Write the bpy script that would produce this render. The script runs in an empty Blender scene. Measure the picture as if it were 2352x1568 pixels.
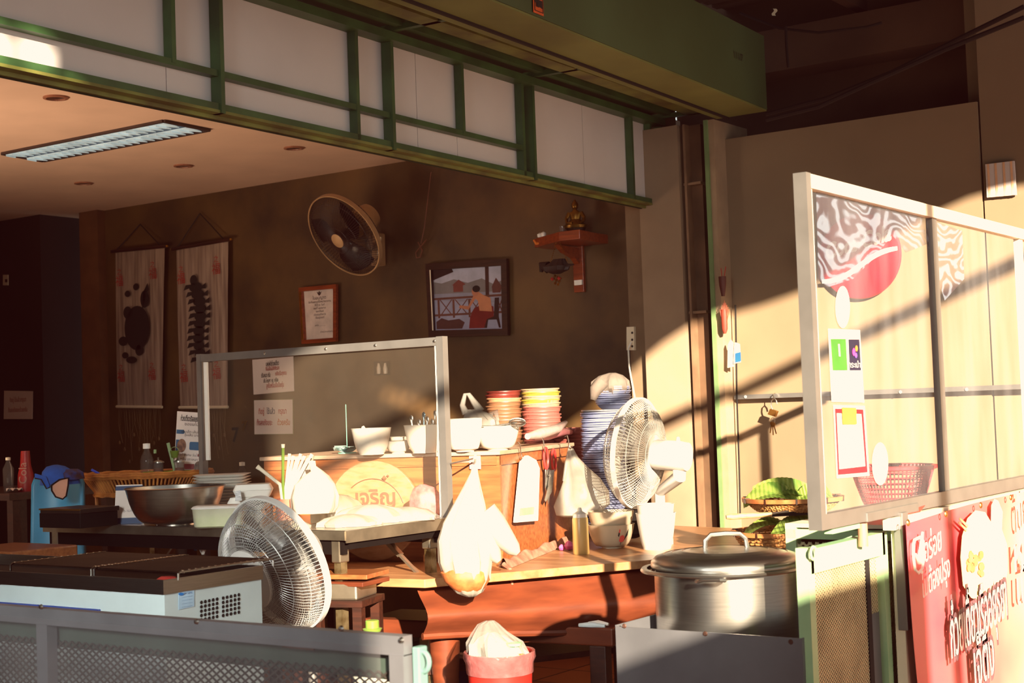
import bpy, math, random
from mathutils import Vector, Matrix
random.seed(7)
PI = math.pi
C = bpy.context.scene.collection

# ------------------------------------------------------------------ camera
FPX, CW, CH = 3400.0, 2352.0, 1568.0
YAW = math.radians(35.5)
PITCH = math.radians(2.63)
ROLL = math.radians(2.06)
CAM = Vector((0, 0, 1.2))
Fh = Vector((-math.sin(YAW), math.cos(YAW), 0))
r0 = Vector((math.cos(YAW), math.sin(YAW), 0))
fw = (Fh * math.cos(PITCH) + Vector((0, 0, math.sin(PITCH)))).normalized()
u0 = r0.cross(fw).normalized()
cr = r0 * math.cos(ROLL) - u0 * math.sin(ROLL)
cu = r0 * math.sin(ROLL) + u0 * math.cos(ROLL)
cd = bpy.data.cameras.new('camera')
cd.sensor_width = 36
cd.lens = FPX / CW * 36
cd.clip_start = 0.05
cd.dof.use_dof = True
cd.dof.focus_distance = 5.1
cd.dof.aperture_fstop = 8.0
cam = bpy.data.objects.new('camera', cd)
C.objects.link(cam)
m3 = Matrix((cr, cu, -fw)).transposed()
cam.matrix_world = Matrix.Translation(CAM) @ m3.to_4x4()
bpy.context.scene.camera = cam


def ray(px, py):
    return fw + cr * ((px - CW / 2) / FPX) + cu * (-(py - CH / 2) / FPX)


def W(px, py, D):
    return CAM + ray(px, py) * D


def onX(px, py, X):
    r = ray(px, py)
    return CAM + r * (X / r.x)


def onY(px, py, Y):
    r = ray(px, py)
    return CAM + r * (Y / r.y)


def onZ(px, py, z):
    r = ray(px, py)
    return CAM + r * ((z - CAM.z) / r.z)


def at(px, py, D, z):
    p = W(px, py, D)
    p.z = z
    return p


# ------------------------------------------------------------------ materials
def lin(c):
    c = c / 255.0
    return c / 12.92 if c <= 0.04045 else ((c + 0.055) / 1.055) ** 2.4


MATS = {}


def mat(name, col, rough=0.6, metal=0.0, var=0.18, scale=9.0, bump=0.0, stretch=(1, 1, 1), col2=None,
        clear=0.0, transl=0.0, emit=0.0, coat=0.0, spec=0.5, lo=0.35, hi=0.65):
    if name in MATS:
        return MATS[name]
    m = bpy.data.materials.new(name)
    m.use_nodes = True
    nt = m.node_tree
    b = nt.nodes['Principled BSDF']
    out = nt.nodes['Material Output']
    c = [lin(x) for x in col]
    tc = nt.nodes.new('ShaderNodeTexCoord')
    mp = nt.nodes.new('ShaderNodeMapping')
    mp.inputs['Scale'].default_value = stretch
    nz = nt.nodes.new('ShaderNodeTexNoise')
    nz.inputs['Scale'].default_value = scale
    nz.inputs['Detail'].default_value = 6
    nt.links.new(tc.outputs['Object'], mp.inputs['Vector'])
    nt.links.new(mp.outputs['Vector'], nz.inputs['Vector'])
    rp = nt.nodes.new('ShaderNodeValToRGB')
    if col2 is None:
        a = [x * (1 - var) for x in c]
        d = [min(1, x * (1 + var)) for x in c]
    else:
        a = c
        d = [lin(x) for x in col2]
    rp.color_ramp.elements[0].color = (*a, 1)
    rp.color_ramp.elements[1].color = (*d, 1)
    rp.color_ramp.elements[0].position = lo
    rp.color_ramp.elements[1].position = hi
    nt.links.new(nz.outputs['Fac'], rp.inputs['Fac'])
    nt.links.new(rp.outputs['Color'], b.inputs['Base Color'])
    b.inputs['Roughness'].default_value = rough
    b.inputs['Metallic'].default_value = metal
    b.inputs['Specular IOR Level'].default_value = spec
    b.inputs['Coat Weight'].default_value = coat
    if emit:
        nt.links.new(rp.outputs['Color'], b.inputs['Emission Color'])
        b.inputs['Emission Strength'].default_value = emit
    if bump:
        bp = nt.nodes.new('ShaderNodeBump')
        bp.inputs['Strength'].default_value = bump
        bp.inputs['Distance'].default_value = 0.01
        nt.links.new(nz.outputs['Fac'], bp.inputs['Height'])
        nt.links.new(bp.outputs['Normal'], b.inputs['Normal'])
    last = b.outputs[0]
    if transl:
        tl = nt.nodes.new('ShaderNodeBsdfTranslucent')
        nt.links.new(rp.outputs['Color'], tl.inputs['Color'])
        mx = nt.nodes.new('ShaderNodeMixShader')
        mx.inputs[0].default_value = transl
        nt.links.new(last, mx.inputs[1])
        nt.links.new(tl.outputs[0], mx.inputs[2])
        last = mx.outputs[0]
    if clear:
        tr = nt.nodes.new('ShaderNodeBsdfTransparent')
        mx = nt.nodes.new('ShaderNodeMixShader')
        mx.inputs[0].default_value = clear
        nt.links.new(last, mx.inputs[1])
        nt.links.new(tr.outputs[0], mx.inputs[2])
        last = mx.outputs[0]
    nt.links.new(last, out.inputs['Surface'])
    MATS[name] = m
    return m


def wood(name, a, b, sc=6, st=(1, 12, 12), rough=0.45, **k):
    return mat(name, a, rough=rough, col2=b, scale=sc, stretch=st, bump=0.05, **k)


# ------------------------------------------------------------------ mesh builder
class MB:
    def __init__(s):
        s.v, s.f = [], []

    def add(s, vs, fs, M=None):
        n = len(s.v)
        for p in vs:
            p = Vector(p)
            s.v.append(M @ p if M is not None else p)
        for f in fs:
            s.f.append([i + n for i in f])
        return s

    def box(s, c, d, M=None, rz=0.0):
        x, y, z = d[0] / 2, d[1] / 2, d[2] / 2
        R = Matrix.Rotation(rz, 4, 'Z')
        vs = [Vector(c) + R @ Vector((i * x, j * y, k * z)) for k in (-1, 1) for j in (-1, 1) for i in (-1, 1)]
        return s.hexa(vs, M)

    def bx(s, x0, x1, y0, y1, z0, z1, M=None):
        return s.box(((x0 + x1) / 2, (y0 + y1) / 2, (z0 + z1) / 2), (abs(x1 - x0), abs(y1 - y0), abs(z1 - z0)), M)

    def hexa(s, vs, M=None):  # order: z low (x0y0,x1y0,x0y1,x1y1), z high
        return s.add(vs, [(0, 2, 3, 1), (4, 5, 7, 6), (0, 1, 5, 4), (2, 6, 7, 3), (0, 4, 6, 2), (1, 3, 7, 5)], M)

    def bar(s, a, b, w, h=None, up=(0, 0, 1), M=None):
        a, b = Vector(a), Vector(b)
        h = h or w
        d = (b - a).normalized()
        upv = Vector(up)
        if abs(d.dot(upv)) > 0.95:
            upv = Vector((0, 1, 0))
        sd = d.cross(upv).normalized()
        u = sd.cross(d).normalized()
        vs = [p + sd * (i * w / 2) + u * (j * h / 2) for j in (-1, 1) for p in (a, b) for i in (-1, 1)]
        return s.hexa(vs, M)

    def tube(s, pts, r, seg=8, M=None, closed=False, cap=True):
        pts = [Vector(p) for p in pts]
        n = len(pts)
        rs = r if isinstance(r, (list, tuple)) else [r] * n
        vs, fs = [], []
        prev = None
        for i, p in enumerate(pts):
            if closed:
                d = (pts[(i + 1) % n] - pts[i - 1])
            else:
                d = (pts[min(i + 1, n - 1)] - pts[max(i - 1, 0)])
            d = d.normalized() if d.length > 1e-9 else Vector((0, 0, 1))
            if prev is None:
                a = Vector((0, 0, 1)) if abs(d.z) < 0.9 else Vector((1, 0, 0))
                x = d.cross(a).normalized()
            else:
                x = (prev - d * prev.dot(d))
                x = x.normalized() if x.length > 1e-6 else d.orthogonal().normalized()
            prev = x
            y = d.cross(x)
            for k in range(seg):
                t = 2 * PI * k / seg
                vs.append(p + (x * math.cos(t) + y * math.sin(t)) * rs[i])
        m = n if closed else n - 1
        for i in range(m):
            j = (i + 1) % n
            for k in range(seg):
                l = (k + 1) % seg
                fs.append((i * seg + k, i * seg + l, j * seg + l, j * seg + k))
        if cap and not closed:
            fs.append(tuple(range(seg))[::-1])
            fs.append(tuple((n - 1) * seg + k for k in range(seg)))
        return s.add(vs, fs, M)

    def lathe(s, prof, c=(0, 0, 0), seg=32, M=None, sx=1.0, sy=1.0, cap0=False, cap1=False, wob=None):
        vs, fs = [], []
        c = Vector(c)
        for i, (r, z) in enumerate(prof):
            for k in range(seg):
                t = 2 * PI * k / seg
                q = r * (wob(t, i) if wob else 1)
                vs.append(c + Vector((q * math.cos(t) * sx, q * math.sin(t) * sy, z)))
        for i in range(len(prof) - 1):
            for k in range(seg):
                l = (k + 1) % seg
                fs.append((i * seg + k, i * seg + l, (i + 1) * seg + l, (i + 1) * seg + k))
        if cap0:
            fs.append(tuple(range(seg))[::-1])
        if cap1:
            b = (len(prof) - 1) * seg
            fs.append(tuple(b + k for k in range(seg)))
        return s.add(vs, fs, M)

    def loft(s, rings, seg=28, M=None, folds=0, amp=0.0, ph=0.0, cap=True):
        """rings: (cx, cy, z, rx, ry)"""
        vs, fs = [], []
        for i, (cx, cy, z, rx, ry) in enumerate(rings):
            for k in range(seg):
                t = 2 * PI * k / seg
                q = 1 + amp * math.sin(folds * t + ph + 0.5 * math.sin(i * 1.3)) + amp * 0.6 * math.sin((folds * 2 + 1) * t + i * 0.7)
                vs.append((cx + rx * q * math.cos(t), cy + ry * q * math.sin(t), z))
        n = len(rings)
        for i in range(n - 1):
            for k in range(seg):
                l = (k + 1) % seg
                fs.append((i * seg + k, i * seg + l, (i + 1) * seg + l, (i + 1) * seg + k))
        if cap:
            fs.append(tuple(range(seg))[::-1])
            fs.append(tuple((n - 1) * seg + k for k in range(seg)))
        return s.add(vs, fs, M)

    def poly(s, pts, M=None):
        return s.add(pts, [tuple(range(len(pts)))], M)

    def slab(s, pts, t, M=None):  # extrude polygon by vector t
        t = Vector(t)
        n = len(pts)
        vs = [Vector(p) for p in pts] + [Vector(p) + t for p in pts]
        fs = [tuple(range(n))[::-1], tuple(range(n, 2 * n))] + [(i, (i + 1) % n, n + (i + 1) % n, n + i) for i in range(n)]
        return s.add(vs, fs, M)

    def grid(s, fn, nu, nv, M=None):
        vs = [fn(i / nu, j / nv) for j in range(nv + 1) for i in range(nu + 1)]
        fs = [(j * (nu + 1) + i, j * (nu + 1) + i + 1, (j + 1) * (nu + 1) + i + 1, (j + 1) * (nu + 1) + i) for j in range(nv) for i in range(nu)]
        return s.add(vs, fs, M)

    def build(s, name, m, parent=None, smooth=False, world=False, bevel=0.0, origin=None, **tags):
        me = bpy.data.meshes.new(name)
        vs = s.v
        o = bpy.data.objects.new(name, me)
        if parent is not None:
            o.parent = parent
            if world:
                inv = ROOTM[parent.name].inverted()
                vs = [inv @ p for p in vs]
            ROOTM[o.name] = ROOTM[parent.name]
        else:
            if origin is None:
                xs = [p.x for p in vs]; ys = [p.y for p in vs]; zs = [p.z for p in vs]
                origin = Vector(((min(xs) + max(xs)) / 2, (min(ys) + max(ys)) / 2, min(zs)))
            origin = Vector(origin)
            vs = [p - origin for p in vs]
            o.location = origin
            ROOTM[o.name] = Matrix.Translation(origin)
        me.from_pydata([tuple(p) for p in vs], [], s.f)
        me.materials.append(m)
        me.validate()
        C.objects.link(o)
        if smooth:
            for p in me.polygons:
                p.use_smooth = True
            try:
                me.set_sharp_from_angle(angle=math.radians(40))
            except Exception:
                pass
        if bevel:
            bv = o.modifiers.new('bevel', 'BEVEL')
            bv.width = bevel
            bv.segments = 2
            bv.limit_method = 'ANGLE'
        for k, v in tags.items():
            o[k] = v
        return o


ROOTM = {}


def thing(name, label, cat, loc=(0, 0, 0), rz=0.0, group=None, kind=None):
    o = bpy.data.objects.new(name, None)
    o.empty_display_size = 0.05
    C.objects.link(o)
    o.location = loc
    o.rotation_euler = (0, 0, rz)
    o['label'] = label
    o['category'] = cat
    if group:
        o['group'] = group
    if kind:
        o['kind'] = kind
    ROOTM[o.name] = Matrix.Translation(Vector(loc)) @ Matrix.Rotation(rz, 4, 'Z')
    return o


def tag(o, label, cat, group=None, kind=None):
    o['label'] = label
    o['category'] = cat
    if group:
        o['group'] = group
    if kind:
        o['kind'] = kind
    return o


def struct(o, label=None, cat=None):
    o['kind'] = 'structure'
    if label:
        o['label'] = label
    if cat:
        o['category'] = cat
    return o


def dup(root, loc, rz=None, label=None, group=None, rot=None):
    r = root.copy()
    C.objects.link(r)
    r.location = loc
    if rz is not None:
        r.rotation_euler = (0, 0, rz)
    if rot is not None:
        r.rotation_euler = rot
    if label:
        r['label'] = label
    if group:
        r['group'] = group
    for ch in list(root.children):
        c = ch.copy()
        C.objects.link(c)
        c.parent = r
        for g in list(ch.children):
            d = g.copy()
            C.objects.link(d)
            d.parent = c
    return r


def text_geo(body, size=1.0, align='CENTER', bold=0.0):
    cu_ = bpy.data.curves.new('t', 'FONT')
    cu_.body = body
    cu_.size = size
    cu_.align_x = align
    cu_.align_y = 'CENTER'
    cu_.offset = bold
    cu_.resolution_u = 3
    o = bpy.data.objects.new('t', cu_)
    C.objects.link(o)
    dg = bpy.context.evaluated_depsgraph_get()
    me = bpy.data.meshes.new_from_object(o.evaluated_get(dg))
    vs = [v.co.copy() for v in me.vertices]
    fs = [tuple(p.vertices) for p in me.polygons]
    bpy.data.objects.remove(o)
    bpy.data.meshes.remove(me)
    return vs, fs


def text(mb, body, size, o, ux, uy, bold=0.0, align='CENTER', width=None):
    """write text at point o with right vector ux and up vector uy"""
    vs, fs = text_geo(body, size, align, bold)
    if width and vs:
        w = max(v.x for v in vs) - min(v.x for v in vs)
        k = width / max(w, 1e-6)
        vs = [Vector((v.x * k, v.y, 0)) for v in vs]
    ux, uy, o = Vector(ux), Vector(uy), Vector(o)
    mb.add([o + ux * v.x + uy * v.y for v in vs], fs)
    return mb


def quadmap(p00, p10, p01, p11):
    """bilinear frame of a flat rectangle: u right, v up"""
    def f(u, v):
        return p00 * (1 - u) * (1 - v) + p10 * u * (1 - v) + p01 * (1 - u) * v + p11 * u * v
    return f


def lattice(mb, o, ud, vd, w, h, pu, pv, t, nrm=(0, 0, 0)):
    """expanded metal: crossing diagonal strands clipped to a w x h rectangle"""
    o, ud, vd = Vector(o), Vector(ud), Vector(vd)
    nrm = ud.cross(vd).normalized()
    L = math.hypot(pu, pv)
    for sgn in (1, -1):
        k = -int(h / pv) - 2
        while k * pu < w + pu:
            # line through (k*pu, 0 or h) with slope sgn*pv/pu
            x0 = k * pu
            # param: x = x0 + s*pu, y = s*pv (sgn 1) or h - s*pv
            s0, s1 = 0.0, h / pv
            s0 = max(s0, -x0 / pu)
            s1 = min(s1, (w - x0) / pu)
            if s1 > s0:
                ya, yb = (s0 * pv, s1 * pv) if sgn > 0 else (h - s0 * pv, h - s1 * pv)
                a = o + ud * (x0 + s0 * pu) + vd * ya + nrm * (0.0006 * sgn)
                b = o + ud * (x0 + s1 * pu) + vd * yb + nrm * (0.0006 * sgn)
                mb.bar(a, b, t, t * 0.6, up=nrm)
            k += 1
    return mb


def arc(c, r, a0, a1, n, ax, ay):
    c, ax, ay = Vector(c), Vector(ax), Vector(ay)
    return [c + ax * (r * math.cos(a0 + (a1 - a0) * i / n)) + ay * (r * math.sin(a0 + (a1 - a0) * i / n)) for i in range(n + 1)]


# ------------------------------------------------------------------ palette
m_backwall = mat('dark_plaster', (104, 76, 42), rough=0.55, col2=(58, 40, 24), scale=2.6, bump=0.15, lo=0.32, hi=0.66)
m_beige = mat('beige_plaster', (126, 106, 84), rough=0.8, var=0.10, scale=3)
m_sheet = mat('beige_board', (126, 106, 84), rough=0.7, var=0.07, scale=2.5)
m_darkwall = mat('mottled_dark_wall', (70, 48, 32), rough=0.9, var=0.3, scale=2)  # dark brown with noise mottling
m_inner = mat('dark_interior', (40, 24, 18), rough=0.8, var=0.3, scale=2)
m_ceil = mat('ceiling_paint', (232, 198, 174), rough=0.6, var=0.05, scale=3)
m_green = mat('green_paint', (58, 92, 52), rough=0.45, col2=(40, 66, 36), scale=7, bump=0.05)
m_greenD = mat('dark_green_paint', (30, 48, 26), rough=0.5, var=0.3, scale=7)
m_greenY = mat('weathered_green_paint', (120, 124, 58), rough=0.6, col2=(84, 74, 34), scale=6)
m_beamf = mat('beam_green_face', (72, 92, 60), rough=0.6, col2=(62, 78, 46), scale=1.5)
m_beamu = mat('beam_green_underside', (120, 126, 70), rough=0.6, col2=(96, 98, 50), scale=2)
m_panel = mat('white_panel', (205, 196, 196), rough=0.55, var=0.04, scale=3)
m_black = mat('black_gap', (14, 6, 5), rough=0.9)
m_steel = mat('brushed_steel', (190, 186, 180), rough=0.28, metal=1.0, var=0.08, scale=12, stretch=(1, 1, 20))
m_steelR = mat('worn_steel', (150, 138, 122), rough=0.4, metal=0.9, var=0.25, scale=10)
m_alu = mat('aluminium_frame', (128, 124, 122), rough=0.4, metal=0.6, var=0.08, scale=12)
m_galv = mat('galvanised_sheet', (120, 120, 126), rough=0.45, metal=0.6, var=0.15, scale=5)
m_white = mat('white_plastic', (236, 232, 226), rough=0.35, var=0.03)
m_cream = mat('cream_plastic', (228, 214, 190), rough=0.4, var=0.04)
m_paper = mat('white_paper', (220, 206, 200), rough=0.8, var=0.03)
m_blackp = mat('black_plastic', (18, 13, 12), rough=0.6, spec=0.2, var=0.2)
m_ink = mat('black_ink', (24, 18, 18), rough=0.7)
m_redink = mat('red_ink', (168, 44, 36), rough=0.7)
m_whiteS = mat('sunlit_white_plastic', (190, 182, 174), rough=0.4, var=0.03)
m_woodA = wood('altar_wood', (150, 70, 36), (116, 50, 26), rough=0.3)
m_woodO = wood('orange_wood', (146, 88, 50), (122, 66, 36), rough=0.35)
m_woodR = mat('red_brown_wood', (104, 50, 30), rough=0.32, col2=(84, 39, 24), scale=3, stretch=(2, 2, 10))
m_woodT = wood('tabletop_wood', (168, 122, 84), (134, 88, 56), sc=3, st=(1, 10, 10), rough=0.35)
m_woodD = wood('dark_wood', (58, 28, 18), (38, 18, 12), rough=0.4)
m_gold = mat('gold_paint', (190, 140, 50), rough=0.3, metal=0.9, var=0.2)
m_brass = mat('brass', (170, 120, 60), rough=0.35, metal=0.9)
m_red = mat('red_plastic', (196, 52, 50), rough=0.4, var=0.1)
m_lime = mat('lime_plastic', (104, 128, 50), rough=0.35, var=0.08)
m_blue = mat('blue_plastic', (52, 120, 176), rough=0.4, var=0.08)

# ------------------------------------------------------------------ the setting
YB, XF = 6.2, -3.5
ZC = 2.57


def X_at(px, Y=YB, py=900):
    return onY(px, py, Y).x


def Y_at(px, X=XF, py=300):
    return onX(px, py, X).y


m_floor = bpy.data.materials.new('floor_tiles')
m_floor.use_nodes = True
_nt = m_floor.node_tree
_b = _nt.nodes['Principled BSDF']
_tc = _nt.nodes.new('ShaderNodeTexCoord')
_br = _nt.nodes.new('ShaderNodeTexBrick')
_br.inputs['Color1'].default_value = (lin(170), lin(96), lin(56), 1)
_br.inputs['Color2'].default_value = (lin(150), lin(80), lin(48), 1)
_br.inputs['Mortar'].default_value = (lin(70), lin(40), lin(28), 1)
_br.inputs['Scale'].default_value = 1.0
_br.inputs['Brick Width'].default_value = 0.3
_br.inputs['Row Height'].default_value = 0.3
_br.inputs['Mortar Size'].default_value = 0.006
_br.offset = 0
_nt.links.new(_tc.outputs['Object'], _br.inputs['Vector'])
_nt.links.new(_br.outputs['Color'], _b.inputs['Base Color'])
_b.inputs['Roughness'].default_value = 0.35

struct(MB().bx(-11, 2.2, -4, 8.2, -0.06, 0).build('floor', m_floor))
PSK = Vector((XF, 6.15, 0))
SKEW = math.radians(3.1)
MSK = Matrix.Translation(PSK) @ Matrix.Rotation(SKEW, 4, 'Z') @ Matrix.Translation(-PSK)
_nsk = Matrix.Rotation(SKEW, 3, 'Z') @ Vector((1, 0, 0))


def T_at(px, py=300):
    r = ray(px, py)
    p = CAM + r * ((PSK - CAM).dot(_nsk) / r.dot(_nsk))
    return (MSK.inverted() @ p).y


struct(MB().bx(-11, XF - 0.06, 1, 8.6, ZC, ZC + 0.05, M=MSK).build('ceiling', m_ceil))
xL = X_at(229)
struct(MB().bx(xL, XF + 0.02, YB, YB + 0.12, 0, 3.4).build('wall_back', m_backwall))
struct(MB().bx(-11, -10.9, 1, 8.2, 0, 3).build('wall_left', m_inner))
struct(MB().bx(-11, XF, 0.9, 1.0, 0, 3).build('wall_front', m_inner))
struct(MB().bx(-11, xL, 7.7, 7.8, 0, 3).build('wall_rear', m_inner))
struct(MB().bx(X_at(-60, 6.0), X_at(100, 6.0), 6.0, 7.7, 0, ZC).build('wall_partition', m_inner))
struct(MB().bx(X_at(208), X_at(250), YB - 0.06, YB + 0.3, 0, ZC).build('trim_1', mat('column_plaster', (112, 74, 44), rough=0.7, var=0.15)))
# outer wall right of the shopfront
x0s, x1s = X_at(1664), X_at(2262, py=500)
struct(MB().bx(-3.6, 2.2, 6.55, 6.65, 0, 4.2).build('wall_right', m_darkwall))
struct(MB().bx(x0s, x1s, 6.17, 6.5, 0, 2.42).build('trim_2', m_sheet))
struct(MB().bx(x1s + 0.008, 2.2, 6.18, 6.5, 0, 4.0).bx(X_at(2205, py=200), x1s + 0.05, 6.3, 6.5, 2.3, 4.0).build('trim_3', m_sheet))
struct(MB().bx(x0s - 0.1, 2.2, 6.35, 6.55, 2.74, 2.94).build('trim_4', m_darkwall))

# jamb: column and shutter channels, each strip its own surface, black ones coloured as dark gaps
def strip(a, b, y, m, n, z1=2.5, yb=6.4):
    return struct(MB().bx(X_at(a, y), X_at(b, y), y, yb, 0, z1).build(n, m))


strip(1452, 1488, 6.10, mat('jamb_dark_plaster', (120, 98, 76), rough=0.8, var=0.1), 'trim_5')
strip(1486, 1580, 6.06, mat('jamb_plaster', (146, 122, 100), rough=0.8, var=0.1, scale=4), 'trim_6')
strip(1580, 1592, 6.17, m_black, 'trim_7')
strip(1592, 1634, 6.12, mat('channel_brown', (104, 74, 52), rough=0.7, col2=(78, 56, 38), scale=6), 'trim_8')
strip(1592, 1597, 6.07, mat('channel_lip', (120, 92, 70), rough=0.6), 'trim_9')
strip(1634, 1641, 6.16, m_black, 'trim_10')
strip(1641, 1650, 6.05, mat('jamb_green', (104, 128, 84), rough=0.6, var=0.15), 'trim_11')
strip(1650, 1665, 6.06, mat('jamb_beige', (150, 126, 102), rough=0.8, var=0.12), 'trim_12')
for zz, nm in ((2.22, 'trim_13'), (1.62, 'trim_14')):
    struct(MB().bx(X_at(1594, 6.1), X_at(1634, 6.1), 6.08, 6.14, zz - 0.006, zz + 0.006).build(nm, MATS['channel_lip']))

# transom: green steel lattice with white panels
win = thing('window_1', 'green painted steel lattice transom with white panels over the shop opening', 'transom', (XF, 4.2, 2.14), kind='structure')
yN, yFar = 1.2, T_at(1512)
zb, zm, zt = 2.14, 2.262, 2.56


def rail(nm, za, zbb, y0, y1, w0=-0.02, w1=0.03, m=None):
    MB().bx(XF + w0, XF + w1, y0, y1, za, zbb, M=MSK).build(nm, m or m_green, win, world=True)


rail('bottom_rail', zb + 0.008, zb + 0.030, yN, yFar, -0.02, 0.014)
rail('track', zb, zb + 0.009, yN, yFar, -0.055, 0.016, m_greenY)
rail('track', zb - 0.012, zb + 0.001, yN, yFar, -0.05, -0.042, m_greenD)
rail('track', zb - 0.012, zb + 0.001, yN, yFar, -0.03, -0.02, m_greenY)
rail('middle_rail', zm - 0.008, zm + 0.012, yN, T_at(1195), -0.02, 0.012)
rail('top_rail', zt - 0.03, zt, yN, yFar, -0.02, 0.04)
pw = {397: (zm, 0), 503: (0, 1), 818: (0, 0), 895: (0, 1), 1060: (zm, 0), 1197: (0, 0), 1218: (0, 1), 1446: (0, 0), 1489: (0, 0), 1510: (0, 1)}
for px, (lo, front) in pw.items():
    y = T_at(px)
    dx = 0.022 if front else 0.014
    MB().bx(XF - 0.02, XF + dx, y - 0.0085, y + 0.0085, lo or zb, zt + (0.03 if front else 0), M=MSK).build('mullion', m_green, win, world=True)
    if front:
        MB().bx(XF + 0.02, XF + 0.30, y - 0.012, y + 0.012, zt + 0.005, zt + 0.026, M=MSK).build('strut', m_green, win, world=True)
seams = [yN] + [T_at(v) for v in (397, 503, 818, 895, 970, 1060, 1197, 1348, 1446, 1490)]
for a, b in zip(seams, seams[1:]):
    MB().bx(XF - 0.04, XF - 0.022, a + 0.0015, b - 0.0015, zb + 0.012, zt - 0.005, M=MSK).build('panel', m_panel, win, world=True)

# soffit between transom and box beam, black boards coloured as its dark gaps
struct(MB().bx(XF - 0.06, XF + 0.14, 1.0, 6.2, 2.60, 2.64, M=MSK).build('trim_15', m_greenD))
struct(MB().bx(XF + 0.05, XF + 0.08, 1.0, 6.2, 2.575, 2.6, M=MSK).build('trim_16', m_green))
struct(MB().bx(XF + 0.14, XF + 0.16, 1.0, 6.2, 2.59, 2.70, M=MSK).build('trim_17', m_black))
struct(MB().bx(XF + 0.16, XF + 0.235, 1.0, 6.2, 2.565, 2.62, M=MSK).build('trim_18', m_greenY))
struct(MB().bx(XF + 0.14, XF + 0.5, 1.0, 6.2, 2.7, 2.75, M=MSK).build('trim_19', m_black))
# box beam, slightly skewed in plan as in the photograph
bA = onY(1762, 251, 6.1); bB = onZ(1140, 0, bA.z); dB = (bB - bA).normalized()
bB = bA + dB * 3.3
nin = Vector((-1, 0, 0))
hb = 0.335
beam_w = 0.255
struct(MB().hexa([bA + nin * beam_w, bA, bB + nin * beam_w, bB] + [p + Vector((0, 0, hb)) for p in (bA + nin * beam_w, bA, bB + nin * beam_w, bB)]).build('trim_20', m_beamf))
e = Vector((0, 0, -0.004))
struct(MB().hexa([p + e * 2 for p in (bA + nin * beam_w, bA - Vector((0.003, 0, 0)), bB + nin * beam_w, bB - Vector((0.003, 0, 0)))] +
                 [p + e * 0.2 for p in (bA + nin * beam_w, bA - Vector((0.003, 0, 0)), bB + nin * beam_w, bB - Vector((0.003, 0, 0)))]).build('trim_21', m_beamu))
# thin black bar coloured as a shadow gap inside the beam underside and yellowish rail
q0, q1 = bA + nin * (beam_w * 0.78), bB + nin * (beam_w * 0.78)
struct(MB().bar(q0 + Vector((0, 0, -0.012)), q1 + Vector((0, 0, -0.012)), 0.012, 0.01).build('trim_22', m_black))
# orange paper charm on the beam and scribbled number
u_b = dB * -1.0


def beam_pt(px, py, off=0.004):
    r = ray(px, py)
    n = dB.cross(Vector((0, 0, 1))).normalized()
    t = (bA - CAM).dot(n) / r.dot(n)
    p = CAM + r * t
    o = n if (CAM - p).dot(n) > 0 else -n
    return p + o * off


ch = thing('paper_charm', 'orange paper charm with a black ink character pasted on the green beam', 'paper charm', beam_pt(1233, 38))
c = beam_pt(1233, -4)
MB().slab([c + u_b * -0.034 + Vector((0, 0, -0.055)), c + u_b * 0.034 + Vector((0, 0, -0.055)), c + u_b * 0.034 + Vector((0, 0, 0.08)), c + u_b * -0.034 + Vector((0, 0, 0.08))], (0.001, 0, 0)).build('sheet', mat('orange_paper', (214, 92, 40), rough=0.7), ch, world=True)
fr = MB()
cc = beam_pt(1233, -4, 0.007)
zz = Vector((0, 0, 1))
P4 = [cc + u_b * a + zz * b for a, b in ((-0.027, -0.047), (0.027, -0.047), (0.027, 0.07), (-0.027, 0.07))]
for i in range(4):
    fr.bar(P4[i], P4[(i + 1) % 4], 0.0016)
text(fr, '福', 0.05, cc + zz * -0.012, u_b, zz, bold=0.002)
fr.build('lettering', m_ink, ch, world=True)
num = MB()
text(num, '111/7', 0.045, beam_pt(1694, 130, 0.004), u_b, zz)
tag(num.build('painted_number', m_ink), 'small black scribbled number near the end of the green beam', 'number')

# roof over the alley, joists
rf = MB()
for i in range(60):
    y = 0.5 + i * 0.1
    rf.bx(-3.3, -0.75, y, y + 0.055, 3.12, 3.135)
rf.bx(-3.3, -0.75, 0.5, 6.6, 3.135, 3.15)
rf.bx(-0.75, 0.3, 1.5, 6.6, 3.45, 3.5)  # unseen slab added to keep sky light off the right wall
struct(rf.build('roof', m_darkwall))
for i, y in enumerate((4.6, 5.3, 5.95)):
    struct(MB().bx(-3.3, -0.75, y, y + 0.05, 3.03, 3.12).build('trim_%d' % (23 + i), m_darkwall))
struct(MB().bx(-2.6, -2.55, 0.8, 6.5, 2.98, 3.03).build('trim_26', m_darkwall))
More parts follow.
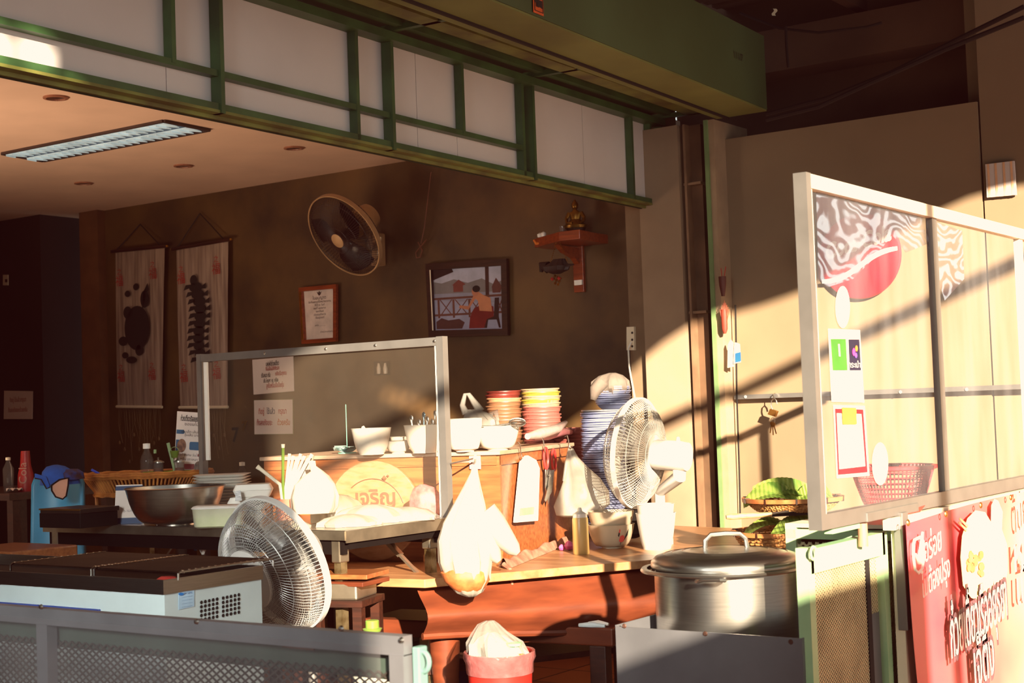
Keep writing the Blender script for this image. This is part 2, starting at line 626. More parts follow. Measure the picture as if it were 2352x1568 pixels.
# ragged cobwebs / plastic scraps under the roof
# unseen wall added across the alley, its openings shaped to mask the sun
op = MB()
op.bx(2.0, 2.02, -6, -2.5, 0, 7).bx(2.0, 2.02, -2.5, -1.4, 0, 4.14).bx(2.0, 2.02, -2.5, -1.4, 4.27, 7).bx(2.0, 2.02, -2.385, -2.355, 4.14, 4.27).bx(2.0, 2.02, -2.25, -2.22, 4.14, 4.27).bx(2.0, 2.02, -2.22, -1.4, 4.165, 4.27).bx(2.0, 2.02, -2.15, -1.4, 4.14, 4.165).bx(2.0, 2.02, -1.4, 0.62, 0, 2.06)
op.bx(2.0, 2.02, -1.4, 9, 4.2, 7).bx(2.0, 2.02, -1.4, -0.38, 3.66, 4.2).bx(2.0, 2.02, 0.10, 9, 3.66, 4.2)
for i in range(8):
    ya, yb2 = -0.38 + 0.06 * i, -0.38 + 0.06 * (i + 1)
    zc_ = 4.10 - 0.40 * (i + 0.5) / 8
    tk = 0.014 + 0.032 * math.sin(PI * (i + 1.0) / 9)
    op.bx(2.0, 2.02, ya, yb2, 3.66, zc_ - tk).bx(2.0, 2.02, ya, yb2, zc_ + tk, 4.2)
op.build('wall_sun_mask', m_beige, kind='structure')
struct(MB().bx(-8, 1.6, -3.3, -3.2, 0, 5.0).build('wall_sky_block', m_darkwall))  # unseen wall added behind the camera to cut sky light
# unseen scalloped valance and pole added to cast shadows on the wall
aw = MB()
pts = []
N = 60
for i in range(N + 1):
    y = -1.45 + 10.5 * i / N
    pts.append((y, 3.50 + 0.05 * math.sin(i * 0.9) + 0.05 * math.sin(i * 0.37 + 1) - 0.02 * i / N))
for (ya, za), (yb_, zb_) in zip(pts, pts[1:]):
    aw.add([(1.98, ya, za), (1.98, yb_, zb_), (1.98, yb_, 3.68), (1.98, ya, 3.68)], [(0, 1, 2, 3)])
tag(aw.build('shade_awning', mat('awning_canvas', (110, 90, 70))), 'unseen canvas valance added opposite the stall to cast a wavy shadow edge', 'shade_awning', kind='structure')
tag(MB().tube([(1.9, -1.4, 3.15), (1.9, 9, 3.15)], 0.035).build('shade_pole', m_alu), 'unseen metal pole added opposite the stall to cast a shadow band', 'pole', kind='structure')
tag(MB().bx(1.9, 1.93, 0.9, 0.95, 0, 3.4).build('shade_post', m_alu), 'unseen metal post by the added wall opposite', 'post', kind='structure')

# ------------------------------------------------------------------ ceiling fittings
lt = thing('ceiling_light', 'long recessed fluorescent light with silver louvres in the shop ceiling', 'ceiling light', onZ(240, 320, ZC - 0.01))
k = [onZ(5, 350, ZC), onZ(100, 367, ZC), onZ(480, 296, ZC), onZ(375, 275, ZC)]
f = quadmap(k[0], k[3], k[1], k[2])  # u along, v across
fm = MB()
for (a, b, c_, d) in ((0, 1, -0.03, 0.03), (0, 1, 0.97, 1.03)):
    fm.slab([f(a, c_) , f(b, c_), f(b, d), f(a, d)], (0, 0, -0.012))
for (a, b) in ((-0.01, 0.008), (0.992, 1.01)):
    fm.slab([f(a, 0), f(b, 0), f(b, 1), f(a, 1)], (0, 0, -0.012))
fm.build('frame', mat('dark_frame', (60, 44, 40)), lt, world=True)
MB().slab([f(0, 0), f(1, 0), f(1, 1), f(0, 1)], (0, 0, -0.003)).build('reflector', mat('lamp_reflector', (40, 60, 84), rough=0.3, emit=0.12), lt, world=True)
for r in range(2):
    v0, v1, v2 = 0.05 + r * 0.5, 0.27 + r * 0.5, 0.47 + r * 0.5
    lv = MB()
    dz_ = Vector((0, 0, -0.012))
    lv.slab([f(0.01, v0) + dz_, f(0.99, v0) + dz_, f(0.99, v1) + dz_, f(0.01, v1) + dz_], (0, 0, 0.004))
    for i in range(22):
        u_, w_ = 0.012 + i * 0.0444, 0.0444
        lv.slab([f(u_, v1) + dz_, f(u_ + w_, v1) + dz_, f(u_ + w_ * 0.5, v2) + dz_], (0, 0, 0.004))
        lv.bar(f(u_ + w_ * 0.02, v0) + dz_ * 1.4, f(u_ + w_ * 0.02, v1) + dz_ * 1.4, 0.004, 0.006)
    lv.build('louvre', mat('lamp_louvre', (182, 202, 212), rough=0.3, emit=0.42, var=0.2, scale=8), lt, world=True)

dl0 = thing('downlight', 'round recessed downlight beside the left end of the long ceiling light', 'downlight', onZ(128, 223, ZC), group='recessed downlights in the shop ceiling')
MB().lathe([(0.052, 0), (0.052, -0.006), (0.040, -0.008), (0.038, 0)], seg=28).build('ring', mat('downlight_ring', (150, 100, 78), rough=0.4), dl0)
MB().lathe([(0.0, -0.001), (0.038, -0.001)], seg=24).build('lamp', mat('downlight_dark', (70, 40, 30), rough=0.5), dl0)
for (a, b, l) in ((421, 380, 'round recessed downlight in mid ceiling between the long light and the wall'), (675, 339, 'round recessed downlight closest to the green transom rail'), (192, 420, 'round recessed downlight nearest the hanging scrolls')):
    dup(dl0, onZ(a, b, ZC), label=l)
l2 = thing('ceiling_light', 'small glowing corner of a ceiling light in the dark back room', 'ceiling light', onY(185, 544, 7.5))
MB().slab([onY(148, 545, 7.5), onY(211, 538, 7.5), onY(211, 550, 7.5), onY(190, 551, 7.5)], (0, 0.02, 0)).build('reflection_patch', mat('lamp_reflection_glow', (150, 175, 175), emit=0.5), l2, world=True)  # glowing sheet imitates the ceiling light's reflection

# ------------------------------------------------------------------ things on the back wall
Ux, Uz = Vector((1, 0, 0)), Vector((0, 0, 1))


def wallpt(px, py, off=0.0, Y=YB):
    return onY(px, py, Y - off)


def wquad(tl, tr, bl, br, off, Y=YB):
    return quadmap(wallpt(*bl, off, Y), wallpt(*br, off, Y), wallpt(*tl, off, Y), wallpt(*tr, off, Y))


def frame_from(q, w, d, mb=None):
    """mitred frame bars round quad q, width w (fraction pairs in metres), thickness d towards viewer"""
    mb = mb or MB()
    P = [q(0, 0), q(1, 0), q(1, 1), q(0, 1)]
    cen = (P[0] + P[1] + P[2] + P[3]) / 4
    I = []
    for i in range(4):
        a = (P[(i + 1) % 4] - P[i]).normalized()
        b = (P[i - 1] - P[i]).normalized()
        I.append(P[i] + (a + b) * w)
    for i in range(4):
        j = (i + 1) % 4
        mb.slab([P[i], P[j], I[j], I[i]], (0, -d, 0))
    return mb, I


def flat(q, pts, off=0.0):
    return [q(u, v) + Vector((0, -off, 0)) for u, v in pts]


def ell(cu_, cv, ru, rv, n=24, a0=0, a1=2 * PI):
    return [(cu_ + ru * math.cos(a0 + (a1 - a0) * i / n), cv + rv * math.sin(a0 + (a1 - a0) * i / n)) for i in range(n)]


# painting
pt = thing('framed_painting', 'dark framed painting of a seated woman by the water on the back wall', 'painting', wallpt(1078, 770))
q = wquad((982, 606), (1168, 594), (990, 774), (1171, 770), 0.02)
mb, I = frame_from(q, 0.035, 0.02)
mb.build('frame', m_woodD, pt, world=True)
MB().slab([p + Vector((0, -0.021, 0)) for p in (I[0] + Vector((-0.006, 0, 0)), I[0] + Vector((0.001, 0, 0)), I[3] + Vector((0.001, 0, 0)), I[3] + Vector((-0.006, 0, 0)))], (0, -0.002, 0)).build('gilt_edge', m_cream, pt, world=True)
q = quadmap(I[0], I[1], I[3], I[2])


def layer(q, pts, off, name, col, parent, **k):
    return MB().poly(flat(q, pts, off)).build(name, mat('paint_' + name + '_%d_%d_%d' % col, col, rough=0.8, var=0.12, scale=14), parent, world=True)


R4 = [(0, 0), (1, 0), (1, 1), (0, 1)]
layer(q, R4, 0.0, 'canvas', (176, 176, 196), pt)
layer(q, [(0, 0.52), (1, 0.52), (1, 0.78), (0.86, 0.72), (0.7, 0.82), (0.5, 0.76), (0.3, 0.83), (0.12, 0.77), (0, 0.8)], 0.001, 'treeline', (122, 116, 118), pt)
layer(q, [(0, 0.42), (1, 0.42), (1, 0.6), (0, 0.6)], 0.0012, 'water', (140, 140, 160), pt)
layer(q, [(0, 0), (1, 0), (1, 0.4), (0, 0.5)], 0.0014, 'deck', (150, 150, 176), pt)
layer(q, [(0, 1), (0.28, 1), (0.3, 0.95), (0, 0.83)], 0.002, 'eave', (44, 18, 16), pt)
layer(q, [(0.75, 0.45), (0.8, 0.45), (0.8, 1), (0.75, 1)], 0.002, 'post', (66, 36, 30), pt)
layer(q, [(0.28, 0.74), (0.37, 0.82), (0.47, 0.74), (0.43, 0.72), (0.43, 0.62), (0.29, 0.62), (0.29, 0.72)], 0.002, 'pavilion', (120, 62, 54), pt)
layer(q, [(0.84, 0.68), (0.9, 0.82), (0.98, 0.68), (0.96, 0.58), (0.85, 0.58)], 0.002, 'temple', (96, 56, 50), pt)
rl = MB()
for v in (0.5, 0.23):
    rl.poly(flat(q, [(0, v), (1, v + 0.02), (1, v + 0.055), (0, v + 0.035)], 0.0025))
for u in (0.05, 0.27, 0.5, 0.88):
    rl.poly(flat(q, [(u, 0.2), (u + 0.03, 0.2), (u + 0.03, 0.5), (u, 0.5)], 0.0027))
for u0_, u1_ in ((0.08, 0.27), (0.3, 0.5), (0.52, 0.7), (0.9, 1.0)):
    for s_ in (0, 1):
        a, b = (0.24, 0.5) if s_ else (0.5, 0.24)
        rl.poly(flat(q, [(u0_, a), (u0_ + 0.018, a), (u1_, b), (u1_ - 0.018, b)], 0.0026))
rl.build('balustrade', mat('paint_rail', (104, 62, 50), rough=0.8), pt, world=True)
layer(q, [(0.5, 0.02), (0.72, 0.02), (0.76, 0.16), (0.86, 0.2), (0.86, 0.36), (0.72, 0.42), (0.58, 0.34), (0.52, 0.2)], 0.003, 'skirt', (116, 30, 24), pt)
layer(q, [(0.66, 0.3), (0.84, 0.28), (0.82, 0.5), (0.72, 0.55), (0.66, 0.6), (0.58, 0.56), (0.6, 0.5), (0.64, 0.46)], 0.0032, 'torso', (190, 124, 92), pt)
layer(q, [(0.36, 0.36), (0.5, 0.32), (0.62, 0.52), (0.58, 0.55), (0.5, 0.38), (0.38, 0.4)], 0.0034, 'arm', (184, 118, 88), pt)
layer(q, ell(0.605, 0.61, 0.05, 0.075), 0.0034, 'face', (180, 116, 90), pt)
layer(q, ell(0.622, 0.655, 0.055, 0.055), 0.0036, 'hair', (30, 16, 16), pt)
layer(q, [(0.72, 0.02), (0.76, 0.02), (0.78, 0.15), (0.9, 0.15), (0.93, 0.02), (0.96, 0.02), (0.93, 0.2), (0.94, 0.5), (0.88, 0.5), (0.86, 0.2), (0.72, 0.18)], 0.0029, 'chair', (50, 24, 22), pt)
layer(q, [(0.02, 0.02), (0.4, 0.02), (0.44, 0.12), (0.36, 0.18), (0.2, 0.16), (0.1, 0.2), (0.02, 0.14)], 0.003, 'pots', (78, 44, 40), pt)

# certificate
ct = thing('framed_certificate', 'gold and brown framed certificate on the back wall below the wall fan', 'certificate', wallpt(737, 785))
q = wquad((691, 661), (777, 653), (698, 790), (777, 784), 0.02)
mb, I = frame_from(q, 0.022, 0.02)
mb.build('frame', m_woodA, ct, world=True)
MB().slab([I[0] + Vector((-0.014, -0.021, 0)), I[0] + Vector((-0.006, -0.021, 0)), I[3] + Vector((-0.006, -0.021, 0)), I[3] + Vector((-0.014, -0.021, 0))], (0, -0.003, 0)).build('gilt_edge', m_gold, ct, world=True)
q = quadmap(I[0], I[1], I[3], I[2])
layer(q, R4, 0.0, 'sheet', (214, 196, 186), ct)
tx = MB()
rx = (q(1, 0.5) - q(0, 0.5)).normalized()
text(tx, 'ใบอนุญาต', 0.026, q(0.5, 0.84) + Vector((0, -0.003, 0)), rx, Uz)
for i, s_ in enumerate(('จัดตั้งสถานที่จำหน่ายอาหาร', 'ให้ไว้ ณ วันที่', 'เลขที่ ๑๒/๒๕๖๓', 'ออกให้แก่', 'ประกอบกิจการ', 'ตั้งอยู่เลขที่')):
    text(tx, s_, 0.016, q(0.5, 0.76 - i * 0.065) + Vector((0, -0.003, 0)), rx, Uz)
text(tx, 'ลงชื่อ ...............', 0.014, q(0.5, 0.28) + Vector((0, -0.003, 0)), rx, Uz)
text(tx, 'เจ้าพนักงานท้องถิ่น', 0.013, q(0.72, 0.14) + Vector((0, -0.003, 0)), rx, Uz)
tx.poly(flat(q, [(0.46, 0.91), (0.42, 0.97), (0.47, 0.95), (0.5, 0.985), (0.53, 0.95), (0.58, 0.97), (0.54, 0.91), (0.52, 0.89), (0.48, 0.89)], 0.003))
tx.build('lettering', mat('brown_ink', (74, 52, 50)), ct, world=True)

# paper notices
def notice(name, label, tl, tr, bl, br, lines, border=None):
    t = thing(name, label, 'sign', wallpt((bl[0] + br[0]) / 2, bl[1]))
    q = wquad(tl, tr, bl, br, 0.004)
    MB().slab([q(0, 0), q(1, 0), q(1, 1), q(0, 1)], (0, -0.002, 0)).build('sheet', m_paper, t, world=True)
    rx = (q(1, 0.5) - q(0, 0.5)).normalized()
    uy = (q(0.5, 1) - q(0.5, 0)).normalized()
    by = {}
    for (s_, size, u, v, col, wd) in lines:
        mb = by.setdefault(col, MB())
        text(mb, s_, size, q(u, v) + Vector((0, -0.005, 0)), rx, uy, bold=0.0006, width=wd)
    for col, mb in by.items():
        mb.build('lettering', mat('ink_%d_%d_%d' % col, col, rough=0.8, var=0.02), t, world=True)
    if border:
        mb, _ = frame_from(wquad((tl[0] - 1, tl[1] - 1), (tr[0] + 2, tr[1] - 2), (bl[0] - 1, bl[1] + 1), (br[0] + 2, br[1] + 1), 0.003), 0.006, 0.001)
        mb.build('border', border, t, world=True)
    return t


K_, R_, O_ = (34, 22, 34), (168, 40, 32), (186, 96, 30)
notice('paper_notice', 'white paper notice with five lines of black and red Thai writing, upper of two', (580, 826), (674, 818), (583, 906), (676, 898),
       [('บุฟเฟ่ต์ก๋วยเตี๋ยว', 0.034, 0.5, 0.84, K_, 0.105), ('กินไม่อั้นไม่จำกัดเวลา', 0.03, 0.5, 0.70, R_, 0.11), ('ปรับหมด ครับ', 0.034, 0.33, 0.52, K_, 0.075), ('เหลือปรับทุกชาม', 0.032, 0.7, 0.54, R_, 0.09),
        ('เส้น โหระพา  หมู  เครื่อง', 0.03, 0.45, 0.36, K_, 0.12), ('ลูกชิ้นพร้อมเนื้อเปื่อยตุ๋น', 0.036, 0.55, 0.21, R_, 0.14)])
notice('paper_notice', 'white paper notice with two lines of large Thai writing, lower of two', (584, 919), (672, 917), (585, 997), (673, 996),
       [('ทิชชู่', 0.044, 0.2, 0.66, (176, 70, 30), 0.045), ('ใช้แล้ว', 0.044, 0.45, 0.66, (30, 26, 70), 0.065), ('กรุณา', 0.044, 0.75, 0.66, R_, 0.065),
        ('ทิ้งลงถังขยะ', 0.044, 0.28, 0.33, R_, 0.125), ('ด้วยครับ', 0.044, 0.78, 0.33, O_, 0.10)], border=mat('olive_border', (82, 84, 20)))
t = thing('paper_notice', 'dim white paper notice on the dark partition at the far left', 'sign', onY(42, 962, 5.98))
q = quadmap(onY(9, 962, 5.98), onY(75, 962, 5.98), onY(10, 897, 5.98), onY(76, 898, 5.98))
MB().slab([q(0, 0), q(1, 0), q(1, 1), q(0, 1)], (0, -0.002, 0)).build('sheet', m_paper, t, world=True)
tx = MB()
text(tx, 'ทิชชู่ ใช้แล้วกรุณา', 0.04, q(0.5, 0.68) + Vector((0, -0.004, 0)), Ux, Uz, width=0.17)
text(tx, 'ทิ้งลงถังขยะด้วยครับ', 0.04, q(0.5, 0.32) + Vector((0, -0.004, 0)), Ux, Uz, width=0.2)
tx.build('lettering', m_redink, t, world=True)
t = thing('light_switch', 'small white light switch on the dark partition at the far left', 'switch', onY(14, 655, 5.98))
MB().slab([onY(9, 655, 5.98), onY(20, 655, 5.98), onY(20, 631, 5.98), onY(9, 631, 5.98)], (0, -0.008, 0)).build('plate', m_cream, t, world=True)
MB().slab([onY(13, 648, 5.97), onY(17, 648, 5.97), onY(17, 641, 5.97), onY(13, 641, 5.97)], (0, -0.006, 0)).build('rocker', m_woodD, t, world=True)

# wall clock, pale board in the back room
t = tag(MB().slab([onY(104, 692, 7.68), onY(156, 692, 7.68), onY(157, 592, 7.68), onY(106, 590, 7.68)], (0, -0.01, 0)).bx(0, 0, 0, 0, 0, 0).build('wall_board', mat('dim_board', (120, 96, 70))), 'pale board on the dim back room wall behind the clock', 'board')
t = thing('wall_clock', 'round wall clock with a dark rim in the dim back room', 'clock', onY(108, 635, 7.6))
cc = onY(104, 633, 7.6)
ck = Matrix.Translation(cc) @ Matrix.Rotation(PI / 2, 4, 'X')
MB().lathe([(0.105, 0), (0.125, 0.01), (0.125, 0.03), (0.105, 0.03)], M=ck).build('rim', m_blackp, t, world=True)
MB().lathe([(0, 0.012), (0.106, 0.012)], M=ck).build('dial', mat('clock_face', (120, 98, 74)), t, world=True)
MB().bar(cc + Vector((0, -0.016, 0)), cc + Vector((0.05, -0.016, 0.05)), 0.006).bar(cc + Vector((0, -0.016, 0)), cc + Vector((-0.01, -0.016, 0.085)), 0.005).build('hand', m_ink, t, world=True)
# dark doorway panel in the back room
dd = thing('door_1', 'dark door in the dim back room', 'door', onY(185, 1000, 7.69), kind='structure')
MB().slab([onY(160, 1200, 7.69), onY(214, 1200, 7.69), onY(212, 604, 7.69), onY(157, 604, 7.69)], (0, -0.02, 0)).build('door_leaf', m_woodD, dd, world=True)
t = thing('leaflet_holder', 'faint leaflet holder on the dark back room wall', 'leaflet holder', onY(160, 972, 7.6))
MB().slab([onY(143, 972, 7.6), onY(171, 972, 7.6), onY(172, 918, 7.6), onY(145, 918, 7.6)], (0, -0.01, 0)).build('pocket', mat('dim_leaflet', (74, 62, 40)), t, world=True)
MB().slab([onY(156, 900, 7.6), onY(180, 900, 7.6), onY(180, 884, 7.6), onY(156, 884, 7.6)], (0, -0.01, 0)).build('card', mat('dim_leaflet', (74, 62, 40)), t, world=True)

# hanging scrolls
m_scroll = mat('scroll_cloth', (170, 148, 134), rough=0.85, col2=(124, 104, 94), scale=5, stretch=(8, 1, 0.5))


def scroll(label, tl, tr, bl, br, apex, motif):
    t = thing('hanging_scroll', label, 'scroll', wallpt((bl[0] + br[0]) / 2, bl[1], 0.05))
    off = 0.05
    p0, p1, p2, p3 = [wallpt(*p, off) for p in (bl, br, tl, tr)]
    qq = quadmap(p0, p1, p2, p3)

    def fn(u, v):
        return qq(u, v) + Vector((0, 0.006 * math.sin(u * 19 + 1) * (0.3 + 0.7 * v) + 0.012 * (v - 0.5) ** 2, 0))
    MB().grid(fn, 40, 12).build('cloth', m_scroll, t, smooth=True, world=True)
    a, b = p2 + (p2 - p3).normalized() * 0.03, p3 + (p3 - p2).normalized() * 0.03
    MB().tube([a, b], 0.011, 10).build('top_rod', m_woodD, t, world=True, smooth=True)
    for e_ in (a, b):
        MB().lathe([(0, -0.008), (0.008, -0.006), (0.011, 0), (0.008, 0.006), (0, 0.008)], c=e_, seg=12).build('finial', m_gold, t, world=True, smooth=True)
    MB().tube([p0 + Vector((-0.005, 0, 0.004)), p1 + Vector((0.005, 0, 0.004))], 0.009, 8).build('bottom_rod', m_cream, t, world=True, smooth=True)
    ap = wallpt(*apex, 0.02)
    MB().tube([a + (b - a) * 0.08, ap, a + (b - a) * 0.9], 0.004, 6).build('cord', m_ink, t, world=True)
    rx, uy = (p3 - p2).normalized(), Uz
    for (u, v) in ((0.82, 0.83), (0.82, 0.2), (0.13, 0.8), (0.14, 0.19)):
        sl = MB()
        text(sl, '福', 0.075, qq(u, v) + Vector((0, -0.014, 0)), rx, uy)
        text(sl, '之', 0.045, qq(u, v) + Vector((0, -0.014, 0.06)), rx, uy)
        sl.build('seal_mark', m_redink, t, world=True)
    mo = MB()
    for pts in motif:
        mo.poly([qq(u, v) + Vector((0, -0.015, 0)) for u, v in pts])
    mo.build('ink_drawing', m_ink, t, world=True)
    tsl = MB()
    w = p1 - p0
    rnd = random.Random(len(label))
    for i in range(26):
        u = 0.04 + 0.92 * i / 25
        L = 0.12 + 0.22 * rnd.random()
        s0 = p0 + w * u
        tsl.tube([s0, s0 + Vector((0.02 * rnd.uniform(-1, 1), 0, -L * 0.5)), s0 + Vector((0.03 * rnd.uniform(-1, 1), 0, -L))], 0.0012, 4)
        if i % 3 == 0:
            tsl.lathe([(0, 0), (0.007, 0.008), (0.006, 0.02), (0, 0.03)], c=s0 + Vector((0, 0, -L - 0.02)), seg=8)
    tsl.build('fringe', mat('string_brown', (110, 82, 50)), t, world=True)
    return t


turtle = [ell(0.5, 0.5, 0.27, 0.14), ell(0.66, 0.68, 0.09, 0.055), [(0.6, 0.6), (0.74, 0.74), (0.72, 0.78), (0.62, 0.72)], ell(0.2, 0.42, 0.1, 0.03), ell(0.55, 0.36, 0.09, 0.035),
          ell(0.3, 0.6, 0.09, 0.04), ell(0.48, 0.76, 0.06, 0.022), ell(0.38, 0.3, 0.12, 0.022), ell(0.3, 0.72, 0.06, 0.02), ell(0.24, 0.33, 0.07, 0.02)]
scroll('left of two hanging cloth scrolls, with a round dark ink turtle', (263, 577), (376, 566), (269, 935), (371, 936), (322, 515), turtle)
dragon = []
for i in range(11):
    v = 0.74 - i * 0.045
    u = 0.42 + 0.05 * math.sin(i * 0.6) + i * 0.012
    dragon.append(ell(u, v, 0.13 - 0.003 * i, 0.03))
    dragon.append([(u - 0.1, v), (u - 0.24, v - 0.012), (u - 0.2, v + 0.02), (u - 0.08, v + 0.02)])
    dragon.append([(u + 0.1, v), (u + 0.2, v + 0.02), (u + 0.2, v - 0.016), (u + 0.08, v - 0.01)])
dragon.append(ell(0.38, 0.785, 0.07, 0.032))
scroll('right of two hanging cloth scrolls, with a tall dark ink centipede', (403, 571), (522, 551), (413, 937), (522, 936), (459, 490), dragon)
# gold and dark lucky number on the wall
t = MB()
text(t, '7', 0.075, wallpt(561, 979, 0.03), Ux, Uz, bold=0.004)
tag(t.build('lucky_number', m_gold), 'small gold number seven hanging on the back wall', 'number')
t = MB()
text(t, '7', 0.12, wallpt(540, 1000, 0.01), Ux, Uz, bold=0.003)
tag(t.build('lucky_number', m_ink), 'larger dark number seven on the back wall beside the gold one', 'number')

# ceiling hook wire, wall plugs
t = thing('wire_hook', 'thin wire with a looped hook hanging against the back wall by the fan', 'hook', wallpt(962, 590, 0.05))
a = wallpt(990, 395, 0.06)
MB().tube([a, wallpt(975, 520, 0.05), wallpt(967, 560, 0.04)], 0.003, 5).build('wire', mat('rusty_wire', (110, 66, 48)), t, world=True)
MB().tube([wallpt(980, 550, 0.04), wallpt(967, 565, 0.04), wallpt(955, 580, 0.04), wallpt(957, 592, 0.04), wallpt(966, 590, 0.04), wallpt(970, 575, 0.04), wallpt(960, 556, 0.04)], 0.004, 5).build('hook', MATS['rusty_wire'], t, world=True)
t = thing('wall_socket', 'dark wall socket with two white plugs on the back wall', 'socket', wallpt(877, 856, 0.0))
MB().slab([wallpt(862, 862), wallpt(896, 861), wallpt(895, 829), wallpt(861, 830)], (0, -0.01, 0)).build('plate', mat('dark_plate', (50, 30, 20)), t, world=True)
for px in (870, 885):
    MB().lathe([(0.0, -0.03), (0.011, -0.028), (0.012, 0.0), (0.006, 0.028), (0, 0.03)], c=wallpt(px, 846, 0.03), seg=12).build('plug', m_cream, t, world=True, smooth=True)
# socket on the jamb with cord
t = thing('wall_socket', 'white double socket on the edge of the jamb with a cord hanging down', 'socket', onY(1452, 804, 6.09))
MB().slab([onY(1443, 804, 6.10), onY(1461, 804, 6.10), onY(1460, 750, 6.10), onY(1443, 751, 6.10)], (0, -0.016, 0)).build('plate', m_cream, t, world=True)
for yy in (764, 780, 795):
    MB().lathe([(0, 0), (0.006, 0)], M=Matrix.Translation(onY(1452, yy, 6.082)) @ Matrix.Rotation(PI / 2, 4, 'X'), seg=10).build('socket_hole', m_ink, t, world=True)
MB().tube([onY(1450, 786, 6.07), onY(1443, 800, 6.05), onY(1445, 840, 6.0), onY(1452, 880, 5.95), onY(1458, 912, 5.9)], 0.004, 6).build('cord', m_white, t, world=True)

# altar shelf
xs = X_at(1290)
t = thing('altar_shelf', 'orange brown wooden corner altar shelf high on the back wall', 'shelf', wallpt(1290, 640))
za = wallpt(1300, 548, 0.12).z
x0_, x1_ = X_at(1216, YB - 0.2, 540), X_at(1392, YB - 0.02, 540)
sh = [(x0_, YB - 0.0), (x0_, YB - 0.16), (x0_ + 0.24, YB - 0.30), (x0_ + 0.36, YB - 0.30), (x1_, YB - 0.12), (x1_, YB)]
MB().slab([Vector((a, b, za - 0.032)) for a, b in sh], (0, 0, 0.045)).build('board', m_woodA, t, world=True, bevel=0.004)
xb = X_at(1332, YB, 600)
MB().bx(xb - 0.03, xb + 0.03, YB - 0.02, YB, za - 0.26, za - 0.02).build('back_plate', m_woodA, t, world=True, bevel=0.003)
br_ = [(xb - 0.02, YB - 0.02, za - 0.12), (xb - 0.02, YB - 0.02, za - 0.04), (xb - 0.02, YB - 0.2, za - 0.034), (xb - 0.02, YB - 0.14, za - 0.07), (xb - 0.02, YB - 0.06, za - 0.09)]
MB().slab(br_, (0.03, 0, 0)).build('bracket', m_woodA, t, world=True)
tag(MB().bx(xb - 0.02, xb + 0.025, YB - 0.03, YB - 0.021, za - 0.225, za - 0.2).build('price_tag', m_white), 'small white label on the altar shelf back plate', 'label')
ztop = za + 0.013
# statuette
bu = thing('seated_statuette', 'small dark gold seated figure statuette on the altar shelf', 'statuette', at(1322, 515, (YB - 0.13) / ray(1322, 515).dot(Vector((0, 1, 0))), ztop), rz=math.radians(20))
MB().lathe([(0.052, 0), (0.056, 0.008), (0.046, 0.018), (0.050, 0.03), (0.04, 0.034), (0, 0.034)], seg=24, sy=0.75, cap0=True).build('pedestal', mat('dark_bronze', (56, 34, 20), rough=0.4, metal=0.5), bu, smooth=True)
bd = MB()
bd.loft([(0, 0, 0.032, 0.055, 0.034), (0, 0, 0.045, 0.06, 0.038), (0, 0, 0.056, 0.04, 0.03), (0, 0.004, 0.075, 0.025, 0.018), (0, 0.004, 0.095, 0.03, 0.019), (0, 0.003, 0.108, 0.033, 0.017), (0, 0.002, 0.116, 0.016, 0.012), (0, 0, 0.124, 0.009, 0.009),
         (0, -0.001, 0.13, 0.014, 0.015), (0, -0.001, 0.142, 0.017, 0.018), (0, 0, 0.156, 0.014, 0.015), (0, 0, 0.163, 0.007, 0.008), (0, 0, 0.172, 0.004, 0.004)], seg=20)
bd.tube([(-0.03, 0.002, 0.108), (-0.045, -0.004, 0.08), (-0.038, -0.02, 0.056), (-0.008, -0.034, 0.054)], [0.01, 0.009, 0.008, 0.006], 8)
bd.tube([(0.03, 0.002, 0.108), (0.046, -0.004, 0.08), (0.042, -0.02, 0.06), (0.03, -0.034, 0.05)], [0.01, 0.009, 0.008, 0.006], 8)
bd.build('body', mat('old_gold', (120, 84, 30), rough=0.35, metal=0.8, var=0.35, scale=30), bu, smooth=True)
for px, lb in ((1292, 'small empty drinking glass on the altar shelf, left of two'), (1306, 'small empty drinking glass beside the statuette on the altar shelf')):
    g = MB().lathe([(0.014, 0), (0.018, 0.05), (0.0165, 0.05), (0.0125, 0.003), (0, 0.003)], c=at(px, 515, (YB - 0.12) / ray(px, 515).y, ztop), seg=16, cap0=True)
    tag(g.build('drinking_glass', mat('dim_glass', (150, 130, 120), rough=0.1, clear=0.6), smooth=True), lb, 'glass')
f1 = thing('jasmine_garland', 'white blossoms lying on the left end of the altar shelf', 'garland', at(1243, 540, (YB - 0.15) / ray(1243, 540).y, ztop))
MB().lathe([(0, 0), (0.012, 0.006), (0.013, 0.02), (0, 0.028)], c=(-0.008, 0, 0), seg=10).lathe([(0, 0), (0.012, 0.006), (0.014, 0.024), (0, 0.032)], c=(0.014, 0, 0), seg=10).build('blossom', m_white, f1, smooth=True)
MB().tube([(-0.03, -0.02, -0.01), (-0.01, -0.03, -0.03), (0.02, -0.03, -0.028), (0.03, -0.02, -0.01)], 0.007, 6).build('string', mat('orange_petal', (200, 110, 40)), f1, smooth=True)
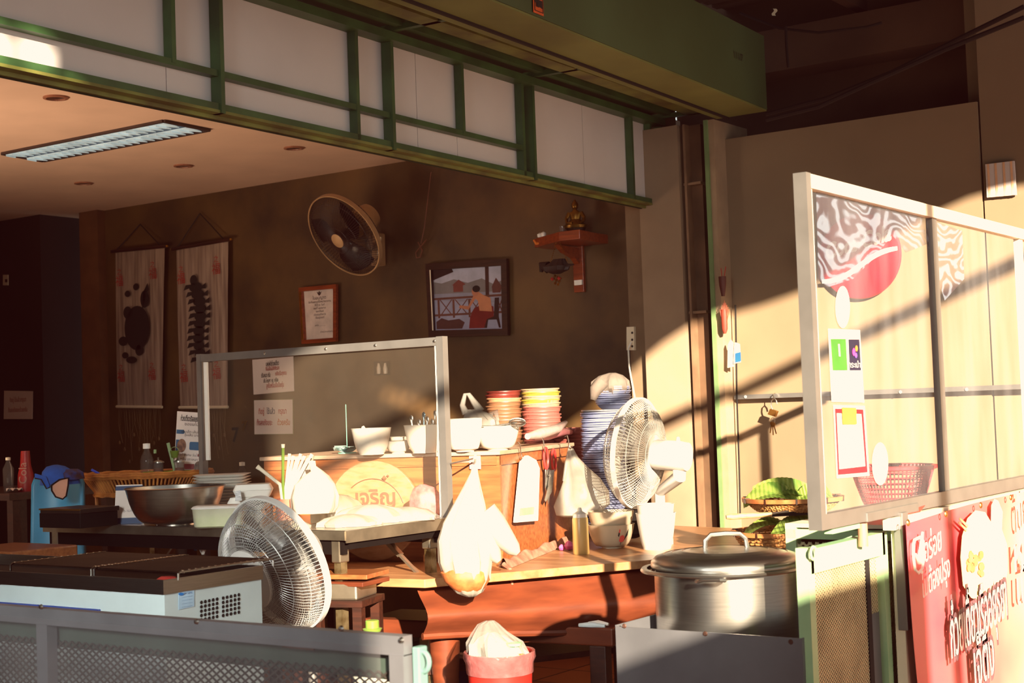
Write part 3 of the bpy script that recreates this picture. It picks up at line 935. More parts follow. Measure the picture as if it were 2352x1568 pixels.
# hanging ornament
Yo = YB - 0.27
t = thing('hanging_ornament', 'dark bird shaped ornament hanging on a beaded chain under the altar shelf', 'ornament', onY(1285, 650, Yo))
bead = MB()
for a, b in (((1281, 545), (1265, 600)), ((1281, 545), (1302, 598))):
    A, B_ = onY(*a, Yo), onY(*b, Yo)
    for i in range(13):
        bead.lathe([(0, -0.004), (0.004, 0), (0, 0.004)], c=A.lerp(B_, i / 12), seg=6)
bead.build('chain', m_brass, t, world=True)
bo = MB()
cc = onY(1278, 612, Yo)
bo.loft([(cc.x, cc.y, cc.z - 0.035, 0.02, 0.02), (cc.x, cc.y, cc.z - 0.02, 0.06, 0.04), (cc.x, cc.y, cc.z, 0.068, 0.045), (cc.x + 0.01, cc.y, cc.z + 0.018, 0.04, 0.03), (cc.x + 0.015, cc.y, cc.z + 0.035, 0.03, 0.02)], folds=5, amp=0.12)
bo.tube([cc + Vector((-0.05, 0, 0)), cc + Vector((-0.085, 0, 0.01)), cc + Vector((-0.09, 0, -0.02))], [0.03, 0.022, 0.008], 8)
bo.tube([cc + Vector((0.04, 0, 0.0)), cc + Vector((0.1, 0, 0.002))], [0.012, 0.004], 6)
bo.build('body', mat('charcoal_fabric', (38, 22, 20), var=0.4, scale=40), t, smooth=True, world=True)
pd = MB()
for i in range(14):
    a = i * 0.9
    pd.lathe([(0, -0.008), (0.008, 0), (0, 0.008)], c=cc + Vector((0.008 * (i % 5 - 2) + 0.005, -0.01 * (i % 2), -0.045 - 0.007 * (i // 2))), seg=8)
pd.build('pendant', m_brass, t, world=True)
for dx in (-0.014, 0.025):
    MB().lathe([(0, -0.01), (0.01, 0), (0, 0.01)], c=cc + Vector((dx, -0.02, -0.06)), seg=10).build('bead', m_redink, t, world=True)
# ------------------------------------------------------------------ fans
def camdir(lat, up, toward):
    return (cr * lat + cu * up - fw * toward).normalized()


def headM(c, n):
    n = n.normalized()
    x = Vector((0, 0, 1)).cross(n).normalized()
    y = n.cross(x)
    return Matrix.Translation(c) @ Matrix((x, y, n)).transposed().to_4x4()


def fan_head(root, M, R, df, dr, nw, m_wire, m_rim, m_blade, m_motor, br, nb=3, motor_r=0.055, motor_l=0.13, wr=0.0011, rings=3, swirl=0.0, rim_w=0.018):
    def side(d, r_in, name, rg):
        mb = MB()
        for i in range(nw):
            a = 2 * PI * i / nw
            pts = []
            for j in range(9):
                s = j / 8
                r = r_in + (R - r_in) * s
                z = d * (1 - s ** 3) ** 0.8
                aa = a + swirl * (1 - s) ** 1.5
                pts.append((r * math.cos(aa), r * math.sin(aa), z))
            mb.tube(pts, wr, 4, M=M, cap=False)
        for k in range(rg):
            s = (k + 0.6) / (rg + 0.2)
            r = r_in + (R - r_in) * s
            z = d * (1 - s ** 3) ** 0.8
            mb.tube([(r * math.cos(2 * PI * i / 40), r * math.sin(2 * PI * i / 40), z) for i in range(40)], wr * 1.2, 4, M=M, closed=True)
        mb.build(name, m_wire, root, world=True, smooth=True)
    side(df, br * 0.95, 'front_grille', rings)
    side(-dr, motor_r * 0.8, 'rear_grille', rings)
    MB().lathe([(R - 0.004, -rim_w / 2), (R + 0.003, -rim_w / 2), (R + 0.003, rim_w / 2), (R - 0.004, rim_w / 2), (R - 0.004, -rim_w / 2)], seg=64, M=M).build('rim_band', m_rim, root, world=True, smooth=True)
    MB().lathe([(0, df + 0.010), (br * 0.6, df + 0.009), (br, df + 0.003), (br, df - 0.006), (0, df - 0.006)], seg=36, M=M).build('badge', m_rim, root, world=True, smooth=True)
    for b in range(nb):
        a0 = 2 * PI * b / nb + 0.4

        def fn(u, v):
            r = 0.035 + (R * 0.86 - 0.035) * v
            wdt = (0.45 + 0.75 * math.sin(min(1, v * 1.15) * PI * 0.85)) * (0.9 if nb > 3 else 1.25) * (1.0 - 0.12 * v)
            a = a0 + (u - 0.5) * wdt + 0.35 * v
            return Vector((r * math.cos(a), r * math.sin(a), 0.012 - (u - 0.5) * 0.055 * (1 - 0.3 * v)))
        MB().grid(fn, 8, 10, M=M).build('blade', m_blade, root, smooth=True, world=True)
    MB().lathe([(0, 0.045), (0.028, 0.04), (0.034, 0.0), (0.034, -0.02), (0, -0.02)], seg=24, M=M).build('hub', m_blade, root, smooth=True, world=True)
    mr = motor_r
    MB().lathe([(0, -dr), (mr * 0.92, -dr), (mr, -dr - 0.012), (mr, -dr - motor_l * 0.8), (mr * 0.93, -dr - motor_l), (0, -dr - motor_l)], seg=36, M=M).build('motor_housing', m_motor, root, smooth=True, world=True)


m_wireW = mat('white_wire', (160, 154, 146), rough=0.4, var=0.03)
m_wireG = mat('chrome_wire', (150, 148, 146), rough=0.35, metal=0.2, var=0.05)
m_bladeT = mat('smoky_blade', (92, 76, 68), rough=0.3, clear=0.5, var=0.05)
m_bladeW = mat('clear_blade', (140, 134, 128), rough=0.25, clear=0.5, var=0.03)
m_bladeB = mat('dark_blade', (34, 20, 22), rough=0.25, var=0.1)

# wall fan
c = onY(792, 540, YB - 0.36)
t = thing('wall_fan', 'dark bladed wall fan with a pale rim tilted down, high on the back wall', 'fan', wallpt(880, 600))
n = camdir(-0.56, -0.54, 0.63)
M = headM(c, n)
fan_head(t, M, 0.238, 0.06, 0.085, 90, mat('dark_wire', (46, 28, 26), rough=0.4), mat('cream_rim', (178, 142, 104), rough=0.35), m_bladeB, mat('cream_motor', (172, 136, 96), rough=0.4), 0.04, 3, 0.075, 0.13, wr=0.0014, rim_w=0.026)
mc = M @ Vector((0, 0, -0.15))
pb = wallpt(879, 575, 0.0)
MB().tube([mc, mc + Vector((0.02, 0.03, -0.14)), pb + Vector((0, -0.05, 0.02))], 0.02, 10).build('arm', MATS['cream_rim'], t, smooth=True, world=True)
MB().slab([wallpt(868, 612), wallpt(887, 610), wallpt(885, 537), wallpt(872, 535)], (0, -0.06, 0)).build('mounting_plate', MATS['cream_rim'], t, world=True, bevel=0.006)
MB().tube([wallpt(868, 600, 0.05), wallpt(870, 560, 0.06), wallpt(874, 545, 0.05)], 0.008, 6).build('speed_cord', m_cream, t, world=True)

# floor fan
c = W(640, 1294, 4.25)
t = thing('floor_fan', 'grey wire pedestal fan standing between the pale blue chest and the steel table', 'fan', (c.x, c.y, 0))
M = headM(c, camdir(-0.62, -0.30, 0.70))
fan_head(t, M, 0.203, 0.11, 0.05, 110, m_wireG, mat('grey_rim', (205, 200, 196), rough=0.4, var=0.03), m_bladeT, mat('grey_motor', (90, 84, 80)), 0.088, 5, 0.05, 0.08, wr=0.0011, rings=4, swirl=0.3, rim_w=0.019)
MB().tube([M @ Vector((0, 0, -0.1)), M @ Vector((0, 0, -0.12)) + Vector((0, 0, -0.12))], 0.022, 12).build('neck', m_white, t, smooth=True, world=True)
pp = M @ Vector((0, 0, -0.12))
MB().tube([Vector((pp.x, pp.y, 0.03)), Vector((pp.x, pp.y, pp.z - 0.1))], 0.014, 12).build('pole', m_alu, t, smooth=True, world=True)
MB().lathe([(0, 0), (0.17, 0), (0.17, 0.015), (0.03, 0.045), (0, 0.045)], c=(pp.x, pp.y, 0), seg=32).build('base', m_white, t, smooth=True, world=True)

# ------------------------------------------------------------------ steel prep table
ZT = 0.85
TX0, TX1, TY0, TY1 = -4.52, -3.06, 3.38, 3.88
t = thing('prep_table', 'stainless steel topped folding table carrying the bowls and bags', 'table', ((TX0 + TX1) / 2, (TY0 + TY1) / 2, 0))
MB().bx(TX0, TX1, TY0, TY1, ZT - 0.006, ZT).build('tabletop', m_steel, t, world=True)
MB().bx(TX0, TX1, TY0 - 0.004, TY0, ZT - 0.03, ZT - 0.002).bx(TX1, TX1 + 0.004, TY0, TY1, ZT - 0.038, ZT - 0.002).build('edge_trim', m_steelR, t, world=True)
MB().bx(TX0 + 0.02, TX1 - 0.02, TY0 + 0.01, TY0 + 0.03, ZT - 0.075, ZT - 0.006).bx(TX0 + 0.02, TX1 - 0.02, TY1 - 0.03, TY1 - 0.01, ZT - 0.08, ZT - 0.006).bx(TX1 - 0.03, TX1 - 0.01, TY0 + 0.03, TY1 - 0.03, ZT - 0.06, ZT - 0.006).build('apron', mat('black_apron', (14, 8, 7), rough=0.9, spec=0.1), t, world=True)
m_leg = mat('rusty_chrome', (150, 132, 100), rough=0.4, metal=0.8, col2=(96, 74, 40), scale=30)
for (x, y) in ((TX1 - 0.05, TY1 - 0.03), (TX1 - 0.05, TY0 + 0.03), (TX0 + 0.05, TY0 + 0.03), (TX0 + 0.05, TY1 - 0.03)):
    lg = MB().bx(x - 0.014, x + 0.014, y - 0.014, y + 0.014, 0, ZT - 0.06).build('leg', m_leg, t, world=True)
    MB().bx(x - 0.018, x + 0.018, y - 0.022, y + 0.022, ZT - 0.10, ZT - 0.008).build('bracket', m_steelR, lg, world=True, bevel=0.004)
for x in (TX1 - 0.05, TX0 + 0.05):
    a = Vector((x, TY1 - 0.03, 0.62)); b = Vector((x - 0.24 if x > -4 else x + 0.24, TY1 - 0.05, ZT - 0.02))
    MB().bar(a, b, 0.016, 0.008).bar(a.lerp(b, 0.5), a.lerp(b, 0.75), 0.024, 0.014).build('folding_brace', m_steelR, t, world=True)

# sneeze guard at the table's rear edge
GY = 3.91
gl, gr = onY(470, 1000, GY).x, onY(1022, 1000, GY).x
gz = 1.452
t = thing('sneeze_guard', 'clear acrylic screen in an aluminium frame standing behind the steel table', 'screen', ((gl + gr) / 2, GY, 0))
MB().bx(gl - 0.02, gr, GY - 0.012, GY + 0.012, gz - 0.028, gz).build('top_rail', m_alu, t, world=True)
MB().bx(gr - 0.014, gr + 0.014, GY - 0.014, GY + 0.014, 0, gz + 0.002).build('post', m_alu, t, world=True)
MB().bx(gr - 0.026, gr - 0.014, GY - 0.008, GY + 0.004, ZT, gz - 0.028).build('glazing_strip', m_white, t, world=True)
MB().bx(gl - 0.02, gl + 0.0, GY - 0.014, GY + 0.014, 0, gz + 0.002).build('post', m_alu, t, world=True)
MB().bx(gl + 0.008, gl + 0.026, GY - 0.004, GY + 0.004, ZT + 0.2, gz - 0.03).build('glazing_strip', m_white, t, world=True)
m_haze = mat('hazy_acrylic', (230, 205, 180), rough=0.3, clear=0.982, var=0.1, scale=6, spec=0.1)
MB().bx(gl + 0.01, gr - 0.014, GY - 0.002, GY + 0.001, ZT + 0.01, gz - 0.02).build('pane', m_haze, t, world=True)
bo = MB()
for px in (613, 753, 867, 1003):
    p = onY(px, 0, GY - 0.016)
    bo.lathe([(0, 0.004), (0.004, 0.003), (0.006, 0)], M=Matrix.Translation(Vector((onY(px, 800, GY).x, GY - 0.012, gz - 0.013))) @ Matrix.Rotation(PI / 2, 4, 'X'), seg=10)
bo.build('bolt', m_steel, t, world=True, smooth=True)

# ------------------------------------------------------------------ carved wooden table
ZW = 0.67
A1, A2 = onZ(1139, 1316, ZW), onZ(1509, 1284, ZW)
dA = (A2 - A1).normalized()
nA = Vector((-dA.y, dA.x, 0))
if nA.y < 0:
    nA = -nA
TL = A1 - dA * 0.5
TR = A1 + dA * 1.52
t = thing('carved_table', 'long wooden table with a carved curved apron, under the wooden cabinet and white fan', 'table', (A1.x, A1.y, 0))
yb = 5.75
TS = A1 - dA * 0.25
P = [TS, TR, TR + nA * 0.75, Vector((TR.x + nA.x * 0.75 - 0.9, yb, ZW)), TL + nA * 1.2, TL + nA * 0.34]
MB().slab([p - Vector((0, 0, 0.028)) for p in P], (0, 0, 0.028)).build('tabletop', m_woodT, t, world=True, bevel=0.003)


def apron(u, v):
    # u along, v 0 top .. 1 bottom; bulging profile with a shallow belly
    p = TS + dA * (1.75 * u)
    belly = 0.155 + 0.05 * math.sin(u * PI) ** 1.5
    out = 0.05 - 0.075 * (math.sin(v * PI * 0.9) ** 2) * 1.0 - 0.03 * v
    z = ZW - 0.03 - belly * v
    return Vector((p.x, p.y, z)) + nA * (out + 0.02)


MB().grid(apron, 30, 10).build('apron', m_woodR, t, smooth=True, world=True)
a0_, a1_ = apron(0, 1), apron(1, 1)
MB().tube([apron(i / 30, 1) for i in range(31)], 0.012, 8).build('apron_moulding', m_woodR, t, smooth=True, world=True)
for s_, q_ in ((0.36, 0.12), (1.9, 0.12), (0.12, 0.95), (1.8, 0.6)):
    p = TL + dA * s_ + nA * q_
    MB().lathe([(0.03, 0), (0.045, 0.06), (0.035, 0.2), (0.05, 0.42), (0.06, 0.62)], c=(p.x, p.y, 0), seg=16, cap0=True, cap1=True).build('leg', m_woodR, t, smooth=True, world=True)
# lower shelf of the table in deep shade
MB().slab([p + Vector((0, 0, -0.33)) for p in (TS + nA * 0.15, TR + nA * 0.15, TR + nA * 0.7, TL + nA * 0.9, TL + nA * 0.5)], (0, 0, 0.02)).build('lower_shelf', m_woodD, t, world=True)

# bench in front
B1, B2 = onZ(985, 1426, 0.47), onZ(1400, 1443, 0.47)
dB2 = (B2 - B1).normalized(); nB = Vector((-dB2.y, dB2.x, 0)); nB = nB if nB.y > 0 else -nB
B1 = B1 - dB2 * 0.28
t = thing('wooden_bench', 'low reddish wooden bench in front of the carved table, behind the red bucket', 'bench', (B1.x, B1.y, 0))
MB().slab([B1 + Vector((0, 0, -0.06)), B2 + dB2 * 0.01 + Vector((0, 0, -0.06)), B2 + dB2 * 0.01 + nB * 0.26 + Vector((0, 0, -0.06)), B1 + nB * 0.26 + Vector((0, 0, -0.06))], (0, 0, 0.06)).build('seat', m_woodR, t, world=True, bevel=0.006)
for s_, q_ in ((-0.05, 0.03), (-0.05, 0.22)):
    p = B2 + dB2 * s_ + nB * q_
    MB().box((p.x, p.y, 0.205), (0.06, 0.05, 0.41), rz=math.atan2(dB2.y, dB2.x)).build('leg', m_woodD, t, world=True, bevel=0.004)
for q_ in (0.03, 0.22):
    p = B1 + dB2 * 0.06 + nB * q_
    MB().box((p.x, p.y, 0.205), (0.06, 0.05, 0.41), rz=math.atan2(dB2.y, dB2.x)).build('leg', m_woodD, t, world=True, bevel=0.004)
p = (B1 + B2) / 2 + nB * 0.2
MB().bar(B1 + nB * 0.13 + Vector((0, 0, -0.28)), B2 + nB * 0.13 + Vector((0, 0, -0.28)), 0.04, 0.05).build('stretcher', m_woodD, t, world=True)
# further bench / blue mat under
b1 = onZ(1005, 1478, 0.28); b2 = onZ(1075, 1480, 0.28)
tag(MB().slab([onZ(1000, 1474, 0.30), onZ(1080, 1477, 0.30), onZ(1080, 1477, 0.30) + nB * 0.3, onZ(1000, 1474, 0.30) + nB * 0.3], (0, 0, -0.30)).build('plastic_crate', mat('deep_blue', (30, 52, 120)), bevel=0.004), 'deep blue plastic crate in the shade under the bench', 'crate')

# ------------------------------------------------------------------ wooden cabinet (display box) with round board
Q0, Q1 = onZ(1153, 1290, ZW), onZ(1321, 1236, ZW)
dS = (Q1 - Q0); LS = dS.length; dS.normalize()
dF = Vector((dS.y, -dS.x, 0))       # front face direction, rightwards
if dF.dot(cr) < 0:
    dF = -dF
ZK = 1.057
LF = 0.93
rzk = math.atan2(dF.y, dF.x)
Ck = Q0 - dF * LF / 2 + dS * LS / 2
t = cab = thing('wooden_cabinet', 'box-shaped orange wooden cabinet on the carved table, bowls standing on its top', 'cabinet', (Ck.x, Ck.y, ZW), rz=rzk)
# local frame: x along front, y into depth
hw, hd, hk = LF / 2, LS / 2, ZK - ZW
MB().bx(-hw, hw, -hd + 0.012, -hd + 0.028, 0, hk - 0.014).build('front_panel', m_woodO, t)
MB().bx(hw - 0.028, hw - 0.010, -hd + 0.028, hd, 0, hk - 0.014).build('side_panel', m_woodO, t)
MB().bx(-hw + 0.0, -hw + 0.018, -hd + 0.028, hd, 0, hk - 0.014).build('side_panel', m_woodO, t)
MB().bx(-hw + 0.018, hw - 0.028, hd - 0.018, hd, 0, hk - 0.014).build('back_panel', m_woodO, t)
MB().bx(-hw - 0.012, hw + 0.008, -hd - 0.006, hd + 0.012, hk - 0.014, hk).build('top_board', mat('sheet_top', (160, 132, 110), rough=0.5), t, bevel=0.002)
MB().bx(-hw, hw - 0.01, -hd + 0.006, -hd + 0.012, hk - 0.05, hk - 0.014).bx(hw - 0.01, hw, -hd + 0.01, hd, hk - 0.05, hk - 0.014).build('edging', m_woodO, t)


def cabpt(lat_front, depth, z):   # world point on cabinet coordinates
    return Ck + dF * lat_front + dS * depth + Vector((0, 0, z - ZW)) + Vector((0, 0, ZW - Ck.z)) * 0


def onplane(px, py, p0, nrm):
    r = ray(px, py)
    return CAM + r * ((p0 - CAM).dot(nrm) / r.dot(nrm))


def cabf(px, py, off=0.0):  # point on front face
    return onplane(px, py, Ck - dS * (hd + off - 0.012), dS)


def cabs(px, py, off=0.0):  # point on right side face
    return onplane(px, py, Ck + dF * (hw + off - 0.01), dF)


# round board
cb = cabf(861, 1172, 0.01)
rb = (cabf(966, 1168, 0.01) - cb).length
Mr = Matrix.Translation(cb) @ Matrix((dF, Vector((0, 0, 1)), -dS)).transposed().to_4x4()
rbd = thing('round_board', 'large round wooden board with dark Thai writing leaning on the cabinet front', 'board', (cb.x, cb.y, cb.z - rb))
MB().lathe([(0, 0.014), (rb - 0.003, 0.014), (rb, 0.011), (rb, 0), (0, 0)], seg=64, M=Mr).build('disc', wood('pale_board_wood', (160, 116, 84), (142, 96, 64)), rbd, world=True, smooth=True)
tx = MB()
text(tx, 'เจริญ', 0.075, cb - dS * 0.0155 + dF * 0.01 + Vector((0, 0, 0.045)), dF, Uz, bold=0.002)
text(tx, 'ก๋วยเตี๋ยวเรือ', 0.05, cb - dS * 0.0155 + dF * 0.0 + Vector((0, 0, -0.03)), dF, Uz)
tw = arc(cb - dS * 0.0158 + Vector((0, 0, -0.01)), 0.125, 2.3, 0.3, 16, dF, Uz)
tx.tube(tw, 0.0018, 5)
tx.lathe([(0, -0.012), (0.010, 0), (0, 0.012)], c=tw[9] + Vector((0, 0, 0.01)), seg=8)
tx.lathe([(0, -0.006), (0.006, 0), (0, 0.006)], c=tw[9] + dF * 0.014 + Vector((0, 0, 0.018)), seg=8)
tx.build('lettering', mat('faded_ink', (96, 62, 44)), rbd, world=True)

# ------------------------------------------------------------------ things on the cabinet top
m_bowlw = mat('white_melamine', (190, 182, 170), rough=0.3, var=0.02)


def bowl_prof(rt, rb_, h, th=0.003, curve=1.0):
    out = [(rb_ * 0.8, 0.0), (rb_, 0.0)]
    n = 7
    for i in range(n + 1):
        s = i / n
        out.append((rb_ + (rt - rb_) * s ** (1 / (1 + curve)), 0.004 + (h - 0.004) * s ** (1 + 0.3 * curve)))
    inn = [(r - th, z) for r, z in out[2:][::-1]]
    return out + [(rt + 0.0015, h), (rt, h + 0.001)] + inn + [(0.0, 0.006)]


def bowl(name, label, px, py, D, z, wpx, hpx, wb=0.55, m=None, group=None, curve=1.0, cat='bowl', th=0.003):
    u = D / FPX
    rt = wpx / 2 * u
    t = thing(name, label, cat, at(px, py, D, z), group=group)
    MB().lathe(bowl_prof(rt, rt * wb, hpx * u, th, curve), seg=40, cap0=True).build('body' if cat != 'bowl' else 'bowl_body', m or m_bowlw, t, smooth=True)
    return t, u, rt


DT = 5.30
b1, u, rt = bowl('soup_bowl', 'white bowl with a spoon in it, leftmost on the cabinet top', 854, 1038, 5.32, ZK, 92, 60, 0.62, curve=0.5)
sp = MB().tube([(-0.02, -0.01, 0.03), (-0.05, -0.01, 0.085), (-0.075, -0.01, 0.118)], [0.004, 0.0045, 0.006], 8)
sp.lathe([(0, 0), (0.018, 0.006), (0, 0.01)], c=(-0.01, -0.01, 0.018), seg=12)
tag(sp.build('spoon', m_cream, None, smooth=True), 'pale spoon leaning in the leftmost white bowl', 'spoon').location = b1.location + Vector((0, 0, 0))
bowl('sauce_bowl', 'small white bowl between the two big white bowls on the cabinet', 915, 1036, 5.36, ZK, 60, 28, 0.5)
bowl('sauce_bowl', 'shallow white bowl behind the small bowl on the cabinet top', 917, 1020, 5.55, ZK, 40, 34, 0.5)
b2, u, rt = bowl('soup_bowl', 'white bowl full of upright cutlery on the cabinet top, left of the screen post', 976, 1036, 5.28, ZK, 94, 64, 0.6, curve=0.5)
for i, (dx, h_, dy, mm) in enumerate(((-0.055, 0.125, 0, m_steel), (-0.03, 0.11, 0.01, m_steel), (-0.0, 0.135, 0.0, mat('blue_steel', (96, 120, 130), metal=0.6, rough=0.3)), (0.022, 0.12, -0.01, m_steel), (0.042, 0.14, 0.01, m_steel), (0.05, 0.11, -0.02, m_steel))):
    fk = MB().tube([(dx * 0.6, dy, 0.02), (dx, dy, h_ * 0.8), (dx * 1.05, dy, h_)], [0.002, 0.003, 0.002], 6).lathe([(0, -0.022), (0.008, -0.004), (0.007, 0.006), (0, 0.012)], c=(dx * 1.05, dy, h_), seg=8, sy=0.3)
    o = tag(fk.build('spoon', mm, None, smooth=True), 'metal spoon standing upright in the white cutlery bowl', 'spoon', group='spoons standing in the cutlery bowl')
    off = o.location.copy()
    o.location = b2.location + off
b3, u, rt = bowl('round_bowl', 'round white bowl just right of the screen post, plastic bag above it', 1068, 1032, 5.24, ZK, 84, 76, 0.5, curve=1.6)
b4, u, rt = bowl('soup_bowl', 'white bowl with ladles across its rim near the cabinet corner', 1143, 1028, 5.30, ZK, 104, 55, 0.45, curve=1.2)
for lb, pts, rr in (('steel whisk lying across the white bowls on the cabinet', ((1066, 985), (1100, 980), (1140, 979)), 0), ('steel strainer with a handle lying on the rightmost cabinet bowl', ((1135, 979), (1165, 974), (1188, 970)), 1)):
    tt = thing('whisk' if rr == 0 else 'strainer', lb, 'utensil', W(*pts[1], 5.24))
    MB().tube([W(*p, 5.24) for p in pts], 0.004, 8).build('handle', m_steel, tt, smooth=True, world=True)
    hd_ = MB()
    e_ = W(*pts[0], 5.24) if rr == 0 else W(*pts[2], 5.24)
    for i in range(9):
        a = PI * i / 9
        hd_.tube([e_ + cr * (0.03 * math.cos(s)) + (cu * math.cos(a) + fw * math.sin(a)) * (0.016 * math.sin(s)) for s in [PI * 2 * k / 14 for k in range(15)]], 0.001, 4)
    hd_.build('head', m_steel, tt, world=True, smooth=True)

# bill spike and receipts
t = thing('bill_spike', 'thin green bill spike on the far left of the cabinet top', 'spike', at(797, 1024, 5.6, ZK))
MB().tube([(0, 0, 0), (0, 0, 0.185)], 0.0017, 6).build('needle', mat('teal_enamel', (84, 140, 120), rough=0.4), t)
MB().lathe([(0, 0), (0.035, 0), (0.035, 0.004), (0, 0.005)], seg=24).build('base', MATS['teal_enamel'], t)
for i in range(6):
    z = 0.008 + 0.0035 * i
    a = i * 1.1
    g = MB().grid(lambda uu, vv: Vector(((uu - 0.5) * 0.075, (vv - 0.5) * 0.045, z + 0.004 * math.sin(uu * 7 + i) + 0.006 * (uu - 0.5) ** 2 * 4)), 8, 4, M=Matrix.Translation((-0.01 - 0.012 * (i % 3), 0, 0)) @ Matrix.Rotation(a, 4, 'Z'))
    o = tag(g.build('receipt', mat('receipt_paper', (186, 188, 184) if i % 2 else (150, 170, 168), rough=0.8), None), 'crumpled receipt pinned under the thin green bill spike', 'receipt', group='receipts on the bill spike')
    o.location = o.location + t.location


# ------------------------------------------------------------------ plastic bags
m_bag = mat('white_bag_film', (188, 180, 168), rough=0.35, transl=0.35, clear=0.3, var=0.04, scale=14, bump=0.35)
m_bagc = mat('clear_bag_film', (150, 144, 138), rough=0.15, clear=0.6, var=0.05, scale=20, bump=0.6)


def bag(name, label, base_pt, D, rings, m, folds=7, amp=0.05, rz=YAW, part='film', extra=None):
    """rings in pixels relative to base_pt: (px, py, half_w_px, depth_ratio)"""
    u = D / FPX
    p0 = W(*base_pt, D)
    t = thing(name, label, 'bag', p0, rz=rz)
    rg = []
    for (px, py, hw_, dr) in rings:
        q = W(px, py, D) - p0
        rg.append((q.dot(r0), 0.0, q.z, hw_ * u, hw_ * u * dr))
    MB().loft(rg, seg=44, folds=folds, amp=amp).build(part, m, t, smooth=True)
    return t


# bag of bread/meat hanging from the cabinet corner
Dg = 4.62
t = bag('hanging_bag', 'large white plastic bag with orange food at the bottom, hanging beside the screen post', (1078, 1368), Dg,
        [(1082, 1370, 10, 0.9), (1078, 1360, 30, 0.85), (1074, 1330, 50, 0.8), (1070, 1290, 60, 0.75), (1064, 1240, 58, 0.7), (1068, 1200, 50, 0.65), (1076, 1160, 36, 0.6), (1083, 1120, 20, 0.6), (1089, 1085, 8, 0.7), (1090, 1060, 5, 0.8), (1091, 1045, 3, 1)], m_bag, 9, 0.06)
u = Dg / FPX
MB().loft([(0.0, 0, 0.010, 0.030, 0.026), (-0.002, 0, 0.022, 0.050, 0.044), (-0.007, 0, 0.048, 0.0715, 0.061), (-0.012, 0, 0.075, 0.076, 0.060), (-0.01, 0, 0.105, 0.05, 0.04)], seg=20, folds=5, amp=0.03).build('food', mat('orange_food', (190, 110, 60), rough=0.6, col2=(160, 76, 34), scale=30), t, smooth=True)
for pts, rad in ((((1112, 1175), (1135, 1205), (1158, 1238), (1180, 1262), (1190, 1272)), (30, 30, 26, 18, 8)), (((1105, 1215), (1122, 1250), (1136, 1278), (1146, 1290)), (30, 26, 18, 8))):
    MB().tube([Vector(((W(x, y, Dg) - W(1078, 1368, Dg)).dot(r0), 0.01, (W(x, y, Dg) - W(1078, 1368, Dg)).z)) for x, y in pts], [r_ * u for r_ in rad], 14).build('handle_flap', m_bag, t, smooth=True)
# sticker behind its hook
t = thing('wall_hook', 'pink square adhesive hook on the cabinet front edge holding the large bag', 'hook', cabf(1092, 1068, 0.01))
q = [cabf(1079, 1077, 0.008), cabf(1105, 1077, 0.008), cabf(1104, 1045, 0.008), cabf(1078, 1045, 0.008)]
MB().slab(q, -dS * 0.003).build('pad', mat('pink_pad', (214, 120, 110), rough=0.5, col2=(240, 220, 210), scale=90), t, world=True, bevel=0.001)
p_ = cabf(1091, 1058, 0.014)
MB().tube([p_ + Vector((0, 0, 0.01)), p_, p_ - dS * 0.25 + Vector((0, 0, 0.0)), W(1091, 1052, 4.66), W(1091, 1062, 4.62), W(1092, 1052, 4.58)], 0.003, 6).build('hook', m_steel, t, world=True, smooth=True)

# bag hanging on the cabinet's far right corner
D2 = 5.72
t = bag('hanging_bag', 'plump white plastic carrier bag hanging from the cabinet right corner by the white fan', (1335, 1186), D2,
        [(1318, 1186, 22, 0.7), (1326, 1181, 48, 0.65), (1336, 1160, 63, 0.6), (1342, 1130, 57, 0.6), (1338, 1100, 42, 0.6), (1326, 1075, 26, 0.6), (1316, 1050, 12, 0.6), (1311, 1030, 6, 0.8)], m_bag, 6, 0.04)
u = D2 / FPX
hm = MB()
P_ = lambda x, y: Vector(((W(x, y, D2) - W(1335, 1186, D2)).dot(r0), 0, (W(x, y, D2) - W(1335, 1186, D2)).z))
hm.tube([P_(1300, 1105), P_(1303, 1060), P_(1309, 1022), P_(1315, 1050), P_(1332, 1078)], [0.014, 0.009, 0.006, 0.009, 0.014], 8)
hm.build('handle', m_bag, t, smooth=True)
t = thing('wall_hook', 'curled steel hook over the cabinet corner holding the plump carrier bag', 'hook', W(1308, 1010, D2))
MB().tube([W(1297, 1003, D2), W(1303, 1000, D2), W(1306, 1012, D2), W(1306, 1026, D2), W(1311, 1030, D2), W(1315, 1024, D2)], 0.0025, 6).build('hook', m_steel, t, world=True, smooth=True)

# sleeve of bags
t = thing('bag_sleeve', 'long flat white packet with a green label hanging on a hook on the cabinet side', 'packet', cabs(1203, 1205, 0.02))
pk = [(1178, 1200), (1226, 1196), (1230, 1075), (1222, 1056), (1204, 1046), (1192, 1058)]
MB().slab([cabs(a, b, 0.015) for a, b in pk], dF * 0.018).build('packet', m_white, t, world=True, bevel=0.003)
MB().slab([cabs(a, b, 0.034) for a, b in ((1192, 1184), (1226, 1180), (1227, 1163), (1194, 1167))], dF * 0.001).build('label_print', mat('green_print', (120, 220, 120), rough=0.6), t, world=True)
MB().slab([cabs(a, b, 0.034) for a, b in ((1202, 1086), (1220, 1083), (1220, 1072), (1203, 1075))], dF * 0.001).build('label_print', mat('pale_green_print', (200, 232, 190), rough=0.6), t, world=True)
MB().tube([cabs(1190, 1015, 0.03), cabs(1194, 1020, 0.035), cabs(1196, 1038, 0.03), cabs(1200, 1052, 0.03), cabs(1196, 1056, 0.03)], 0.0022, 6).build('hook', m_steel, t, world=True, smooth=True)
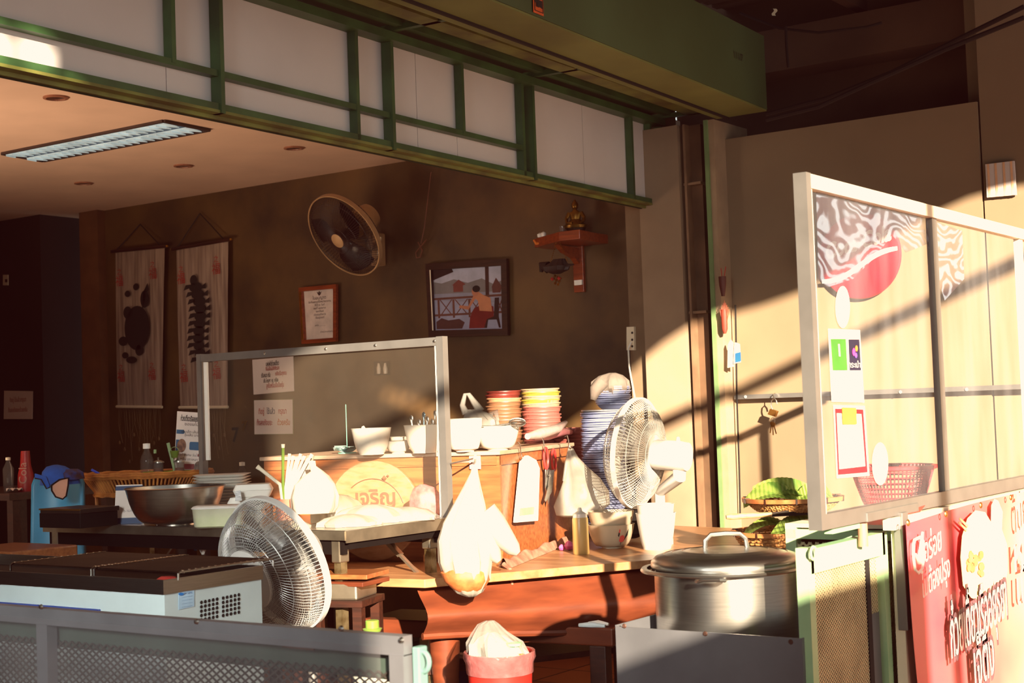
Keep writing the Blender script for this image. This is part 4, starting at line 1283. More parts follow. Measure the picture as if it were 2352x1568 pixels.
# scissors
t = thing('scissors', 'red handled scissors hanging open side down from a hook on the cabinet side', 'scissors', cabs(1258, 1150, 0.02))
for cx, cy in ((1254, 1052), (1272, 1056)):
    cc = cabs(cx, cy, 0.025)
    MB().tube([cc + dS * (0.024 * math.cos(a)) + Uz * (0.040 * math.sin(a)) for a in [2 * PI * k / 20 for k in range(20)]], 0.005, 8, closed=True).build('handle', m_red, t, world=True, smooth=True)
MB().slab([cabs(a, b, 0.022) for a, b in ((1252, 1076), (1262, 1078), (1264, 1120), (1258, 1158), (1252, 1120))], dF * 0.003).build('blade', m_steel, t, world=True)
MB().slab([cabs(a, b, 0.027) for a, b in ((1262, 1080), (1272, 1078), (1266, 1130), (1252, 1152), (1249, 1148), (1258, 1115))], dF * 0.003).build('blade', m_steel, t, world=True)
MB().lathe([(0, 0.003), (0.006, 0.002), (0.006, 0)], M=Matrix.Translation(cabs(1262, 1092, 0.032)) @ Matrix.Rotation(PI / 2, 4, 'Y'), seg=12).build('pivot', m_steel, t, world=True)
MB().tube([cabs(1246, 1006, 0.02), cabs(1248, 1012, 0.03), cabs(1250, 1030, 0.03), cabs(1252, 1040, 0.03)], 0.0022, 6).build('hook', m_steel, t, world=True, smooth=True)

# knotted clear bag on the bowls
t = bag('knotted_bag', 'knotted clear and white plastic bag sitting among the cabinet top bowls', (1100, 980), 5.4,
        [(1105, 1000, 34, 0.7), (1104, 985, 42, 0.7), (1104, 965, 38, 0.7), (1096, 950, 26, 0.7), (1084, 940, 14, 0.7)], mat('milky_bag_film', (150, 142, 134), rough=0.25, clear=0.25, transl=0.3, var=0.05, scale=18, bump=0.6), 8, 0.09)
D5 = 5.4
lp = MB()
P_ = lambda x, y: Vector(((W(x, y, D5) - W(1100, 980, D5)).dot(r0), 0, (W(x, y, D5) - W(1100, 980, D5)).z))
lp.tube([P_(1070, 950), P_(1062, 930), P_(1068, 905), P_(1076, 905), P_(1090, 925), P_(1104, 945)], [0.014, 0.010, 0.007, 0.008, 0.012, 0.016], 8)
lp.tube([P_(1118, 960), P_(1130, 950), P_(1138, 944), P_(1144, 966)], [0.012, 0.010, 0.012, 0.006], 8)
lp.build('handle_loop', m_bagc, t, smooth=True)
# pink gloves / cloth on the cabinet's right edge
for i, (pp_, lb) in enumerate(((((1212, 1008), (1240, 1002), (1280, 990), (1300, 975)), 'crumpled pink and white plastic wrap on the right edge of the cabinet top'), (((1225, 1010), (1255, 1004), (1290, 996), (1318, 998)), 'pink rubber glove lying over the right edge of the cabinet top'))):
    tag(MB().tube([cabs(a, b, -0.03 - 0.04 * i) + Vector((0, 0, 0.01)) for a, b in pp_], [0.012, 0.022, 0.02, 0.008], 10).build('rubber_glove' if i else 'plastic_wrap', mat('pink_rubber' if i else 'pale_wrap', (170, 100, 108) if i else (170, 144, 138), rough=0.4, var=0.1, scale=40), smooth=True), lb, 'glove' if i else 'wrap')

# ------------------------------------------------------------------ stacks behind the cabinet
sbox = thing('storage_box', 'wooden storage box behind the cabinet carrying the bowl stacks', 'box', W(1215, 1235, 6.4).xyz * 1.0)
sb0 = W(1215, 1200, 6.42)
sbox.location = (sb0.x, sb0.y, ZW)
sbox.rotation_euler = (0, 0, YAW)
ROOTM[sbox.name] = Matrix.Translation(Vector(sbox.location)) @ Matrix.Rotation(YAW, 4, 'Z')
MB().bx(-0.2, 0.2, -0.1, 0.1, 0, 0.30).build('body', m_woodD, sbox)
MB().bx(-0.205, 0.205, -0.105, 0.105, 0.30, 0.325).build('lid', m_woodD, sbox)
ZS = ZW + 0.325


def nest(name, px, D, z0, n, dz, rt, rb_, h, mats, labels, group, cat='bowl', ripple=0.0):
    base = at(px, 1100, D, z0)
    protos = {}
    for i in range(n):
        m_ = mats(i)
        key = m_.name
        j = 0.003 * math.sin(i * 2.1 + px)
        p = base + Vector((j, j * 0.5, dz * i))
        if key not in protos:
            o = MB().lathe([(rb_ * 0.8, 0), (rb_, 0), (rb_ + (rt - rb_) * 0.65, h * 0.45), (rt - 0.002, h - 0.006), (rt + 0.002, h - 0.005), (rt + 0.002, h), (rt - 0.003, h), (rb_ + (rt - rb_) * 0.6 - 0.003, h * 0.45), (rb_ - 0.004, 0.004), (0, 0.004)],
                           seg=56 if ripple else 32, cap0=True, wob=(lambda t, i_: 1 + ripple * math.cos(28 * t)) if ripple else None).build(name, m_, None, smooth=True, origin=(0, 0, 0))
            protos[key] = o
        else:
            o = protos[key].copy()
            C.objects.link(o)
        o.location = p
        o.rotation_euler = (0.012 * math.sin(i * 3.3), 0.012 * math.cos(i * 1.7), i * 0.3)
        tag(o, labels(i, n), cat, group)


u6 = 6.42 / FPX
mbrown = mat('tan_melamine', (120, 82, 58), rough=0.4, var=0.08)
mbrown2 = mat('brown_flowered', (172, 126, 92), rough=0.4, var=0.15, scale=40)
mdarkr = mat('dark_red_melamine', (92, 34, 28), rough=0.35)
nest('stacked_bowl', 1163, 6.42, ZS, 16, 0.0155, 40 * u6, 26 * u6, 0.055, lambda i: mdarkr if i >= 14 else (mbrown2 if i == 13 else mbrown),
     lambda i, n: ('topmost dark red bowl, tilted on the tan bowl stack behind the cabinet' if i == n - 1 else 'second dark red bowl under the topmost on the tan stack' if i == n - 2 else 'flowered pale brown bowl third from the top of the tan stack' if i == 13 else 'tan bowl in the left stack behind the cabinet'), 'tan bowls in the left stack behind the cabinet')
mpink = mat('salmon_plastic', (150, 82, 74), rough=0.4, var=0.05)
myel = mat('yellow_plastic', (150, 134, 50), rough=0.4, var=0.05)
mcrm = mat('cream_bowl', (150, 130, 104), rough=0.4, var=0.05)
nest('stacked_bowl', 1249, 6.42, ZS, 16, 0.0158, 44 * u6, 30 * u6, 0.055, lambda i: [mcrm, myel, mcrm, myel][15 - i] if i > 11 else (mcrm if i == 11 else mpink),
     lambda i, n: {15: 'topmost cream bowl of the stack of pink bowls', 14: 'yellow bowl second from the top of the pink stack', 13: 'cream bowl between the two yellow bowls of the pink stack', 12: 'lower of the two yellow bowls in the pink stack', 11: 'cream bowl just above the pink ones in the tall stack'}.get(i, 'salmon pink ribbed bowl in the tall stack behind the cabinet'), 'salmon bowls in the tall stack behind the cabinet', ripple=0.008)
u65 = 6.3 / FPX
nest('stacked_bowl', 1322, 6.35, ZW, 26, 0.0155, 44 * u65, 28 * u65, 0.055, lambda i: mpink, lambda i, n: 'topmost salmon pink bowl of the low stack by the blue plates' if i == n - 1 else 'salmon pink bowl in the low stack beside the blue plates', 'salmon bowls in the low stack beside the blue plates', ripple=0.008)
mblu = mat('pale_blue_melamine', (124, 130, 164), rough=0.35, var=0.06)
mwht = mat('white_rim_plate', (150, 148, 152), rough=0.35)
nest('stacked_plate', 1390, 6.05, ZW, 58, 0.0087, 50 * 6.05 / FPX, 36 * 6.05 / FPX, 0.02, lambda i: mwht if i == 57 else mblu, lambda i, n: 'topmost white rimmed plate on the tall blue plate stack' if i == n - 1 else 'pale blue plate in the tall stack behind the white fan', 'pale blue plates in the tall stack', cat='plate')
zst = ZW + 58 * 0.0087
nest('small_bowl', 1415, 6.1, zst + 0.008, 9, 0.0085, 40 * 6.1 / FPX, 24 * 6.1 / FPX, 0.03, lambda i: mblu, lambda i, n: 'small pale blue bowl in the short stack on top of the plates', 'small blue bowls on top of the plate stack')
t = bag('cloth_bundle', 'crumpled grey cloth bundle draped over the small blue bowls', (1402, 905), 6.1,
        [(1405, 905, 34, 0.8), (1403, 892, 42, 0.8), (1402, 875, 40, 0.8), (1404, 862, 26, 0.8), (1406, 856, 8, 0.8)], mat('grey_cloth', (104, 92, 84), rough=0.9, var=0.15, scale=20, bump=0.5), 7, 0.10, part='cloth')
t['category'] = 'cloth'
D5 = 6.05
MB().tube([Vector(((W(x, y, D5) - W(1402, 905, 6.1)).dot(r0), -0.05, (W(x, y, D5) - W(1402, 905, 6.1)).z)) for x, y in ((1385, 875), (1368, 895), (1362, 918))], [0.03, 0.026, 0.012], 10).build('loose_end', MATS['grey_cloth'], t, smooth=True)
# ------------------------------------------------------------------ white fan and things on the carved table
c = W(1463, 1040, 5.55)
pb_ = at(1519, 1235, 5.62, ZW)
t = thing('table_fan', 'white table fan facing away to the left, standing behind the white tubs', 'fan', (pb_.x, pb_.y, ZW))
M = headM(c, camdir(-0.86, 0.03, -0.50))
fan_head(t, M, 0.206, 0.085, 0.07, 90, m_wireW, m_whiteS, m_bladeW, m_whiteS, 0.05, 3, 0.056, 0.135, wr=0.0012, rings=3)
mcx = M @ Vector((0, 0, -0.17))
MB().tube([mcx + Vector((0, 0, 0.0)), mcx + Vector((0, 0, -0.075)), Vector((pb_.x, pb_.y, mcx.z - 0.14))], [0.03, 0.026, 0.02], 14).build('neck', m_whiteS, t, smooth=True, world=True)
MB().tube([Vector((pb_.x, pb_.y, mcx.z - 0.12)), Vector((pb_.x, pb_.y, ZW + 0.02))], 0.02, 16).build('pole', m_whiteS, t, smooth=True, world=True)
MB().lathe([(0.045, 0), (0.045, 0.02), (0.03, 0.05), (0.02, 0.05)], c=(pb_.x, pb_.y, ZW), seg=28, cap0=True).build('base', m_whiteS, t, smooth=True, world=True)
MB().lathe([(0, 0.016), (0.006, 0.014), (0.008, 0)], c=mcx + Vector((0, 0, 0.056)), seg=12).build('oscillation_knob', m_whiteS, t, smooth=True, world=True)
emb = MB()
e0 = M @ Vector((0, 0, -0.14)) - fw * 0.057
emb.lathe([(0, 0.002), (0.012, 0)], M=headM(e0, -fw), seg=16)
emb.build('logo', mat('gold_decal', (222, 190, 120)), t, world=True)

# tubs
u = 5.35 / FPX
t = thing('white_tub', 'lower white plastic tub under the white fan on the carved table', 'tub', at(1509, 1250, 5.45, ZW))
uu_ = 5.45 / FPX
MB().lathe(bowl_prof(46 * uu_, 32 * uu_, 82 * uu_, 0.003, 0.3), seg=40, cap0=True).build('tub_body', m_whiteS, t, smooth=True)
t = thing('white_tub', 'upper white plastic tub nested in the lower one under the white fan', 'tub', at(1508, 1228, 5.45, ZW + 22 * uu_))
MB().lathe(bowl_prof(43 * uu_, 30 * uu_, 80 * uu_, 0.003, 0.3), seg=40, cap0=True).build('tub_body', m_whiteS, t, smooth=True)
# rooster bowls
m_rb = mat('cream_glaze', (160, 144, 124), rough=0.25, var=0.03)
for i, (py, w_, lb) in enumerate(((1255, 108, 'lower cream noodle bowl with a painted rooster, on the carved table'), (1226, 106, 'upper cream noodle bowl resting in the rooster bowl on the carved table'))):
    D = 5.55
    u = D / FPX
    z0 = ZW + (0 if i == 0 else 30 * u)
    b = thing('noodle_bowl', lb, 'bowl', at(1405, py, D, z0))
    MB().lathe(bowl_prof(w_ / 2 * u, w_ / 2 * u * 0.42, 54 * u, 0.004, 1.3), seg=44, cap0=True).build('bowl_body', m_rb, b, smooth=True)
    if i == 0:
        rt = w_ / 2 * u

        def onb(a, z):
            s = max(0.0, min(1, z / (54 * u))) ** (1 / 1.39)
            rr = rt * 0.42 + rt * 0.58 * s ** (1 / 2.3) + 0.0016
            return Vector((rr * math.cos(a), rr * math.sin(a), z))
        cock = MB()
        yw = math.radians(-90) + YAW

        def pl(pts, mb_):
            mb_.poly([onb(yw + a, z) for a, z in pts])
        pl([(0.30, 0.030), (0.42, 0.024), (0.58, 0.028), (0.62, 0.042), (0.5, 0.052), (0.36, 0.048)], cock)
        pl([(0.28, 0.062), (0.34, 0.060), (0.36, 0.072), (0.30, 0.074)], cock)
        cock.build('rooster_print', mat('rooster_red', (176, 60, 56)), b)
        ck2 = MB()
        pl([(0.58, 0.03), (0.78, 0.05), (0.8, 0.075), (0.7, 0.06), (0.62, 0.045)], ck2)
        pl([(0.24, 0.05), (0.3, 0.045), (0.34, 0.058), (0.28, 0.064)], ck2)
        pl([(0.40, 0.015), (0.43, 0.015), (0.44, 0.026), (0.41, 0.026)], ck2)
        ck2.build('rooster_tail', m_ink, b)
# yellow bottle
D = 5.35
u = D / FPX
t = thing('squeeze_bottle', 'tall pale yellow squeeze bottle on the carved table under the carrier bag', 'bottle', at(1335, 1268, D, ZW))
MB().lathe([(18 * u, 0), (19 * u, 0.004), (18.5 * u, 80 * u), (17 * u, 84 * u)], seg=28, cap0=True, cap1=True).build('bottle_body', mat('yellow_sauce', (168, 138, 84), rough=0.35, var=0.03), t, smooth=True)
MB().lathe([(17 * u, 84 * u), (16 * u, 92 * u), (6 * u, 98 * u), (4 * u, 106 * u)], seg=28, cap1=True).build('cap', m_whiteS, t, smooth=True)
# shallots
D = 5.5
u = D / FPX
for px, py, r, lb in ((1307, 1252, 12, 'purple shallot on the carved table left of the yellow bottle'), (1290, 1248, 8, 'small brownish shallot leaning by the purple one on the carved table')):
    p = at(px, py, D, ZW)
    tag(MB().lathe([(0, 0), (r * u * 0.7, r * u * 0.2), (r * u, r * u * 0.9), (r * u * 0.6, r * u * 1.6), (0, r * u * 1.9)], c=p, seg=20).build('shallot', mat('shallot_skin', (206, 96, 150), rough=0.3, col2=(160, 60, 110), scale=40), smooth=True), lb, 'shallot')
# crumpled cloth along the cabinet foot
cl = MB()
pa, pb2 = onZ(1150, 1303, ZW), onZ(1296, 1247, ZW)


def rag(a, b):
    p = pa.lerp(pb2, a) + nA * (-0.02 + (b - 0.5) * (0.09 - 0.03 * a))
    h_ = 0.026 * math.sin(PI * b) * (1 + 0.25 * math.sin(a * 17 + b * 5) + 0.12 * math.sin(a * 41 + 2 * b))
    return p + Vector((0, 0, max(0.001, h_)))


cl.grid(rag, 90, 14)
cl.tube([pa + Vector((0, 0, 0.012)) - nA * 0.03, pa - nA * 0.075 + Vector((0, 0, 0.0)), pa - nA * 0.09 + Vector((0, 0, -0.05))], [0.01, 0.007, 0.004], 8)
tag(cl.build('cleaning_cloth', mat('rose_cloth', (168, 112, 92), rough=0.9, col2=(128, 78, 60), scale=25), smooth=True), 'twisted rose brown cloth lying along the foot of the cabinet', 'cloth')
# small pan leaning behind the rooster bowls
t = thing('frying_pan', 'dark pan leaning between the rooster bowls and the white tubs', 'pan', at(1455, 1245, 5.8, ZW))
Mp = Matrix.Translation((0, 0.02, 0.07)) @ Matrix.Rotation(YAW - 0.5, 4, 'Z') @ Matrix.Rotation(math.radians(75), 4, 'X')
MB().lathe([(0, 0), (0.05, 0), (0.068, 0.02), (0.066, 0.02), (0.048, 0.003), (0, 0.003)], M=Mp, seg=32).build('pan_body', m_blackp, t, smooth=True)

# bamboo baskets with banana leaves
m_bam = mat('bamboo_weave', (198, 142, 84), rough=0.6, col2=(140, 88, 44), scale=60, stretch=(1, 1, 3))
m_bamr = mat('bamboo_rim', (160, 92, 50), rough=0.45, col2=(196, 130, 76), scale=20)
m_leaf = mat('banana_leaf', (150, 168, 80), rough=0.35, col2=(78, 112, 44), scale=5, stretch=(1, 9, 1), transl=0.25)


def basket(label, px, py, D, z, wpx, hpx, ratio):
    u = D / FPX
    t = thing('bamboo_basket', label, 'basket', at(px, py, D, z), rz=YAW)
    R_ = wpx / 2 * u
    hh = hpx * u
    wv = MB()
    rows = 9
    nst = 44
    for i in range(rows):
        s = (i + 0.5) / rows
        r = R_ * (ratio + (1 - ratio) * s ** 0.75)
        pts = []
        for k_ in range(nst * 2):
            a = 2 * PI * k_ / (nst * 2)
            rr = r + 0.003 * (1 if (k_ + i) % 2 else -1)
            pts.append((rr * math.cos(a), rr * math.sin(a), hh * s))
        wv.tube(pts, hh / rows * 0.5, 5, closed=True)
    for k_ in range(nst):
        a = 2 * PI * k_ / nst
        wv.tube([(R_ * (ratio + (1 - ratio) * s ** 0.75) * math.cos(a), R_ * (ratio + (1 - ratio) * s ** 0.75) * math.sin(a), hh * s) for s in (0, 0.25, 0.5, 0.75, 1)], 0.003, 4)
    wv.lathe([(0, 0.003), (R_ * ratio, 0.003), (R_ * ratio, 0)], seg=32)
    wv.build('weave', m_bam, t, smooth=True)
    MB().lathe([(R_ - 0.006, hh - 0.012), (R_ + 0.006, hh - 0.012), (R_ + 0.008, hh + 0.002), (R_ - 0.006, hh + 0.002), (R_ - 0.006, hh - 0.012)], seg=48).build('rim', m_bamr, t, smooth=True)
    bd = MB()
    for k_ in range(10):
        a = 2 * PI * k_ / 10 + 0.2
        bd.box((0, 0, 0), (0.018, 0.006, 0.018), M=Matrix.Translation((R_ * math.cos(a), R_ * math.sin(a), hh - 0.005)) @ Matrix.Rotation(a, 4, 'Z'))
    bd.build('binding', m_woodD, t)
    return t, R_, hh


def leaf(t, name, label, c0, L, wd, ang, tilt, roll, curl=0.05):
    def fn(a, b):
        x = (a - 0.5) * L
        w_ = wd * (math.sin(PI * min(1, max(0.0, a * 0.92 + 0.06))) ** 0.45)
        y = (b - 0.5) * w_
        z = -curl * (2 * (a - 0.5)) ** 2 + 0.18 * abs(b - 0.5) * w_ * 2 + 0.0012 * math.sin(a * 90)
        return Vector((x, y, z))
    Mx = Matrix.Translation(c0) @ Matrix.Rotation(ang, 4, 'Z') @ Matrix.Rotation(tilt, 4, 'Y') @ Matrix.Rotation(roll, 4, 'X')
    o = MB().grid(fn, 60, 8, M=Mx).build(name, m_leaf, None, smooth=False)
    tag(o, label, 'leaf')
    return o


bk1, R1, h1 = basket('large shallow bamboo basket of banana leaves on the carved table by the green cage', 1812, 1272, 5.0, ZW, 250, 62, 0.62)
lc = Vector(bk1.location)
leaf(None, 'banana_leaf', 'pale green banana leaf piece lying in the large lower basket, left side', lc + cr * -0.05 + Vector((0, 0, h1 + 0.015)), 0.2, 0.10, YAW + 0.1, 0.05, 0.15)
leaf(None, 'banana_leaf', 'dark green banana leaf piece lying in the large lower basket under the knife', lc + cr * 0.06 + Vector((0, 0, h1 + 0.025)), 0.22, 0.11, YAW - 0.2, -0.05, 0.25)
leaf(None, 'banana_leaf', 'folded banana leaf piece at the front of the large lower basket', lc + cr * 0.02 - Fh * 0.06 + Vector((0, 0, h1 + 0.02)), 0.16, 0.08, YAW + 0.25, 0.0, 0.5)
# knife with wooden handle
ka, kb, kc_ = W(1668, 1187, 4.86), W(1772, 1181, 4.88), W(1885, 1170, 4.92)
t = thing('kitchen_knife', 'knife with a long pale wooden handle lying across the lower basket', 'knife', ka)
MB().tube([ka, ka.lerp(kb, 0.1), ka.lerp(kb, 0.5), kb], [0.007, 0.010, 0.009, 0.008], 10).build('handle', wood('pale_handle_wood', (222, 172, 120), (196, 140, 90)), t, world=True, smooth=True)
MB().slab([kb + cu * 0.006, kc_ + cu * 0.012, kc_ - cu * 0.016, kb - cu * 0.008], fw * 0.003).build('blade', mat('dark_blade_steel', (70, 60, 54), metal=0.8, rough=0.4), t, world=True)
bk2, R2, h2 = basket('smaller bamboo tray of banana leaves stacked above the large basket', 1822, 1168, 5.02, 0.825, 222, 30, 0.7)
lc = Vector(bk2.location)
leaf(None, 'banana_leaf', 'large upright pale banana leaf in the upper bamboo tray', lc + cr * -0.02 + Vector((0, 0, h2 + 0.03)), 0.22, 0.075, YAW + 0.0, 0.1, 0.8, curl=0.03)
leaf(None, 'banana_leaf', 'banana leaf piece lying flat at the left of the upper bamboo tray', lc + cr * -0.07 - Fh * 0.03 + Vector((0, 0, h2 + 0.012)), 0.2, 0.10, YAW - 0.1, 0.02, 0.5)
leaf(None, 'banana_leaf', 'bright banana leaf piece at the right of the upper bamboo tray', lc + cr * 0.07 - Fh * 0.04 + Vector((0, 0, h2 + 0.022)), 0.13, 0.07, YAW + 0.05, -0.1, 0.9)

# ------------------------------------------------------------------ stock pot in its metal box
pc = at(1673, 1400, 3.68, 0)
PX, PY = pc.x, pc.y
BX0, BX1, BY0, BY1 = -1.915, -1.43, 3.075, 3.60
ZB = 0.667
t = thing('stove_box', 'open topped grey sheet metal windbreak box with the stock pot inside', 'stove box', ((BX0 + BX1) / 2, (BY0 + BY1) / 2, 0))
MB().bx(BX0, BX1, BY0 - 0.002, BY0 + 0.001, 0, ZB).build('front_sheet', m_galv, t, world=True)
MB().bx(BX0 - 0.002, BX0 + 0.001, BY0, BY1, 0, ZB + 0.003).bx(BX0, BX1, BY1, BY1 + 0.002, 0, ZB).bx(BX1 - 0.001, BX1 + 0.002, BY0, BY1, 0, ZB).build('side_sheet', m_galv, t, world=True)
bo = MB()
for px in (1434, 1620, 1816):
    p = onY(px, 1437 + (px - 1434) * 0.096, BY0 - 0.003)
    bo.lathe([(0, 0.003), (0.004, 0.003), (0.006, 0)], M=Matrix.Translation(p) @ Matrix.Rotation(PI / 2, 4, 'X'), seg=12)
bo.build('bolt', mat('rusty_bolt', (88, 60, 50), metal=0.5), t, world=True, smooth=True)
st = tag(MB().lathe([(0.17, 0), (0.17, 0.30), (0.14, 0.34), (0, 0.34)], c=(PX, PY, 0), seg=32).build('gas_burner', m_blackp, smooth=True), 'dark round gas burner under the stock pot', 'burner')
t = thing('stock_pot', 'large stainless stock pot with a domed lid standing in the grey metal box', 'pot', (PX, PY, 0.342), rz=YAW)
pr = 166 * 3.68 / FPX
ztp = 0.785 - 0.342
MB().lathe([(pr - 0.006, 0), (pr, 0.006), (pr, ztp - 0.002), (pr - 0.003, ztp - 0.002), (pr - 0.003, 0.01), (0, 0.01)], seg=64, cap0=True).build('pot_body', m_steel, t, smooth=True)
# basin-like lid: wide flat brim + dome
lid = MB()
u = 3.68 / FPX
lid.lathe([(pr - 0.004, 0.0), (184 * u, 0.004), (186 * u, 0.0), (187 * u, 0.003), (184 * u, 0.008), (172 * u, 0.008)], c=(-0.012, 0, ztp), seg=72)
lid.build('lid_brim', m_steel, t, smooth=True)
ld = MB()
pf = [(171 * u, 0.008)]
for (r_, z_) in ((172, 0.012), (171, 0.024), (160, 0.036), (142, 0.042), (140, 0.0405), (122, 0.0455), (120, 0.044), (100, 0.0485), (98, 0.047), (76, 0.051), (74, 0.050), (50, 0.053), (0, 0.054)):
    pf.append((r_ * u, z_))
ld.lathe(pf, c=(-0.002, 0, ztp), seg=72)
lidp = ld.build('lid', m_steel, t, smooth=True)
hp = [(-0.052, 0, 0.048), (-0.050, 0, 0.072), (-0.036, 0, 0.086), (0, 0, 0.088), (0.036, 0, 0.086), (0.05, 0, 0.074), (0.054, 0, 0.046)]
MB().tube([(x + 0.0, y, z + ztp) for x, y, z in hp], 0.006, 8).build('handle', m_steel, lidp, smooth=True)
# front lug handle
hl = [(-0.10, -0.20, ztp - 0.004), (-0.098, -0.222, ztp - 0.002), (-0.088, -0.228, ztp + 0.002), (-0.05, -0.24, ztp + 0.002), (-0.038, -0.235, ztp), (-0.034, -0.20, ztp - 0.004)]
MB().tube(hl, 0.005, 8).build('side_handle', m_steel, t, smooth=True)

# ------------------------------------------------------------------ green mesh cart (cage)
m_teal = mat('mint_green_paint', (130, 176, 132), rough=0.5, col2=(168, 196, 150), scale=5, bump=0.05)
CX0, CX1 = -1.72, -1.41
cy0, cy1 = onX(1868, 1400, CX1).y, onX(2040, 1400, CX1).y
ctop = 0.862
t = thing('mesh_cart', 'mint green steel framed cart with expanded mesh sides, under the clear screen', 'cart', ((CX0 + CX1) / 2, (cy0 + cy1) / 2, 0))
w_ = 0.03
MB().bx(CX1 - w_, CX1, cy0 - w_ / 2, cy0 + w_ / 2, 0, ctop + 0.004).build('post', m_teal, t, world=True)
MB().bx(CX1 - w_, CX1, cy1 - w_ / 2, cy1 + w_ / 2, 0, ctop).build('post', m_teal, t, world=True)
MB().bx(CX0, CX0 + w_, 3.63, 3.66, 0, ctop).build('post', m_teal, t, world=True)
MB().bx(CX0, CX0 + w_, 5.4, 5.43, 0, ctop).bx(CX1 - w_, CX1, 5.4, 5.43, 0, ctop).build('post', m_teal, t, world=True)
MB().bx(CX1 - w_, CX1, cy0, cy1, ctop - 0.055, ctop).build('top_rail', m_teal, t, world=True)
MB().bx(CX0, CX1, 3.63, 3.65, ctop - 0.03, ctop - 0.005).build('top_rail', m_teal, t, world=True)
MB().bx(CX0, CX1 + 0.01, 3.63, 5.5, ctop, ctop + 0.01).build('counter_sheet', m_cream, t, world=True)
pm = onX(2005, 1400, CX1).y
MB().bx(CX1 - 0.02, CX1 - 0.008, pm - 0.012, pm + 0.012, 0, ctop - 0.05).build('divider', m_black, t, world=True)
m_mesh = mat('pale_mesh', (190, 176, 140), rough=0.5, metal=0.3, var=0.2)
lattice(MB(), (CX1 - 0.012, cy0, 0.3), (0, 1, 0), (0, 0, 1), pm - cy0, ctop - 0.355, 0.0150, 0.0092, 0.0030).build('mesh_panel', m_mesh, t, world=True)
lattice(MB(), (CX1 - 0.020, pm, 0.3), (0, 1, 0), (0, 0, 1), cy1 - pm, ctop - 0.355, 0.0150, 0.0092, 0.0030).build('mesh_panel', m_mesh, t, world=True)
lattice(MB(), (CX0, 3.64, 0.3), (1, 0, 0), (0, 0, 1), CX1 - CX0 - 0.03, ctop - 0.34, 0.020, 0.012, 0.005).build('mesh_panel', m_mesh, t, world=True)
lattice(MB(), (CX1 - 0.03, cy1 + 0.0, 0.3), (0, 1, 0), (0, 0, 1), 0.25, ctop - 0.34, 0.020, 0.014, 0.005).build('mesh_panel', m_mesh, t, world=True)
MB().bx(CX0 + 0.01, CX0 + 0.015, 3.7, 5.4, 0.02, ctop - 0.02).build('inner_board', mat('cart_inner', (104, 96, 84), rough=0.8, var=0.25, scale=4), t, world=True)
# hinge ring and latch
rg_ = onX(1868, 1270, CX1 + 0.012)
MB().tube([rg_ + Vector((0, 0.014 * math.cos(a), 0.014 * math.sin(a))) for a in [2 * PI * i / 16 for i in range(16)]], 0.0035, 6, closed=True).build('hinge_ring', m_teal, t, world=True, smooth=True)
la = onX(1982, 1235, CX1 + 0.015)
MB().tube([la + Vector((0, 0, -0.02)), la + Vector((0, 0, 0.035))], 0.012, 12).build('latch', mat('rust_pink', (168, 120, 96), rough=0.6), t, world=True, smooth=True)
lb_ = onX(1935, 1210, CX1 + 0.01)
MB().box(lb_, (0.02, 0.16, 0.018)).build('latch_bar', m_teal, t, world=True)

# ------------------------------------------------------------------ right clear screen
SX = -1.39
sy0, sy1 = onX(1868, 900, SX).y, onX(2352, 700, SX).y + 0.25
szt = 1.70
szb = 0.905
t = thing('counter_screen', 'tall clear sunlit counter screen in an aluminium frame, stickers on it', 'screen', (SX, (sy0 + sy1) / 2, szb))
MB().bx(SX - 0.02, SX + 0.012, sy0 - 0.013, sy0 + 0.013, szb, szt + 0.012).build('frame_post', m_alu, t, world=True)
MB().bx(SX - 0.014, SX + 0.008, sy0 + 0.013, sy0 + 0.025, szb, szt - 0.02).build('glazing_bead', m_cream, t, world=True)
MB().bx(SX - 0.012, SX + 0.012, sy0 + 0.013, sy1, szt - 0.022, szt + 0.010).build('top_rail', m_cream, t, world=True)  # cream colour paints the sun's glare onto this aluminium rail
MB().bx(SX - 0.012, SX + 0.012, sy0 + 0.013, sy1, szb, szb + 0.035).build('bottom_rail', m_alu, t, world=True)
ym = onX(2158, 850, SX).y
MB().bx(SX - 0.012, SX + 0.006, ym - 0.018, ym + 0.018, szb, szt).build('frame_post', m_alu, t, world=True)
ye = onX(2348, 700, SX).y
MB().bx(SX - 0.012, SX + 0.006, ye - 0.018, ye + 0.018, szb, szt).build('frame_post', m_cream, t, world=True)

# dusty pane: streaky diffuse haze
mg = bpy.data.materials.new('dusty_acrylic')
mg.use_nodes = True
nt = mg.node_tree
b = nt.nodes['Principled BSDF']
b.inputs['Base Color'].default_value = (lin(196), lin(196), lin(204), 1)
b.inputs['Roughness'].default_value = 0.3
tc = nt.nodes.new('ShaderNodeTexCoord'); mp = nt.nodes.new('ShaderNodeMapping'); mp.inputs['Scale'].default_value = (1, 2.5, 0.6)
nz = nt.nodes.new('ShaderNodeTexNoise'); nz.inputs['Scale'].default_value = 4; nz.inputs['Detail'].default_value = 8
rp = nt.nodes.new('ShaderNodeValToRGB')
rp.color_ramp.elements[0].position = 0.3; rp.color_ramp.elements[0].color = (0.02, 0.02, 0.02, 1)
rp.color_ramp.elements[1].position = 0.75; rp.color_ramp.elements[1].color = (0.085, 0.085, 0.085, 1)
tr = nt.nodes.new('ShaderNodeBsdfTransparent'); mx = nt.nodes.new('ShaderNodeMixShader')
nt.links.new(tc.outputs['Object'], mp.inputs['Vector']); nt.links.new(mp.outputs['Vector'], nz.inputs['Vector']); nt.links.new(nz.outputs['Fac'], rp.inputs['Fac'])
nt.links.new(rp.outputs['Color'], mx.inputs[0]); nt.links.new(tr.outputs[0], mx.inputs[1]); nt.links.new(b.outputs[0], mx.inputs[2])
nt.links.new(mx.outputs[0], nt.nodes['Material Output'].inputs['Surface'])
